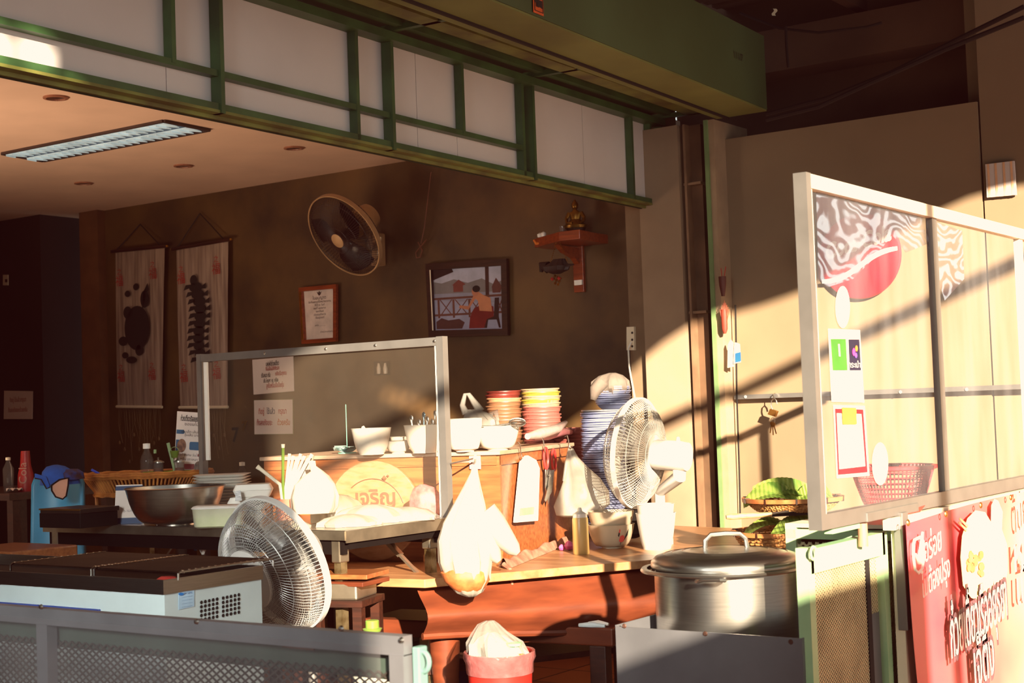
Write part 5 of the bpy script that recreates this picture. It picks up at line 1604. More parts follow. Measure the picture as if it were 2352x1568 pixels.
MB().bx(SX - 0.002, SX, sy0 + 0.02, sy1, szb + 0.02, szt - 0.01).build('pane', mg, t, world=True)

# film with reflection swirls painted in, upper left of the screen
mf = bpy.data.materials.new('swirl_reflection_film')
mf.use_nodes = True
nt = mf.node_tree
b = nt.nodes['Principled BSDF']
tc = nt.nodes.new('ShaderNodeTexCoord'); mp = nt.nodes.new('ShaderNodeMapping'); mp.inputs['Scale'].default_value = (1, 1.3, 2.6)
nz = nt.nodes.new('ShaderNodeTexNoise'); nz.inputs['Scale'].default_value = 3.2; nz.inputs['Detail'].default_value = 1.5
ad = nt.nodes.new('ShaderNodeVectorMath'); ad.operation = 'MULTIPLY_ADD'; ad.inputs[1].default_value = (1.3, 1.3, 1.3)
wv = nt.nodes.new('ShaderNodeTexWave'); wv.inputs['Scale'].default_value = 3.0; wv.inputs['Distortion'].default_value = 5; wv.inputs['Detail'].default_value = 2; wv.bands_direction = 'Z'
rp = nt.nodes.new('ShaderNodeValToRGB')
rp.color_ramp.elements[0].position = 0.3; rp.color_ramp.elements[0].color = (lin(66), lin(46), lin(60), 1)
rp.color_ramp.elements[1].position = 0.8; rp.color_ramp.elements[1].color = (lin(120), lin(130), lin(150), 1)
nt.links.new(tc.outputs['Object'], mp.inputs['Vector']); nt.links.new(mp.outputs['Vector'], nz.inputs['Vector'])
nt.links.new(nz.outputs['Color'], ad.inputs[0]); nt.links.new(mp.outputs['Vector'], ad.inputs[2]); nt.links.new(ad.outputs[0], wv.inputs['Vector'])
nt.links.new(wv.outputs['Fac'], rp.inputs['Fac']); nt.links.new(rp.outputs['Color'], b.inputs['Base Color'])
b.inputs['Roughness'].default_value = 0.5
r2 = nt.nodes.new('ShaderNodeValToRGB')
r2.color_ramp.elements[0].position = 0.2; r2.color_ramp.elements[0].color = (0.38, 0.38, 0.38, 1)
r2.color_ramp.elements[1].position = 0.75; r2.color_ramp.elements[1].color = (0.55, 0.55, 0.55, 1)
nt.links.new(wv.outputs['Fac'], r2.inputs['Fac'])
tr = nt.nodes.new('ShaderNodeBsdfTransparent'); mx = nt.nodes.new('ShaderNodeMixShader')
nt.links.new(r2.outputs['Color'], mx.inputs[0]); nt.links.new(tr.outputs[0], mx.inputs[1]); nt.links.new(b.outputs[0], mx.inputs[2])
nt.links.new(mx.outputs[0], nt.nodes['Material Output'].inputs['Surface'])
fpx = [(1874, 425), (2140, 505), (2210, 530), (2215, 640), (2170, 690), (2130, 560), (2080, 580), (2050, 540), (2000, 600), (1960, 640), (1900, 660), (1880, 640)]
MB().poly([onX(a, b_, SX - 0.006) for a, b_ in fpx]).build('film_reflection', mf, t, world=True)

# stickers on the screen (top-level items stuck to it)
SO = SX + 0.003


def spt(px, py, o=0.0):
    return onX(px, py, SO + o)


def pxell(cx, cy, rx, ry, n=28):
    return [(cx + rx * math.cos(2 * PI * i / n), cy + ry * math.sin(2 * PI * i / n)) for i in range(n)]


tag(MB().slab([spt(a, b_) for a, b_ in pxell(1935, 705, 16, 48)], (0.001, 0, 0)).build('oval_sticker', m_paper), 'white oval sticker on the clear screen above the payment sign', 'sticker')
tag(MB().slab([spt(a, b_) for a, b_ in pxell(2021, 1065, 18, 49)], (0.001, 0, 0)).build('oval_sticker', m_paper), 'white oval sticker low on the clear screen beside the menu sheet', 'sticker')
t = thing('payment_sign', 'white sheet with a green and a dark app square on the clear screen', 'sign', spt(1945, 925))
MB().slab([spt(1902, 755), spt(1974, 758), spt(1984, 924), spt(1910, 922)], (0.001, 0, 0)).build('sheet', m_paper, t, world=True)
MB().slab([spt(1908, 778, 0.002), spt(1942, 778, 0.002), spt(1946, 850, 0.002), spt(1913, 850, 0.002)], (0.001, 0, 0)).build('green_square', mat('app_green', (60, 120, 40)), t, world=True)
MB().slab([spt(1925, 790, 0.004), spt(1928, 790, 0.004), spt(1930, 818, 0.004), spt(1927, 818, 0.004)], (0.0006, 0, 0)).build('bar_mark', m_paper, t, world=True)
MB().slab([spt(1949, 779, 0.002), spt(1973, 779, 0.002), spt(1977, 850, 0.002), spt(1952, 850, 0.002)], (0.001, 0, 0)).build('dark_square', mat('app_dark', (24, 18, 48)), t, world=True)
for nm_, col, cx, cy, rx, ry in (('swirl_pink', (214, 60, 150), 1961, 808, 3.2, 9), ('swirl_orange', (236, 130, 50), 1967, 800, 2.6, 7), ('swirl_purple', (110, 70, 200), 1966, 816, 2.6, 6)):
    MB().slab([spt(a, b_, 0.004) for a, b_ in pxell(cx, cy, rx, ry, 14)], (0.0006, 0, 0)).build('emblem', mat(nm_, col), t, world=True)
tx = MB()
text(tx, 'กระเป๋า', 0.02, spt(1963, 838, 0.0045), (0, 1, 0), Uz, width=0.07)
tx.build('lettering', m_paper, t, world=True)
t = thing('menu_sheet', 'white menu sheet with a dark red border and yellow note on the clear screen', 'menu', spt(1957, 1095))
MB().slab([spt(1914, 930), spt(1985, 932), spt(1996, 1092), spt(1922, 1098)], (0.001, 0, 0)).build('sheet', m_paper, t, world=True)
fm = MB()
o4 = [spt(1918, 938, 0.002), spt(1982, 940, 0.002), spt(1992, 1084, 0.002), spt(1925, 1090, 0.002)]
i4 = [spt(1921, 948, 0.002), spt(1979, 950, 0.002), spt(1988, 1070, 0.002), spt(1927, 1077, 0.002)]
for i in range(4):
    fm.slab([o4[i], o4[(i + 1) % 4], i4[(i + 1) % 4], i4[i]], (0.001, 0, 0))
fm.build('border', mat('wine_red', (120, 26, 40)), t, world=True)
MB().slab([spt(1934, 935, 0.004), spt(1966, 936, 0.004), spt(1968, 974, 0.004), spt(1936, 974, 0.004)], (0.0006, 0, 0)).build('yellow_note', mat('note_yellow', (170, 160, 60)), t, world=True)

# screen leg clamped on the cart
ly = onX(2062, 1280, SX).y
tag(MB().bx(SX, SX + 0.025, ly - 0.020, ly + 0.020, 0.62, 0.91).bx(SX, SX + 0.016, ly - 0.22, ly + 0.12, 0.903, 0.925).build('support_bracket', m_alu, bevel=0.002), 'aluminium T-shaped bracket carrying the clear screen on the cart', 'bracket')

# pink colander seen through the screen
cp_ = onX(2052, 1143, -1.57)
DX = (cp_ - CAM).dot(fw)
u = DX / FPX
t = thing('plastic_colander', 'pink plastic mesh colander on the cart seen through the clear screen', 'colander', (cp_.x, cp_.y, ctop + 0.012))
R_ = 95 * u
hh = 0.13
cm = MB()
for i in range(60):
    a = 2 * PI * i / 60
    cm.tube([(R_ * (0.6 + 0.4 * s) * math.cos(a + 0.0), R_ * (0.6 + 0.4 * s) * math.sin(a), hh * s ** 1.2) for s in (0, 0.33, 0.66, 1)], 0.0018, 4)
for s in [i / 10 for i in range(11)]:
    cm.tube([(R_ * (0.6 + 0.4 * s) * math.cos(2 * PI * k_ / 48), R_ * (0.6 + 0.4 * s) * math.sin(2 * PI * k_ / 48), hh * s ** 1.2) for k_ in range(48)], 0.0018, 4, closed=True)
cm.lathe([(0, 0.002), (R_ * 0.6, 0.002)], seg=30)
cm.build('mesh_body', mat('pink_plastic', (176, 44, 52), rough=0.4), t, smooth=True)
MB().lathe([(R_ - 0.004, hh - 0.012), (R_ + 0.010, hh - 0.008), (R_ + 0.012, hh), (R_ - 0.004, hh + 0.002)], seg=56).build('rim', mat('pink_plastic', (176, 44, 52)), t, smooth=True)

# ------------------------------------------------------------------ red vinyl banner
BXp = -1.355
by0 = onX(2080, 1300, BXp).y
by1 = by0 + 2.0
bz1, bz0 = 0.885, -0.0
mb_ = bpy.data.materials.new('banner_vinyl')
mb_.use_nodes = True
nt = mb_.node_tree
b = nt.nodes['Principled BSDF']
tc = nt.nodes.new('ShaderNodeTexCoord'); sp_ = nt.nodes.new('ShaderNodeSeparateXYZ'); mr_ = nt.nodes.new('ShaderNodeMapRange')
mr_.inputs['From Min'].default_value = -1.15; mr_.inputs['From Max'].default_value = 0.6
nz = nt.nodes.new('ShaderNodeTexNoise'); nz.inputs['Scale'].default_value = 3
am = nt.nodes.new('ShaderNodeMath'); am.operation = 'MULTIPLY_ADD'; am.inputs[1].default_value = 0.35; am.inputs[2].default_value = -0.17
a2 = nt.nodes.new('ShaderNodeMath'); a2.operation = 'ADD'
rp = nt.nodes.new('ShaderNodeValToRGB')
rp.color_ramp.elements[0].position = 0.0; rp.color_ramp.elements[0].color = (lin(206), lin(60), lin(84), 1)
rp.color_ramp.elements[1].position = 1.0; rp.color_ramp.elements[1].color = (lin(236), lin(196), lin(168), 1)  # ramp pales along the banner, painting in the sun's washout
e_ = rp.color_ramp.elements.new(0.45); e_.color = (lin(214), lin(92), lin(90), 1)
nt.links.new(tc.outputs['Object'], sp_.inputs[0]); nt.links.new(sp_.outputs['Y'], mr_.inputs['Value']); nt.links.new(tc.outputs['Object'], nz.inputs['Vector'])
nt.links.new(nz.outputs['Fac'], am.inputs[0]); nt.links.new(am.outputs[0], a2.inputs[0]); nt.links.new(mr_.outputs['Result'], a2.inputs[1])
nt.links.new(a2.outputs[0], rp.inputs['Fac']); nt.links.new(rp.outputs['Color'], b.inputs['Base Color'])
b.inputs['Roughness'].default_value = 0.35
bt = thing('vinyl_banner', 'red vinyl banner with white Thai lettering and a noodle bowl picture on the counter', 'banner', (BXp, (by0 + by1) / 2, 0))


def bfn(a, b_):
    y = by0 + (by1 - by0) * a + 0.05 * (1 - b_) ** 1.5 * (1 - a) * 2.0
    return Vector((BXp + 0.006 * math.sin(a * 11 + 2 * b_) + 0.008 * math.sin(a * 5 + b_ * 6) * (1 - b_), y, bz0 + (bz1 + 0.015 * math.sin(a * 3) - bz0) * b_))


MB().grid(bfn, 60, 24).build('vinyl_sheet', mb_, bt, smooth=True, world=True)


def bp(px, py, o=0.022):
    return onX(px, py, BXp + o)


Yv = Vector((0, 1, 0))
m_let = mat('white_lettering', (246, 240, 232), rough=0.5, var=0.02)
m_shadow = mat('grey_outline', (96, 66, 74), rough=0.5)


def btext(s_, p0, p1, size, name='lettering', m=None, o=0.022, bold=0.0, shadow=False):
    a, b_ = bp(*p0, o=o), bp(*p1, o=o)
    ux = (b_ - a)
    L = ux.length
    ux.normalize()
    mb = MB()
    text(mb, s_, size, (a + b_) / 2, ux, Vector((0, 0, 1)), bold=bold, width=L)
    mb.build(name, m or m_let, bt, world=True)


btext('อร่อย', (2124, 1268), (2162, 1238), 0.085)
btext('ไม่ต้องปรุง', (2118, 1352), (2182, 1300), 0.08)
# tick in a rounded box
tk = MB()
bxp = [(2100, 1240), (2112, 1233), (2120, 1242), (2122, 1280), (2118, 1305), (2110, 1316), (2102, 1308), (2098, 1280), (2098, 1250)]
tk.tube([bp(*p) for p in bxp], 0.0035, 6, closed=True)
tk.tube([bp(2103, 1272), bp(2111, 1292), bp(2119, 1222)], [0.003, 0.007, 0.003], 6)
tk.build('tick_box', m_let, bt, world=True, smooth=True)
btext('ก๋วยเตี๋ยวเรืออยุธยา', (2182, 1468), (2314, 1368), 0.178, 'lettering_outline', m_shadow, o=0.020, bold=0.012)
btext('ก๋วยเตี๋ยวเรืออยุธยา', (2184, 1466), (2312, 1370), 0.17, o=0.026, bold=0.0)
btext('เจ๊ติ่ง', (2236, 1540), (2284, 1500), 0.178, 'lettering_outline', m_shadow, o=0.020, bold=0.012)
btext('เจ๊ติ่ง', (2238, 1538), (2282, 1502), 0.17, o=0.026, bold=0.0)
for (s_, p0, p1, sz) in (('ต้มยำ', (2334, 1190), (2375, 1165), 0.14), ('หมู', (2330, 1280), (2372, 1262), 0.14), ('เนื้อ', (2336, 1356), (2378, 1340), 0.14)):
    btext(s_, p0, p1, sz)
# bowl picture
MB().slab([bp(a, b_, 0.014) for a, b_ in ((2206, 1280), (2210, 1230), (2222, 1190), (2240, 1172), (2262, 1176), (2276, 1200), (2282, 1250), (2284, 1310), (2278, 1370), (2256, 1384), (2230, 1372), (2212, 1345))], (0.001, 0, 0)).build('bowl_picture', mat('picture_cream', (244, 226, 170), rough=0.5), bt, world=True)
fo = MB()
rr = random.Random(4)
for i in range(14):
    cx, cy = 2240 + rr.uniform(-16, 18), 1295 + rr.uniform(-26, 30)
    fo.slab([bp(a, b_, 0.017 + 0.0002 * i) for a, b_ in pxell(cx, cy, rr.uniform(3, 7), rr.uniform(6, 12), 10)], (0.0006, 0, 0))
fo.build('food_picture', mat('picture_food', (222, 150, 90), col2=(200, 100, 60), scale=30), bt, world=True)
MB().slab([bp(a, b_, 0.013) for a, b_ in ((2277, 1160), (2284, 1146), (2292, 1150), (2302, 1175), (2300, 1215), (2312, 1250), (2314, 1310), (2304, 1350), (2284, 1352), (2280, 1250), (2276, 1200))], (0.001, 0, 0)).build('pale_picture', mat('picture_pale', (240, 214, 186)), bt, world=True)
MB().slab([bp(a, b_, 0.019) for a, b_ in ((2202, 1192), (2204, 1188), (2224, 1206), (2222, 1212))], (0.001, 0, 0)).slab([bp(a, b_, 0.019) for a, b_ in ((2200, 1201), (2202, 1197), (2222, 1216), (2220, 1221))], (0.001, 0, 0)).build('chopsticks_picture', mat('picture_stick', (230, 150, 110)), bt, world=True)
ey = MB()
for px, py in ((2086, 1200), (2173, 1180), (2253, 1160), (2322, 1142)):
    ey.tube([bp(px, py, 0.024) + Vector((0, 0.007 * math.cos(a), 0.007 * math.sin(a))) for a in [2 * PI * i / 12 for i in range(12)]], 0.002, 5, closed=True)
ey.build('eyelet', m_brass, bt, world=True)
# counter carcass behind the banner
tag(MB().bx(-1.40, -1.375, by0 + 0.03, 6.1, 0.0, 0.87).bx(-1.40, -1.372, by0 - 0.02, 6.1, 0.87, 0.90).build('counter', m_cream), 'cream counter edge behind the top of the red banner', 'counter')
tag(MB().slab([onX(2078, 1175, -1.38), onX(2122, 1160, -1.38), onX(2106, 1180, -1.38), onX(2080, 1190, -1.38)], (0.004, 0, 0)).build('red_basket_scrap', mat('red_mesh_scrap', (170, 50, 40), var=0.3, scale=90)), 'small red plastic mesh scrap between the bracket and the banner', 'scrap')

# ------------------------------------------------------------------ things on the outer wall
# rail with padlock and keys
ry = 6.13
t = thing('wall_rail', 'thin aluminium rail along the beige wall, a padlock hooked on it', 'rail', onY(1690, 917, ry))
MB().bar(onY(1688, 912, ry), onY(2420, 885, ry), 0.016, 0.02).build('bar', m_alu, t, world=True)
for px, py in ((1712, 911), (1848, 907), (2068, 900), (2220, 894)):
    MB().lathe([(0, 0.004), (0.006, 0.002), (0.007, 0)], M=Matrix.Translation(onY(px, py, ry - 0.011)) @ Matrix.Rotation(PI / 2, 4, 'X'), seg=10).build('screw', m_white, t, world=True)
t = thing('padlock', 'brass padlock hanging open from the wall rail above the keys', 'padlock', onY(1778, 955, ry - 0.02))
yl = ry - 0.03
MB().slab([onY(1772, 938, yl), onY(1789, 944, yl), onY(1784, 957, yl), onY(1766, 951, yl)], (0, -0.016, 0)).build('lock_body', m_brass, t, world=True, bevel=0.002)
MB().tube([onY(1774, 940, yl - 0.008), onY(1771, 930, yl - 0.008), onY(1772, 920, yl - 0.008), onY(1778, 914, yl - 0.008), onY(1783, 920, yl - 0.008), onY(1785, 928, yl - 0.008)], 0.003, 8).tube([onY(1778, 916, yl - 0.008), onY(1776, 906, yl), onY(1780, 903, yl + 0.02)], 0.002, 6).build('shackle', m_steel, t, world=True, smooth=True)
t = thing('key_bunch', 'small bunch of brass keys hanging under the padlock', 'keys', onY(1775, 998, yl))
kr = onY(1775, 966, yl - 0.008)
MB().tube([kr + Vector((0.010 * math.cos(a), 0, 0.014 * math.sin(a))) for a in [2 * PI * i / 14 for i in range(14)]], 0.0012, 5, closed=True).build('ring', m_steel, t, world=True)
for (x, y, x2, y2) in ((1773, 972, 1769, 994), (1777, 974, 1783, 996), (1775, 976, 1776, 999)):
    a_, b_ = onY(x, y, yl - 0.01), onY(x2, y2, yl - 0.012)
    kb_ = MB().lathe([(0, -0.002), (0.009, -0.001), (0.009, 0.001), (0, 0.002)], M=Matrix.Translation(a_) @ Matrix.Rotation(PI / 2, 4, 'X'), seg=12)
    kb_.bar(a_, b_, 0.005, 0.002, up=(0, 1, 0))
    kb_.build('key', m_brass, t, world=True)
# round soft drink sign on the wall, seen through the screen
ys = 6.15
cs = onY(1975, 588, ys)
rs = (onY(2071, 588, ys) - cs).length
t = thing('round_sign', 'round red soft drink sign with white wave on the beige wall behind the film', 'sign', cs)
Ms = Matrix.Translation(cs) @ Matrix.Rotation(PI / 2, 4, 'X')
MB().lathe([(0, 0.012), (rs * 0.97, 0.012), (rs, 0.004), (rs, 0)], seg=64, M=Ms).build('disc', mat('sign_red', (170, 20, 40), rough=0.3), t, world=True, smooth=True)
wvp = []
N = 24
for i in range(N + 1):
    x = -0.93 + 1.86 * i / N
    wvp.append((x, -0.22 + 0.30 * x + 0.10 * math.sin(x * 3.1) + 0.05))
for i in range(N, -1, -1):
    x = -0.93 + 1.86 * i / N
    wvp.append((x, -0.22 + 0.30 * x + 0.10 * math.sin(x * 3.1) - 0.03 - 0.06 * (1 - x * x)))
mbw = MB()
n_ = len(wvp)
for i in range(N):
    a, b_, c_, d_ = wvp[i], wvp[i + 1], wvp[n_ - 2 - i], wvp[n_ - 1 - i]
    mbw.poly([cs + Vector((p[0] * rs, -0.0135, p[1] * rs)) for p in (a, b_, c_, d_)])
mbw.build('wave_mark', m_let, t, world=True)
tx = MB()
text(tx, 'Coca-Cola', rs * 0.52, cs + Vector((0, -0.014, rs * 0.30)), Vector((1, 0, 0.2)).normalized(), Vector((0.1, 0, 1)).normalized(), bold=0.004, width=rs * 1.65)
tx.build('lettering', m_let, t, world=True)
# striped plate near the top right
t = thing('striped_tile', 'white square card with faint orange stripes on the wall, upper right', 'card', onY(2300, 452, 6.16))
q = quadmap(onY(2269, 454, 6.17), onY(2336, 448, 6.17), onY(2265, 378, 6.17), onY(2331, 370, 6.17))
MB().slab([q(0, 0), q(1, 0), q(1, 1), q(0, 1)], (0, -0.012, 0)).build('card', m_panel, t, world=True)
s_ = MB()
for u0_ in (0.1, 0.36, 0.64, 0.9):
    s_.poly([q(a, b_) + Vector((0, -0.0135, 0)) for a, b_ in ((u0_ - 0.04, 0), (u0_ + 0.04, 0), (u0_ + 0.04, 1), (u0_ - 0.04, 1))])
s_.build('stripe', mat('peach_stripe', (222, 176, 140)), t, world=True)
# incense holders and packets on the post
t = thing('incense_holder', 'dark red incense holder with a few sticks on the green post, upper', 'incense holder', onY(1661, 680, 6.02))
MB().loft([(0, 0, 0, 0.008, 0.008), (0, 0, 0.05, 0.016, 0.014), (0, 0, 0.09, 0.018, 0.016)], seg=16, M=Matrix.Translation(onY(1661, 680, 6.03))).build('cup', mat('dark_red_lacquer', (84, 34, 26)), t, world=True, smooth=True)
MB().tube([onY(1661, 650, 6.03), onY(1667, 612, 6.03)], 0.002, 5).tube([onY(1660, 650, 6.03), onY(1656, 616, 6.03)], 0.002, 5).build('stick', m_redink, t, world=True)
t = thing('incense_holder', 'red bundle of incense sticks hanging lower on the green post', 'incense holder', onY(1664, 766, 6.02))
ic = MB()
for i in range(9):
    ic.tube([onY(1664 + (i - 4) * 0.6, 760, 6.03), onY(1664 + (i - 4) * 2.6, 690 + abs(i - 4) * 5, 6.02)], 0.0018, 4)
ic.build('stick', mat('incense_red', (150, 60, 34)), t, world=True)
MB().loft([(0, 0, 0, 0.006, 0.006), (0, 0, 0.02, 0.014, 0.012), (0, 0, 0.11, 0.016, 0.014)], seg=14, M=Matrix.Translation(onY(1665, 766, 6.03))).build('cup', mat('brick_red', (140, 50, 34)), t, world=True, smooth=True)
t = thing('hanging_packet', 'beige packet with a rubber band hanging on the jamb beside the blue one', 'packet', onY(1680, 845, 6.04))
MB().slab([onY(a, b_, 6.04) for a, b_ in ((1673, 845), (1687, 842), (1688, 792), (1680, 780), (1674, 792))], (0, -0.012, 0)).build('packet', m_cream, t, world=True, bevel=0.002)
t = thing('hanging_packet', 'small white packet with a blue label hanging at the jamb edge', 'packet', onY(1694, 835, 6.04))
MB().slab([onY(a, b_, 6.035) for a, b_ in ((1687, 836), (1702, 832), (1700, 790), (1690, 786))], (0, -0.014, 0)).build('packet', m_white, t, world=True, bevel=0.002)
MB().slab([onY(a, b_, 6.019) for a, b_ in ((1689, 832), (1702, 829), (1701, 808), (1689, 811))], (0, -0.001, 0)).build('label_print', mat('label_blue', (30, 90, 190)), t, world=True)
tag(MB().tube([onY(1689, 700, 6.12), onY(1691, 800, 6.12), onY(1692, 900, 6.12), onY(1698, 1080, 6.12), onY(1700, 1180, 6.12)], 0.004, 6).build('black_cable', m_black), 'thin black cable running down the edge of the beige wall board', 'cable')
# cables sagging under the roof
cabs_ = [((1520 + 240, 262), (1900, 225), (2050, 165), (2200, 90), (2352, 15)), ((1760, 275), (1880, 245), (2000, 190), (2180, 110), (2352, 40)), ((1700, 30), (1790, 65), (1880, 75), (1990, 62), (2025, 52)), ((1805, 60), (1806, 100), (1809, 140), (1810, 150), (1811, 155))]
for i, pts in enumerate(cabs_):
    tag(MB().tube([onY(a, b_, 6.0 - 0.05 * i) for a, b_ in pts], 0.010 if i < 2 else 0.006, 7).build('sagging_cable', m_black, smooth=True), ['thick black cable sagging up to the right under the roof, upper of a pair', 'black cable just below the thick one, sagging under the roof', 'thin dark cable looping under the roof near the green beam', 'short dark wire dangling under the roof'][i], 'cable')
tag(MB().grid(lambda a, b_: onY(1775 + 8 * a + 3 * math.sin(b_ * 6), 20 + 16 * b_, 5.9), 3, 6).build('plastic_scrap', m_cream), 'pale torn plastic scrap hanging under the dark roof', 'scrap')
tag(MB().bx(X_at(1838, 6.12, 600), X_at(1852, 6.12, 600), 6.10, 6.17, onY(1845, 625, 6.1).z, onY(1845, 555, 6.1).z).build('junction_box', m_blackp, bevel=0.004), 'dark junction box on the beige wall partly behind the screen frame', 'junction box')

# ------------------------------------------------------------------ red bucket with rubbish
D = 4.45
u = D / FPX
bc = at(1147, 1497, D, 0)
zr = W(1147, 1497, D).z
t = thing('waste_bin', 'red plastic bin lined with a clear bag, full of rubbish, before the bench', 'bin', bc)
R_ = 79 * u
MB().lathe([(R_ * 0.72, 0.0), (R_ * 0.96, zr - 0.012), (R_ + 0.002, zr - 0.010), (R_ + 0.002, zr), (R_ - 0.006, zr), (R_ * 0.93, zr - 0.02), (R_ * 0.7, 0.01), (0, 0.01)], seg=48, cap0=True).build('bin_body', mat('bin_red', (160, 36, 30), rough=0.35), t, smooth=True)
MB().lathe([(R_ * 1.0 - 0.004, zr + 0.002), (R_ + 0.004, zr + 0.004), (R_ + 0.006, zr - 0.014), (R_ * 0.99, zr - 0.03), (R_ * 0.975, zr - 0.06)], seg=48, wob=lambda a, i: 1 + 0.006 * math.sin(a * 13 + i)).build('liner_bag', mat('liner_film', (150, 92, 92), rough=0.2, clear=0.35, bump=0.6, scale=25), t, smooth=True)
rb_ = thing('rubbish_bag', 'crumpled clear bag of white rubbish rising out of the red bin', 'rubbish', bc + Vector((0, 0, zr)), rz=YAW)
MB().loft([(0.01, 0, -0.1, 0.07, 0.07), (0.0, 0, -0.02, 0.09, 0.085), (-0.012, 0, 0.03, 0.078, 0.07), (-0.025, 0, 0.06, 0.05, 0.045), (-0.03, 0, 0.085, 0.03, 0.02), (-0.026, 0, 0.095, 0.012, 0.01)], seg=36, folds=9, amp=0.10).build('film', m_bagc, rb_, smooth=True)
MB().loft([(0.01, 0, -0.09, 0.06, 0.06), (0.0, 0, -0.01, 0.082, 0.075), (-0.01, 0, 0.02, 0.062, 0.06), (-0.02, 0, 0.045, 0.036, 0.03), (-0.024, 0, 0.06, 0.01, 0.01)], seg=30, folds=6, amp=0.16).build('paper_waste', mat('waste_white', (150, 142, 130), var=0.2, scale=60), rb_, smooth=True)
MB().lathe([(0.0, 0.0), (0.022, 0.004), (0.024, 0.012), (0, 0.016)], c=(0.045, -0.04, 0.02), seg=16).build('cup_lid', mat('green_print', (120, 220, 120)), rb_, smooth=True)
for i in range(3):
    MB().tube(arc((0.05 + 0.008 * i, -0.055, -0.02), 0.02, 0.3, 2.4, 10, (1, 0, 0), (0, 0, 1)), 0.002, 5).build('elastic_band', m_brass, rb_, smooth=True)

# lime capped bottle behind the fence
D = 3.9
t = thing('plastic_bottle', 'clear bottle with a lime green screw cap behind the grey fence', 'bottle', at(857, 1500, D, 0))
zt_ = W(857, 1424, D).z
MB().lathe([(0.05, 0), (0.055, 0.02), (0.055, zt_ - 0.11), (0.02, zt_ - 0.04), (0.018, zt_ - 0.025)], seg=24, cap0=True).build('bottle_body', mat('bottle_film', (214, 214, 200), rough=0.1, clear=0.6), t, smooth=True)
MB().lathe([(0.022, zt_ - 0.03), (0.026, zt_ - 0.022), (0.018, zt_ - 0.02), (0.018, zt_ - 0.002), (0.016, zt_), (0, zt_)], seg=24).build('cap', m_lime, t, smooth=True)

# small bits on the bench
for px, py, L_, m_, lb in ((1330, 1441, 60, mat('rolled_paper', (210, 226, 230)), 'rolled blue and white paper packet on the right end of the bench'), (1352, 1437, 46, m_white, 'crumpled white tissue packet beside the rolled one on the bench')):
    p = onZ(px, py, 0.47)
    q_ = onZ(px + L_, py + 2, 0.47)
    tag(MB().tube([p + Vector((0, 0, 0.008)), p.lerp(q_, 0.5) + Vector((0, 0, 0.011)), q_ + Vector((0, 0, 0.008))], [0.006, 0.010, 0.005], 8).build('paper_packet', m_, smooth=True), lb, 'packet')
# chopping boards and crate under the steel table
D = 4.6
for i, (py, lb) in enumerate(((1318, 'pale wooden board on top of the pile under the steel table'), (1334, 'lower wooden board in the pile under the steel table'))):
    p = W(795, py, D)
    tag(MB().box(p + Vector((0, 0, 0)), (0.22, 0.16, 0.014), rz=YAW - 0.35 - 0.1 * i).build('chopping_board', m_woodO if i == 0 else m_woodR, bevel=0.002), lb, 'chopping board')
p = W(775, 1352, D)
tag(MB().box(p + Vector((0, 0, -0.0)), (0.2, 0.16, 0.05), rz=YAW - 0.3).build('metal_tray', m_steelR, bevel=0.006), 'small metal tray under the wooden boards below the steel table', 'tray')
ps = W(775, 1352, D)
t = thing('low_stool', 'dark low stool in the shade under the steel table carrying the boards', 'stool', (ps.x, ps.y, 0), rz=YAW - 0.3)
MB().box((0, 0, ps.z - 0.035), (0.24, 0.18, 0.02)).build('seat', m_woodD, t)
for sx_ in (-0.1, 0.1):
    for sy_ in (-0.07, 0.07):
        MB().box((sx_, sy_, (ps.z - 0.045) / 2), (0.03, 0.03, ps.z - 0.045)).build('leg', m_woodD, t)
# ------------------------------------------------------------------ things on the steel table
def tbl(px, D):
    return at(px, 1200, D, ZT)


# metal mixing bowl
D = 5.05
u = D / FPX
t = thing('mixing_bowl', 'large stainless mixing bowl on the steel table', 'bowl', tbl(404, D))
MB().lathe(bowl_prof(112 * u, 44 * u, 86 * u, 0.002, 1.5), seg=64, cap0=True).build('bowl_body', m_steel, t, smooth=True)
MB().lathe([(110 * u, 85 * u), (114 * u, 84.5 * u), (115 * u, 86 * u), (112 * u, 87.5 * u)], seg=64).build('rolled_rim', m_steel, t, smooth=True)
# food container
D = 4.86
u = D / FPX
t = thing('food_container', 'clear rounded plastic tub of green vegetables between the metal bowl and the fan', 'container', tbl(505, D), rz=YAW)
def rrect(w, h, r, n=5):
    out = []
    for cx, cy, a0 in ((w - r, h - r, 0), (-(w - r), h - r, PI / 2), (-(w - r), -(h - r), PI), (w - r, -(h - r), 1.5 * PI)):
        for i in range(n + 1):
            a = a0 + PI / 2 * i / n
            out.append((cx + r * math.cos(a), cy + r * math.sin(a)))
    return out
def rloft(mb, spec, M=None):
    n = None
    base = len(mb.v)
    vs, fs = [], []
    for (w, h, r, z) in spec:
        pts = rrect(w, h, r)
        n = len(pts)
        vs += [(x, y, z) for x, y in pts]
    for i in range(len(spec) - 1):
        for k in range(n):
            l = (k + 1) % n
            fs.append((i * n + k, i * n + l, (i + 1) * n + l, (i + 1) * n + k))
    fs.append(tuple(range(n))[::-1])
    fs.append(tuple((len(spec) - 1) * n + k for k in range(n)))
    return mb.add(vs, fs, M)
rloft(MB(), [(0.07, 0.045, 0.02, 0), (0.078, 0.052, 0.022, 0.006), (0.082, 0.056, 0.022, 0.062)]).build('tub', mat('frosted_tub', (232, 228, 200), rough=0.3, clear=0.45), t, smooth=True)
rloft(MB(), [(0.068, 0.042, 0.02, 0.003), (0.074, 0.048, 0.022, 0.02), (0.074, 0.048, 0.022, 0.036), (0.05, 0.03, 0.02, 0.042)]).build('greens', mat('leafy_greens', (190, 206, 110), col2=(130, 160, 60), scale=40), t, smooth=True)
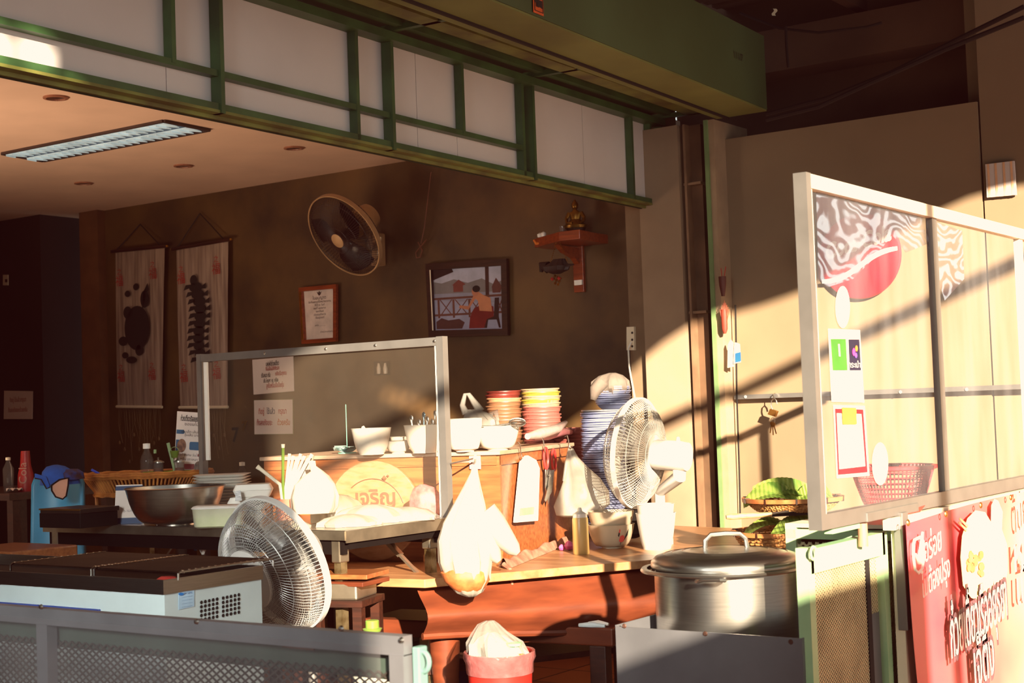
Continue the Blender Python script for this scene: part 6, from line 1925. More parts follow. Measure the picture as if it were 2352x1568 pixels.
rloft(MB(), [(0.084, 0.058, 0.024, 0.0625), (0.086, 0.06, 0.024, 0.066), (0.08, 0.054, 0.024, 0.071)]).build('lid', m_white, t, smooth=True)
# stack of foam trays
D = 5.22
for i in range(15):
    zz_ = ZT + i * 0.0105
    o = MB()
    rloft(o, [(0.075, 0.055, 0.02, 0), (0.096, 0.072, 0.024, 0.0085), (0.098, 0.074, 0.024, 0.0095)])
    o = o.build('foam_tray', m_white, None, smooth=True, origin=(0, 0, 0)) if i == 0 else bpy.data.objects['foam_tray'].copy()
    if i:
        C.objects.link(o)
    o.location = at(510, 1100, 5.3, zz_)
    o.rotation_euler = (0, 0, YAW + 0.05 + 0.02 * math.sin(i * 2))
    tag(o, 'topmost white foam tray of the stack behind the metal bowl' if i == 14 else 'white foam tray in the stack behind the metal bowl', 'tray', 'foam trays stacked behind the metal bowl')
# white clamshell boxes to the right of the trays
for i, (px, zz_, rz_) in enumerate(((566, 0, 0.1), (574, 0.045, -0.05), (584, 0.088, 0.12))):
    t = thing('takeaway_box', ['lowest white takeaway box beside the foam trays', 'middle white takeaway box beside the foam trays', 'topmost white takeaway box, left of the straws'][i], 'box', at(px, 1200, 5.02, ZT + zz_), rz=YAW + rz_)
    rloft(MB(), [(0.055, 0.05, 0.012, 0), (0.066, 0.06, 0.014, 0.022)]).build('box_base', m_white, t, smooth=True)
    rloft(MB(), [(0.066, 0.06, 0.014, 0.0225), (0.056, 0.05, 0.012, 0.042)]).build('lid', m_white, t, smooth=True)
tag(MB().slab([W(540, 1150, 4.93), W(556, 1149, 4.93), W(552, 1126, 4.93), W(541, 1128, 4.93)], fw * 0.002).build('price_card', mat('grey_card', (150, 150, 156), col2=(226, 226, 226), scale=60, stretch=(1, 1, 9))), 'small grey striped card leaning on the takeaway boxes', 'card')
# QR standee (code left out)
t = thing('payment_standee', 'white payment card stand with dark blue bands beside the metal bowl', 'card stand', tbl(296, 5.18), rz=YAW)
u = 5.18 / FPX
MB().slab([(-34 * u, 0, 0), (34 * u, 0, 0), (28 * u, 0.03, 88 * u), (-33 * u, 0.03, 88 * u)], (0, 0.002, 0)).slab([(-34 * u, 0.06, 0), (34 * u, 0.06, 0), (28 * u, 0.032, 88 * u), (-33 * u, 0.032, 88 * u)], (0, 0.002, 0)).build('card', m_paper, t)
for v0, v1 in ((0.0, 0.15), (0.86, 0.97)):
    MB().slab([(-34 * u, 0.03 * v0 - 0.0015, 88 * u * v0), (33 * u, 0.03 * v0 - 0.0015, 88 * u * v0), (30 * u, 0.03 * v1 - 0.0015, 88 * u * v1), (-33 * u, 0.03 * v1 - 0.0015, 88 * u * v1)], (0, 0.0008, 0)).build('blue_band', mat('navy_print', (26, 56, 96)), t)
tx = MB()
text(tx, 'ร้านค้า', 0.016, (0, 0.010, 0.045), (1, 0, 0), (0, 0.25, 1))
tx.build('lettering', mat('grey_ink', (120, 110, 116)), t)
# black boxes
t = thing('cash_box', 'dark lidded box on the left end of the steel table', 'box', tbl(186, 5.12), rz=0.0)
u = 5.12 / FPX
MB().bx(-0.135, 0.085, -0.07, 0.09, 0, 0.05).build('box_base', m_blackp, t, bevel=0.002)
MB().bx(-0.125, 0.09, -0.074, 0.094, 0.05, 0.066).build('lid', mat('dark_box_lid', (40, 30, 26), rough=0.3), t, bevel=0.002)
MB().bx(-0.128, 0.093, -0.077, -0.074, 0.061, 0.066).build('metal_edge', m_brass, t)
# straws in a cup
D = 4.80
t = thing('straw_cup', 'small pink rimmed cup holding straws on the steel table', 'cup', tbl(655, D))
u = D / FPX
MB().lathe([(0.022, 0), (0.032, 0.085), (0.034, 0.088), (0.030, 0.086), (0.020, 0.004), (0, 0.004)], seg=28, cap0=True).build('cup_body', mat('pinkish_cup', (206, 130, 110), rough=0.4, var=0.1), t, smooth=True)
SB = [(650, 1120, 650, 1028, 0.005, m_lime, 'lime green straw standing tallest in the straw cup'), (643, 1112, 597, 1076, 0.006, m_cream, 'wrapped straw leaning far out to the left of the straw cup')]
for i in range(7):
    SB.append((656 + i * 3, 1120, 664 + i * 8, 1050 + 5 * (i % 3), 0.004, m_white, 'white wrapped straw in the upright bundle in the straw cup'))
for (a, b_, c_, d_, r_, m_, lb) in SB:
    tt = thing('drinking_straw', lb, 'straw', W(a, b_ + 30, D), group='wrapped straws in the straw cup' if 'bundle' in lb else None)
    MB().tube([W(655 + (a - 655) * 0.3, 1165, D), W(a, b_, D), W(c_, d_, D)], r_, 8).build('straw', m_, tt, world=True, smooth=True)
    MB().tube([W(c_, d_, D), W(c_, d_, D) + (W(c_, d_, D) - W(a, b_, D)).normalized() * 0.012], [r_ * 1.1, r_ * 1.3], 8).build('paper_tip', m_cream, tt, world=True, smooth=True)
# bottle with narrow white neck, white knotted bag
t = bag('knotted_bag', 'rounded blown out white plastic bag, knotted, beside the straws on the steel table', (722, 1178), 4.72,
        [(722, 1178, 44, 0.7), (722, 1165, 52, 0.7), (722, 1140, 54, 0.7), (722, 1112, 46, 0.7), (724, 1094, 30, 0.7), (727, 1082, 14, 0.7), (718, 1070, 7, 0.8), (714, 1058, 9, 0.6)], m_bag, 7, 0.055)
t = bag('plastic_bag', 'narrow twisted pinkish bag rising between the straws and the rounded bag', (703, 1160), 4.85,
        [(690, 1160, 20, 0.7), (694, 1120, 18, 0.7), (700, 1090, 14, 0.7), (706, 1065, 11, 0.7), (713, 1045, 8, 0.7)], mat('peach_film', (160, 140, 122), rough=0.3, transl=0.3, clear=0.1, bump=0.4), 6, 0.08)
# heap of flat bags and packs
hp_ = [((800, 1176, 4.7), 70, 26, m_bag, 'flat crumpled white bag at the front of the heap on the steel table'), ((850, 1160, 4.82), 84, 40, m_bag, 'large crumpled white bag in the middle of the heap on the steel table'), ((930, 1168, 4.86), 70, 30, m_bag, 'crumpled white bag sloping down to the right end of the steel table'),
       ((970, 1178, 4.88), 36, 18, m_bagc, 'small clear bag lying at the right corner of the steel table'), ((780, 1150, 4.9), 60, 60, mat('cream_film', (160, 148, 128), rough=0.3, transl=0.3, clear=0.15, bump=0.4), 'upright cream bag behind the rounded bag on the steel table'), ((660, 1190, 4.66), 50, 20, m_bag, 'crumpled white bag with pink print under the straws')]
for (px, py, D), wd, h_, m_, lb in hp_:
    u = D / FPX
    p = at(px, py, D, ZT)
    tt = thing('plastic_bag', lb, 'bag', p, rz=YAW)
    sd = px * 0.37
    MB().loft([(0, 0, 0.001, wd * u, 0.07), (0, 0, h_ * u * 0.35, wd * u * 1.0, 0.075), (0, 0, h_ * u * 0.75, wd * u * 0.72, 0.05), (0, 0, h_ * u, wd * u * 0.3, 0.02), (0, 0, h_ * u * 1.04, wd * u * 0.05, 0.005)], seg=40, folds=6, amp=0.10, ph=sd).build('film', m_, tt, smooth=True)
# pink net bag hanging behind the screen by the cabinet
t = bag('net_bag', 'dark pink net bag resting at the cabinet front behind the screen post', (985, 1180), 5.06,
        [(985, 1185, 26, 0.5), (980, 1165, 38, 0.5), (978, 1140, 36, 0.5), (974, 1120, 24, 0.5), (970, 1112, 6, 0.5)], mat('pink_net', (190, 96, 96), rough=0.5, clear=0.35, var=0.3, scale=60), 6, 0.05)

# ------------------------------------------------------------------ dining table behind with the condiment tray
ZD = 0.75
dt = onZ(330, 1166, ZD)
p0 = at(330, 1166, 6.1, 0)
t = thing('dining_table', 'dark dining table in the shade behind the steel table, under the wicker tray', 'table', (p0.x, p0.y, 0))
MB().bx(-0.42, 0.42, -0.16, 0.6, ZD - 0.03, ZD).build('tabletop', m_woodD, t, bevel=0.004)
for sx_ in (-0.38, 0.38):
    for sy_ in (-0.11, 0.55):
        MB().bx(sx_ - 0.025, sx_ + 0.025, sy_ - 0.025, sy_ + 0.025, 0, ZD - 0.03).build('leg', m_woodD, t)
D = 6.0
u = D / FPX
zr = W(338, 1084, D).z
t = thing('wicker_tray', 'oval footed wicker tray of open bamboo sticks holding the condiments', 'basket', at(338, 1084, D, ZD), rz=YAW)
m_wk = mat('wicker_stick', (196, 128, 62), rough=0.5, col2=(150, 88, 40), scale=20)
RX, RY = 148 * u, 0.17
zz0 = zr - ZD
wk = MB()
for i in range(96):
    a = 2 * PI * i / 96
    wk.tube([(RX * 0.80 * math.cos(a), RY * 0.8 * math.sin(a), zz0 - 0.075), (RX * math.cos(a), RY * math.sin(a), zz0 - 0.006)], 0.0042, 5)
wk.build('stick', m_wk, t, smooth=True, kind='stuff')
for k_, z_, nm in ((1.0, zz0, 'rim'), (0.8, zz0 - 0.078, 'base_ring')):
    for j in range(3 if nm == 'rim' else 2):
        MB().tube([((RX * k_ + 0.004 * (j % 2)) * math.cos(2 * PI * i / 60), (RY * k_ + 0.004 * (j % 2)) * math.sin(2 * PI * i / 60), z_ - 0.008 * j + 0.002 * math.sin(i * 2)) for i in range(60)], 0.006, 6, closed=True).build(nm, m_wk, t, smooth=True)
MB().lathe([(0, 0), (1, 0)], seg=60, sx=RX * 0.97, sy=RY * 0.97, c=(0, 0, zz0 - 0.01)).lathe([(0, 0), (1, 0)], seg=60, sx=RX * 0.8, sy=RY * 0.8, c=(0, 0, zz0 - 0.08)).build('floor_weave', MATS['wicker_stick'], t)
MB().lathe([(0.075, 0), (0.03, 0.03), (0.02, 0.06), (0.05, zz0 - 0.08)], seg=24, c=(-0.05, 0, 0)).build('foot', m_wk, t, smooth=True)
ft = MB()
ft.tube([(-113 * u, -0.03, zz0 - 0.08), (-112 * u, -0.03, zz0 - 0.13), (-108 * u, -0.03, 0.0)], 0.007, 6).tube([(100 * u, -0.03, zz0 - 0.08), (100 * u, -0.03, 0.0)], 0.007, 6)
ft.build('leg', m_wk, t, smooth=True)
zt_ = zr - 0.009


def tr(px, D=6.0):
    return at(px, 1078, D, zt_)


# water bottle
m_pet = mat('pet_plastic', (120, 110, 104), rough=0.05, clear=0.75, var=0.02)
t = thing('water_bottle', 'clear plastic water bottle with a white cap on the wicker tray', 'bottle', tr(338, 5.98))
MB().lathe([(0.026, 0), (0.028, 0.004), (0.026, 0.02), (0.028, 0.03), (0.026, 0.04), (0.028, 0.055), (0.022, 0.075), (0.0115, 0.095), (0.011, 0.107)], seg=28, cap0=True).build('bottle_body', m_pet, t, smooth=True)
MB().lathe([(0.0, 0.126), (0.0145, 0.125), (0.015, 0.105), (0.011, 0.104)], seg=24).build('cap', m_white, t, smooth=True)
# green caddy
t = thing('condiment_caddy', 'lime green plastic condiment caddy on the wicker tray', 'caddy', tr(392, 5.95), rz=YAW)
MB().lathe([(0, 0.0), (0.075, 0.0), (0.08, 0.012), (0.076, 0.012), (0.072, 0.004), (0, 0.004)], seg=36, sx=1.4, sy=0.8).build('tray', mat('olive_lime', (120, 150, 30), rough=0.4), t, smooth=True)
MB().bar((0.018, 0, 0.008), (-0.008, 0, 0.125), 0.012, 0.008, up=(0, 1, 0)).bar((-0.06, 0, 0.10), (-0.061, 0, 0.085), 0.010, 0.01).build('handle', m_lime, t)
MB().lathe([(0.012, 0.0), (0.019, 0.028), (0.017, 0.028), (0.010, 0.003), (0, 0.003)], c=(0.022, -0.02, 0.065), seg=20, cap0=True).tube(arc((0.022, -0.02, 0.09), 0.018, 0, PI, 10, (1, 0, 0), (0, 0, 1)), 0.0015, 5).build('napkin_pail', m_lime, t, smooth=True)
for (px, lb, wd) in ((364, 'glass condiment jar with a steel lid on the lime caddy, left of two', 22), (412, 'glass condiment jar with a steel lid on the lime caddy, right of two', 21)):
    j = thing('condiment_jar', lb, 'jar', tr(px, 5.93) + Vector((0, 0, 0.005)))
    MB().lathe([(0.019, 0), (0.021, 0.003), (0.021, 0.042), (0.019, 0.042), (0.018, 0.004), (0, 0.004)], seg=24, cap0=True).build('glass', m_pet, j, smooth=True)
    MB().lathe([(0, 0.006), (0.017, 0.006), (0.017, 0.02), (0, 0.02)], seg=20).build('sauce', mat('chilli_sauce', (130, 60, 26)), j, smooth=True)
    MB().lathe([(0.023, 0.042), (0.023, 0.047), (0.01, 0.052), (0.003, 0.054), (0.004, 0.062), (0, 0.064)], seg=24).build('lid', m_steel, j, smooth=True)
tag(MB().tube([W(210, 1078, 5.95), W(228, 1088, 5.95)], 0.005, 8).build('blue_pen', mat('pen_blue', (40, 70, 190)), smooth=True), 'blue pen resting on the left rim of the wicker tray', 'pen')
# menu card
t = thing('menu_card', 'tall white menu card with blue and red panels standing on the wicker tray', 'menu', W(440, 1078, 6.02))
q = quadmap(W(399, 1080, 6.02), W(474, 1080, 6.02), W(407, 944, 6.08), W(481, 949, 6.08))
MB().slab([q(0, 0), q(1, 0), q(1, 1), q(0, 1)], fw * 0.002).build('card', m_paper, t, world=True)


def cardpoly(name, m, pts, o=0.0015):
    MB().poly([q(u_, v_) - fw * o for u_, v_ in pts]).build(name, m, t, world=True)


m_navy = mat('card_blue', (30, 84, 124))
m_wine = mat('card_red', (120, 28, 30))
cardpoly('blue_panel', m_navy, [(0.02, 0.62), (0.24, 0.62), (0.28, 0.65), (0.24, 0.69), (0.02, 0.69)])
cardpoly('blue_panel', m_navy, [(0.46, 0.35), (0.92, 0.34), (0.94, 0.36), (0.94, 0.47), (0.92, 0.49), (0.46, 0.49), (0.44, 0.47), (0.44, 0.37)])
cardpoly('blue_panel', m_navy, [(0.02, 0.30), (0.14, 0.31), (0.14, 0.52), (0.02, 0.52)])
cardpoly('red_panel', m_wine, [(0.73, 0.24), (0.95, 0.23), (0.95, 0.29), (0.74, 0.29), (0.70, 0.265)])
cardpoly('red_panel', m_wine, [(0.3, 0.02), (0.62, 0.02), (0.62, 0.11), (0.3, 0.11)])
cardpoly('food_photo', mat('card_photo', (86, 50, 34), col2=(140, 96, 70), scale=60), ell(0.2, 0.42, 0.14, 0.115), 0.002)
cardpoly('food_photo', mat('card_photo2', (60, 46, 44), col2=(120, 96, 80), scale=60), ell(0.76, 0.06, 0.14, 0.1), 0.002)
rx = (q(1, 1) - q(0, 1)).normalized(); uy = (q(0.5, 1) - q(0.5, 0)).normalized()
tx = MB()
text(tx, 'ก๋วยเตี๋ยวเรืออยุธยา (เจ๊ติ่ง)', 0.03, q(0.54, 0.88) - fw * 0.002, rx, uy, bold=0.0008, width=0.11)
text(tx, 'ขอแนะนำ', 0.018, q(0.5, 0.79) - fw * 0.002, rx, uy)
for i, (u_, v_) in enumerate(((0.64, 0.655), (0.64, 0.60), (0.34, 0.265), (0.4, 0.19))):
    text(tx, ['เส้นเล็ก เส้นใหญ่ บะหมี่', 'วุ้นเส้น มาม่า เกี๊ยว', 'ธรรมดา พิเศษ จัมโบ้', 'ลวกจิ้ม เกาเหลา'][i], 0.014, q(u_, v_) - fw * 0.002, rx, uy)
tx.build('lettering', m_ink, t, world=True)

# second bottle and cups on the farther table (right of scrolls)
p0 = at(560, 1108, 6.75, 0)
t = thing('dining_table', 'farther dark dining table seen right of the wicker tray', 'table', (p0.x, p0.y, 0))
MB().bx(-0.35, 0.30, -0.12, 0.35, 0.72, 0.745).build('tabletop', m_woodD, t)
for sx_ in (-0.3, 0.25):
    for sy_ in (-0.08, 0.3):
        MB().bx(sx_ - 0.02, sx_ + 0.02, sy_ - 0.02, sy_ + 0.02, 0, 0.72).build('leg', m_woodD, t)
zf = 0.746
zoff = W(560, 1108, 6.75).z
t = thing('woven_holder', 'woven condiment holder on the farther table with a blue basket inside', 'basket', at(555, 1105, 6.72, zf), rz=YAW)
MB().lathe([(0.045, 0), (0.062, 0.1), (0.058, 0.1), (0.042, 0.004), (0, 0.004)], sx=1.7, seg=30, cap0=True).build('weave', m_bam, t, smooth=True)
MB().bx(-0.06, 0.06, -0.04, 0.04, 0.1, 0.155).build('blue_basket', mat('dim_blue', (40, 84, 130)), t, bevel=0.004)
t = thing('water_bottle', 'clear water bottle with a white cap on the farther table, left of the cabinet', 'bottle', at(557, 1105, 6.7, zf + 0.16))
MB().lathe([(0.02, 0), (0.022, 0.05), (0.012, 0.075), (0.010, 0.085)], seg=20, cap0=True).build('bottle_body', m_pet, t, smooth=True)
MB().lathe([(0.0, 0.102), (0.013, 0.1), (0.013, 0.084)], seg=18).build('cap', m_white, t, smooth=True)
# left far table with red bottle
p0 = at(40, 1128, 6.6, 0)
zl = W(40, 1126, 6.6).z
t = thing('dining_table', 'dark dining table against the partition at the far left', 'table', (p0.x, p0.y, 0))
MB().bx(-0.5, 0.22, -0.2, 0.4, zl - 0.03, zl).build('tabletop', m_woodD, t)
for sx_ in (-0.46, 0.18):
    for sy_ in (-0.15, 0.35):
        MB().bx(sx_ - 0.02, sx_ + 0.02, sy_ - 0.02, sy_ + 0.02, 0, zl - 0.03).build('leg', m_woodD, t)
t = thing('soda_bottle', 'tall red plastic soft drink bottle on the far left table', 'bottle', at(60, 1128, 6.5, zl))
u = 6.5 / FPX
MB().lathe([(18 * u, 0), (19 * u, 0.01), (17 * u, 40 * u), (12 * u, 60 * u), (10 * u, 92 * u)], seg=26, cap0=True, cap1=True).build('bottle_body', mat('dim_red', (150, 26, 24), rough=0.4), t, smooth=True)
tx = MB()
text(tx, 'Cola', 0.05, Vector((0, 0, 0.08)) - Fh * (18.5 * u), Vector((0, 0, 1)), -r0)
tx.build('lettering', mat('dim_lettering', (150, 110, 96)), t)
t = thing('water_bottle', 'small dim clear bottle with a pale cap on the far left table', 'bottle', at(20, 1128, 6.5, zl))
MB().lathe([(0.022, 0), (0.024, 0.1), (0.010, 0.13), (0.009, 0.14)], seg=18, cap0=True).build('bottle_body', m_pet, t, smooth=True)
MB().lathe([(0, 0.152), (0.011, 0.15), (0.011, 0.138)], seg=16).build('cap', m_cream, t, smooth=True)
tag(MB().grid(lambda a, b_: at(14 + 38 * a, 1125, 6.42 + 0.06 * b_, zl + 0.004 + 0.014 * abs(math.sin(a * 8 + b_ * 5))), 12, 4).build('paper_napkin', m_paper, smooth=True), 'crumpled white napkin on the edge of the far left table', 'napkin')

# blue chair with cloth cap
D = 5.75
u = D / FPX
p0 = at(130, 1280, D, 0)
t = thing('plastic_chair', 'light blue plastic chair with its back toward the room at the left', 'chair', (p0.x, p0.y, 0), rz=YAW)
zb_, zt2 = W(130, 1280, D).z, W(130, 1092, D).z
w_ = 60 * u


def chair_back(a, b_):
    x = (a - 0.5) * 2 * w_ * (1.0 + 0.05 * (1 - b_))
    edge = max(0, (abs(a - 0.5) - 0.42) / 0.08)
    top = zt2 - 0.03 * edge ** 2 if b_ > 0.9 else None
    z = zb_ - 0.1 + (zt2 - (0.035 * edge ** 2) - zb_ + 0.1) * b_
    return Vector((x, 0.03 * math.cos((a - 0.5) * PI) + 0.03 * b_, z))


mb = MB().grid(chair_back, 20, 14)
cbk = mb.build('backrest', m_blue if False else mat('chair_blue', (64, 148, 190), rough=0.4, var=0.06), t, smooth=True)
sm_ = cbk.modifiers.new('solid', 'SOLIDIFY'); sm_.thickness = 0.022; sm_.offset = 0
MB().bx(-w_, w_, 0.02, 0.42, zb_ - 0.13, zb_ - 0.1).build('seat', MATS['chair_blue'], t, bevel=0.01)
for sx_ in (-w_ + 0.02, w_ - 0.02):
    for sy_ in (0.03, 0.40):
        MB().bx(sx_ - 0.015, sx_ + 0.015, sy_ - 0.015, sy_ + 0.015, 0, zb_ - 0.12).build('leg', MATS['chair_blue'], t)
m_capb = mat('royal_blue_cloth', (36, 84, 170), rough=0.9, var=0.15, scale=20)
t = thing('peaked_hat', 'blue and pink peaked cloth cap hung on the blue chair back', 'cap', W(140, 1142, 5.7), rz=YAW)
o_ = W(140, 1142, 5.7)
def L_(x, y, dy=0.0):
    q_ = W(x, y, 5.7) - o_
    return Vector((q_.dot(r0), dy, q_.z))
MB().loft([(L_(135, 1105).x, 0, L_(135, 1112).z, 44 * u, 0.06), (L_(134, 1095).x, 0, L_(134, 1098).z, 42 * u, 0.06), (L_(130, 1080).x, 0, L_(130, 1082).z, 34 * u, 0.05), (L_(126, 1070).x, 0, L_(126, 1071).z, 20 * u, 0.03), (L_(126, 1067).x, 0, L_(126, 1067).z, 5 * u, 0.01)], seg=26, folds=5, amp=0.07).build('crown', m_capb, t, smooth=True)
MB().slab([L_(a, b_, -0.066) for a, b_ in ((92, 1085), (118, 1092), (128, 1116), (122, 1120), (108, 1098), (93, 1098))], (0, -0.006, 0)).build('strap', m_capb, t, bevel=0.002)
MB().slab([L_(a, b_, -0.07) for a, b_ in ((132, 1112), (150, 1100), (170, 1095), (170, 1112), (166, 1136), (158, 1143), (142, 1138), (133, 1124))], (0, -0.004, 0)).build('pink_lining', mat('pink_lining', (206, 150, 128), rough=0.9, var=0.08), t, bevel=0.002)
MB().tube([L_(a, b_, -0.077) for a, b_ in ((132, 1112), (133, 1124), (142, 1138), (158, 1143), (166, 1136), (170, 1112), (170, 1095), (150, 1099), (132, 1112))], 0.0032, 6).tube([L_(a, b_, -0.072) for a, b_ in ((93, 1096), (108, 1099), (120, 1120), (128, 1116))], 0.0025, 6).build('dark_piping', m_blackp, t, smooth=True)
MB().loft([(L_(165, 1085).x, -0.01, L_(165, 1100).z, 26 * u, 0.05), (L_(165, 1085).x, -0.01, L_(165, 1085).z, 24 * u, 0.05), (L_(163, 1078).x, 0, L_(163, 1077).z, 14 * u, 0.03)], seg=20, folds=4, amp=0.1).build('brim', mat('dark_camo', (60, 34, 30), rough=0.9, col2=(36, 60, 130), scale=30), t, smooth=True)

# wooden stool at the bottom left
D = 4.9
pa_ = W(30, 1275, D)
t = thing('wooden_stool', 'orange wooden stool top at the far left behind the ice chest', 'stool', (pa_.x, pa_.y, 0))
MB().box((0, 0, pa_.z - 0.0), (0.34, 0.26, 0.055)).build('seat', m_woodO, t, bevel=0.006)
for sx_ in (-0.14, 0.14):
    for sy_ in (-0.1, 0.1):
        MB().box((sx_, sy_, (pa_.z - 0.03) / 2), (0.035, 0.035, pa_.z - 0.03)).build('leg', m_woodD, t)
# small things hanging under the steel table
tag(MB().loft([(0, 0, 0, 0.004, 0.004), (0, 0, 0.02, 0.016, 0.01), (0.006, 0, 0.04, 0.01, 0.008), (0.004, 0, 0.052, 0.014, 0.006)], M=Matrix.Translation(W(466, 1273, 5.0)), folds=4, amp=0.1).build('white_rag', m_white, smooth=True), 'small white knotted rag hanging below the steel table', 'rag')
tag(MB().bar(W(449, 1264, 5.0), W(446, 1240, 5.0), 0.010, 0.005).build('blue_strip', m_blue), 'short light blue plastic strip below the steel table', 'strip')

# ------------------------------------------------------------------ ice chest / grill in the foreground
IX1 = -2.88
iy0 = onX(375, 1332, IX1).y
iy1 = onX(604, 1294, IX1).y
IZ = onX(375, 1332, IX1).z
t = thing('grill_cabinet', 'pale blue metal chest with a stainless rim and wire racks on top, left foreground', 'grill', (IX1 - 0.6, (iy0 + iy1) / 2, 0))
m_pale = mat('pale_blue_enamel', (190, 204, 208), rough=0.35, var=0.04)
IX0 = IX1 - 1.5
zrim = 0.036
MB().bx(IX0, IX1 - 0.004, iy0 + 0.006, iy1 - 0.004, 0.1, IZ - zrim).build('chest_body', m_pale, t, world=True)
rimm = MB()
rimm.bx(IX0, IX1, iy0, iy0 + 0.006, IZ - zrim, IZ).bx(IX0, IX1, iy1 - 0.006, iy1, IZ - zrim, IZ).bx(IX1 - 0.006, IX1, iy0 + 0.006, iy1 - 0.006, IZ - zrim, IZ).bx(IX0, IX0 + 0.006, iy0, iy1, IZ - zrim, IZ)
rimm.build('steel_rim', m_steel, t, world=True)
MB().bx(IX0, IX1 - 0.01, iy0 + 0.01, iy1 - 0.01, IZ - zrim - 0.002, IZ - zrim + 0.004).build('fire_tray', m_blackp, t, world=True)
MB().bx(IX0, IX1 - 0.25, iy0 - 0.002, iy0 + 0.006, IZ - 0.105, IZ - 0.085).build('blue_stripe', mat('navy_stripe', (34, 66, 150)), t, world=True)
# perforations and sticker on the side (facing right)
hol = MB()
for bx_, cols in ((462, 5), (512, 5)):
    for i in range(cols):
        for j in range(5):
            p = onX(bx_ + i * 9, 1383 + j * 10 - i * 1.9 - (bx_ - 462) * 0.2, IX1 - 0.0035)
            hol.lathe([(0, 0.001), (0.0048, 0.001)], M=Matrix.Translation(p) @ Matrix.Rotation(PI / 2, 4, 'Y'), seg=10)
hol.build('vent_hole', m_black, t, world=True, kind='stuff')
MB().slab([onX(a, b_, IX1 - 0.003) for a, b_ in ((410, 1400), (446, 1392), (446, 1350), (410, 1358))], (0.0008, 0, 0)).build('spec_label', mat('label_pale', (170, 200, 226)), t, world=True)
MB().slab([onX(a, b_, IX1 - 0.0015) for a, b_ in pxell(416, 1364, 6, 3.4, 18)], (0.0008, 0, 0)).build('logo', mat('logo_blue', (20, 110, 190)), t, world=True)
tx = MB()
for i in range(5):
    text(tx, ['220V 50Hz', '—————', '——— ——', '————', '———'][i], 0.008, onX(430, 1362 + i * 7.5, IX1 - 0.0015), (0, 1, 0), Uz, width=0.035)
tx.build('lettering', mat('label_ink', (70, 110, 160)), t, world=True)
# racks
zR = IZ + 0.020


def rack(x0, x1, label):
    r_ = thing('wire_rack', label, 'rack', ((x0 + x1) / 2, (iy0 + iy1) / 2, IZ))
    y0_, y1_ = iy0 + 0.012, iy1 - 0.004
    n = int((y1_ - y0_) / 0.012)
    g = MB()
    for i in range(n + 1):
        y = y0_ + 0.01 + (y1_ - y0_ - 0.02) * i / n
        g.tube([(x0 + 0.004, y, zR), (x1 - 0.004, y, zR)], 0.0014, 4)
    g.build('wire', mat('dark_rack_wire', (48, 40, 36), rough=0.35, metal=0.8), r_, world=True, kind='stuff')
    e_ = MB()
    for x in (x0, x0 + 0.0, x1):
        e_.tube([(x, y0_, IZ + 0.0), (x, y0_, zR - 0.004), (x, y0_ + 0.006, zR), (x, y1_ - 0.006, zR), (x, y1_, zR - 0.004), (x, y1_, IZ)], 0.003, 6)
    e_.tube([(x0, y0_ + 0.02, zR - 0.003), (x1, y0_ + 0.02, zR - 0.003)], 0.0022, 6).tube([(x0, y1_ - 0.02, zR - 0.003), (x1, y1_ - 0.02, zR - 0.003)], 0.0022, 6)
    # curled wire ends over the frame bars
    for x in (x0, x1):
        for i in range(0, n, 2):
            y = y0_ + 0.015 + (y1_ - y0_ - 0.03) * i / n
            e_.tube([(x, y, zR - 0.004), (x + 0.004, y, zR + 0.003), (x - 0.004, y, zR + 0.003), (x, y, zR - 0.004)], 0.0012, 4)
    e_.build('frame', m_steel, r_, world=True, smooth=True)


xr = [onX_ for onX_ in ()]
xa = onY(222, 1304, iy0 + 0.02).x
xb_ = IX1 + 0.0
rack(xa, onY(415, 1312, iy0 + 0.02).x, 'wire rack on the right half of the pale blue chest')
rack(onY(30, 1290, iy0 + 0.02).x, xa - 0.012, 'wire rack on the left half of the pale blue chest')
tag(MB().loft([(0, 0, 0, 0.03, 0.02), (0, 0, 0.012, 0.034, 0.022), (0, 0, 0.02, 0.02, 0.012)], folds=4, amp=0.1, M=Matrix.Translation(onX(352, 1330, IX1 - 0.08) + Vector((0, 0.05, -0.018)))).build('red_lid', m_redink, smooth=True), 'small red lid inside the near corner of the chest rim', 'scrap')  # a small red lid resting inside the rim

# ------------------------------------------------------------------ foreground fence
FY = onX(912, 1470, -1.70).y
fz = onX(935, 1452, -1.70).z
fxr = onY(936, 1460, FY).x
t = thing('metal_fence', 'grey metal framed fence panel with expanded mesh and clear sheet, left foreground', 'fence', (fxr - 0.9, FY, 0))
th = 0.036
MB().bx(fxr - 2.4, fxr, FY - 0.012, FY + 0.012, fz - th * 0.95, fz).build('top_rail', m_galv, t, world=True)
MB().bx(fxr - 0.032, fxr, FY - 0.014, FY + 0.014, 0, fz - th * 0.9).build('post', m_galv, t, world=True)
px_ = onY(108, 1450, FY).x
MB().bx(px_ - 0.018, px_ + 0.018, FY - 0.014, FY + 0.012, 0, fz - th * 0.9).build('post', m_galv, t, world=True)
MB().bx(fxr - 2.4, fxr - 0.032, FY + 0.02, FY + 0.05, fz - 0.085, fz - 0.03).build('inner_rail', mat('slate_green', (54, 66, 60), rough=0.5), t, world=True)
m_meshd = mat('dark_mesh', (70, 64, 60), rough=0.45, metal=0.5, var=0.2)
lattice(MB(), (fxr - 2.4, FY + 0.015, 0.25), (1, 0, 0), (0, 0, 1), 2.36, fz - 0.07 - 0.25, 0.0225, 0.0145, 0.0034).build('mesh', m_meshd, t, world=True)
MB().bx(fxr - 2.4, fxr - 0.05, FY - 0.018, FY - 0.016, 0.1, fz - 0.02).build('clear_sheet', mat('grey_acrylic', (120, 116, 120), rough=0.12, clear=0.88, var=0.1), t, world=True)
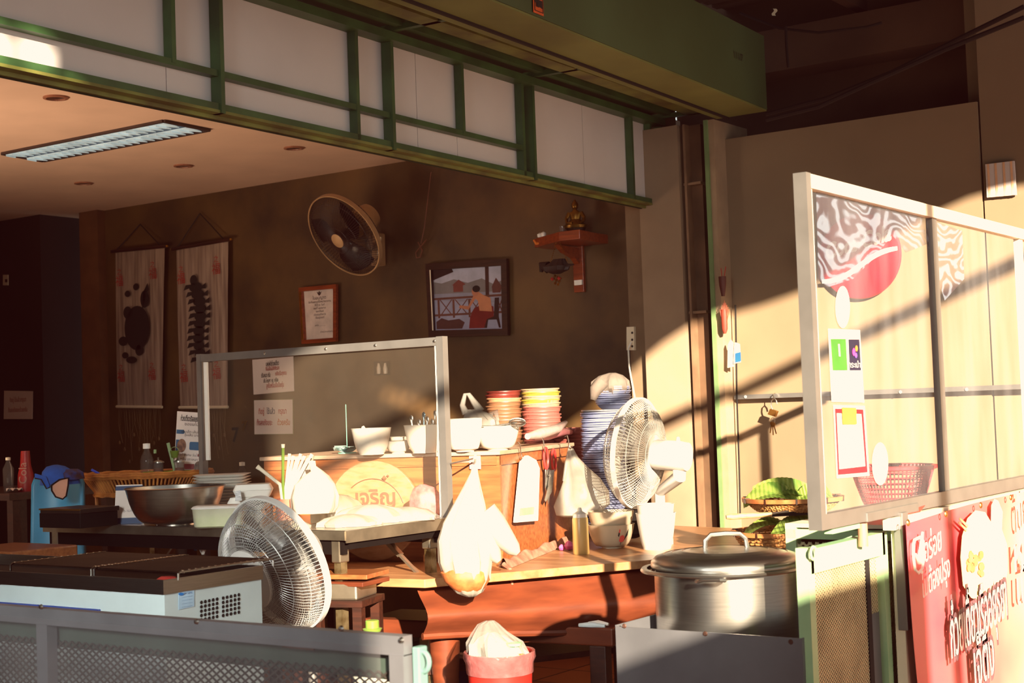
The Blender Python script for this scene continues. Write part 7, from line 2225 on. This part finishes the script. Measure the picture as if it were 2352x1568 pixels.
for px, py in ((95, 1393), (452, 1427), (784, 1443), (922, 1470)):
    MB().lathe([(0, 0.005), (0.004, 0.004), (0.006, 0)], M=Matrix.Translation(onY(px, py, FY - 0.0125)) @ Matrix.Rotation(PI / 2, 4, 'X'), seg=12).build('bolt', m_steel, t, world=True, smooth=True)
MB().slab([onY(a, b_, FY - 0.005) for a, b_ in ((650, 1463), (722, 1472), (720, 1494), (648, 1486))], (0, 0.004, 0)).build('bracket_plate', MATS['rusty_bolt'] if 'rusty_bolt' in MATS else m_galv, t, world=True)
# teal gate post with ring at the fence end
t = thing('gate_post', 'teal painted gate post with a round eye at the right end of the grey fence', 'post', (fxr + 0.02, FY + 0.02, 0))
MB().bx(fxr + 0.004, fxr + 0.020, FY + 0.005, FY + 0.03, 0, fz - 0.02).build('post', mat('teal_paint', (92, 122, 118), rough=0.5, var=0.12, scale=5), t, world=True, bevel=0.003)
rc = onY(972, 1519, FY + 0.016)
MB().tube([rc + Vector((0.013 * math.cos(a), 0, 0.017 * math.sin(a))) for a in [2 * PI * i / 18 for i in range(18)]], 0.005, 8, closed=True).build('eye_ring', MATS['teal_paint'], t, world=True, smooth=True)

# ------------------------------------------------------------------ lights
wd_ = bpy.data.worlds.new('world')
bpy.context.scene.world = wd_
wd_.use_nodes = True
bg = wd_.node_tree.nodes['Background']
bg.inputs['Color'].default_value = (0.80, 0.92, 1.0, 1)
bg.inputs['Strength'].default_value = 0.9

sl = bpy.data.lights.new('sun', 'SUN')
sl.energy = 27
sl.angle = math.radians(0.5)
sl.color = (1.0, 0.86, 0.70)
so = bpy.data.objects.new('sun', sl)
C.objects.link(so)
so.rotation_euler = Vector((-1, 0.90, -0.38)).to_track_quat('-Z', 'Y').to_euler()


def spot(name, loc, target, energy, size, blend=1.0, color=(1, 0.8, 0.55), r=0.05):
    s = bpy.data.lights.new(name, 'SPOT')
    s.energy = energy
    s.spot_size = math.radians(size)
    s.spot_blend = blend
    s.color = color
    s.shadow_soft_size = r
    o = bpy.data.objects.new(name, s)
    C.objects.link(o)
    o.location = loc
    o.rotation_euler = (Vector(target) - Vector(loc)).to_track_quat('-Z', 'Y').to_euler()
    return o


# added spot lamps imitating reflected glints on the ceiling and wall
spot('glint_light', (-4.0, 3.9, 1.3), onZ(200, 440, ZC), 6, 7)
spot('glint_light', (-4.2, 4.1, 1.3), onZ(330, 425, ZC), 5, 6)
spot('glint_light', (-4.0, 3.9, 1.25), wallpt(560, 530), 10, 12, color=(1, 0.7, 0.3))

vs = bpy.context.scene.view_settings
vs.view_transform = 'Standard'
vs.look = 'None'
vs.exposure = 0.0
vs.use_curve_mapping = True
cm_ = vs.curve_mapping
cm_.extend = 'HORIZONTAL'
for i_, (lo_, hi_) in enumerate(((0.010, 1.0), (0.0015, 0.955), (0.0015, 0.83))):
    cv_ = cm_.curves[i_]
    cv_.points[0].location = (0.0, lo_)
    cv_.points[1].location = (1.0, hi_)
cm_.update()


def area(name, loc, target, energy, size, color):
    s = bpy.data.lights.new(name, 'AREA')
    s.shape = 'DISK'
    s.size = size
    s.energy = energy
    s.color = color
    o = bpy.data.objects.new(name, s)
    C.objects.link(o)
    o.location = loc
    o.rotation_euler = (Vector(target) - Vector(loc)).to_track_quat('-Z', 'Y').to_euler()
    return o


# unseen area lamps added as warm and cool fill
area('warm_fill_light', (-0.6, -1.2, 0.35), (-6.5, 5.0, 2.3), 10, 1.6, (1.0, 0.76, 0.56))
area('ceiling_fill_light', (-6.2, 2.0, 0.5), (-5.6, 4.0, 2.57), 24, 1.2, (1.0, 0.72, 0.54)).data.spread = math.radians(85)
area('cool_fill_light', (-1.5, -0.9, 1.9), (-3.0, 2.7, 0.75), 16, 0.9, (0.88, 0.95, 1.0)).data.spread = math.radians(50)
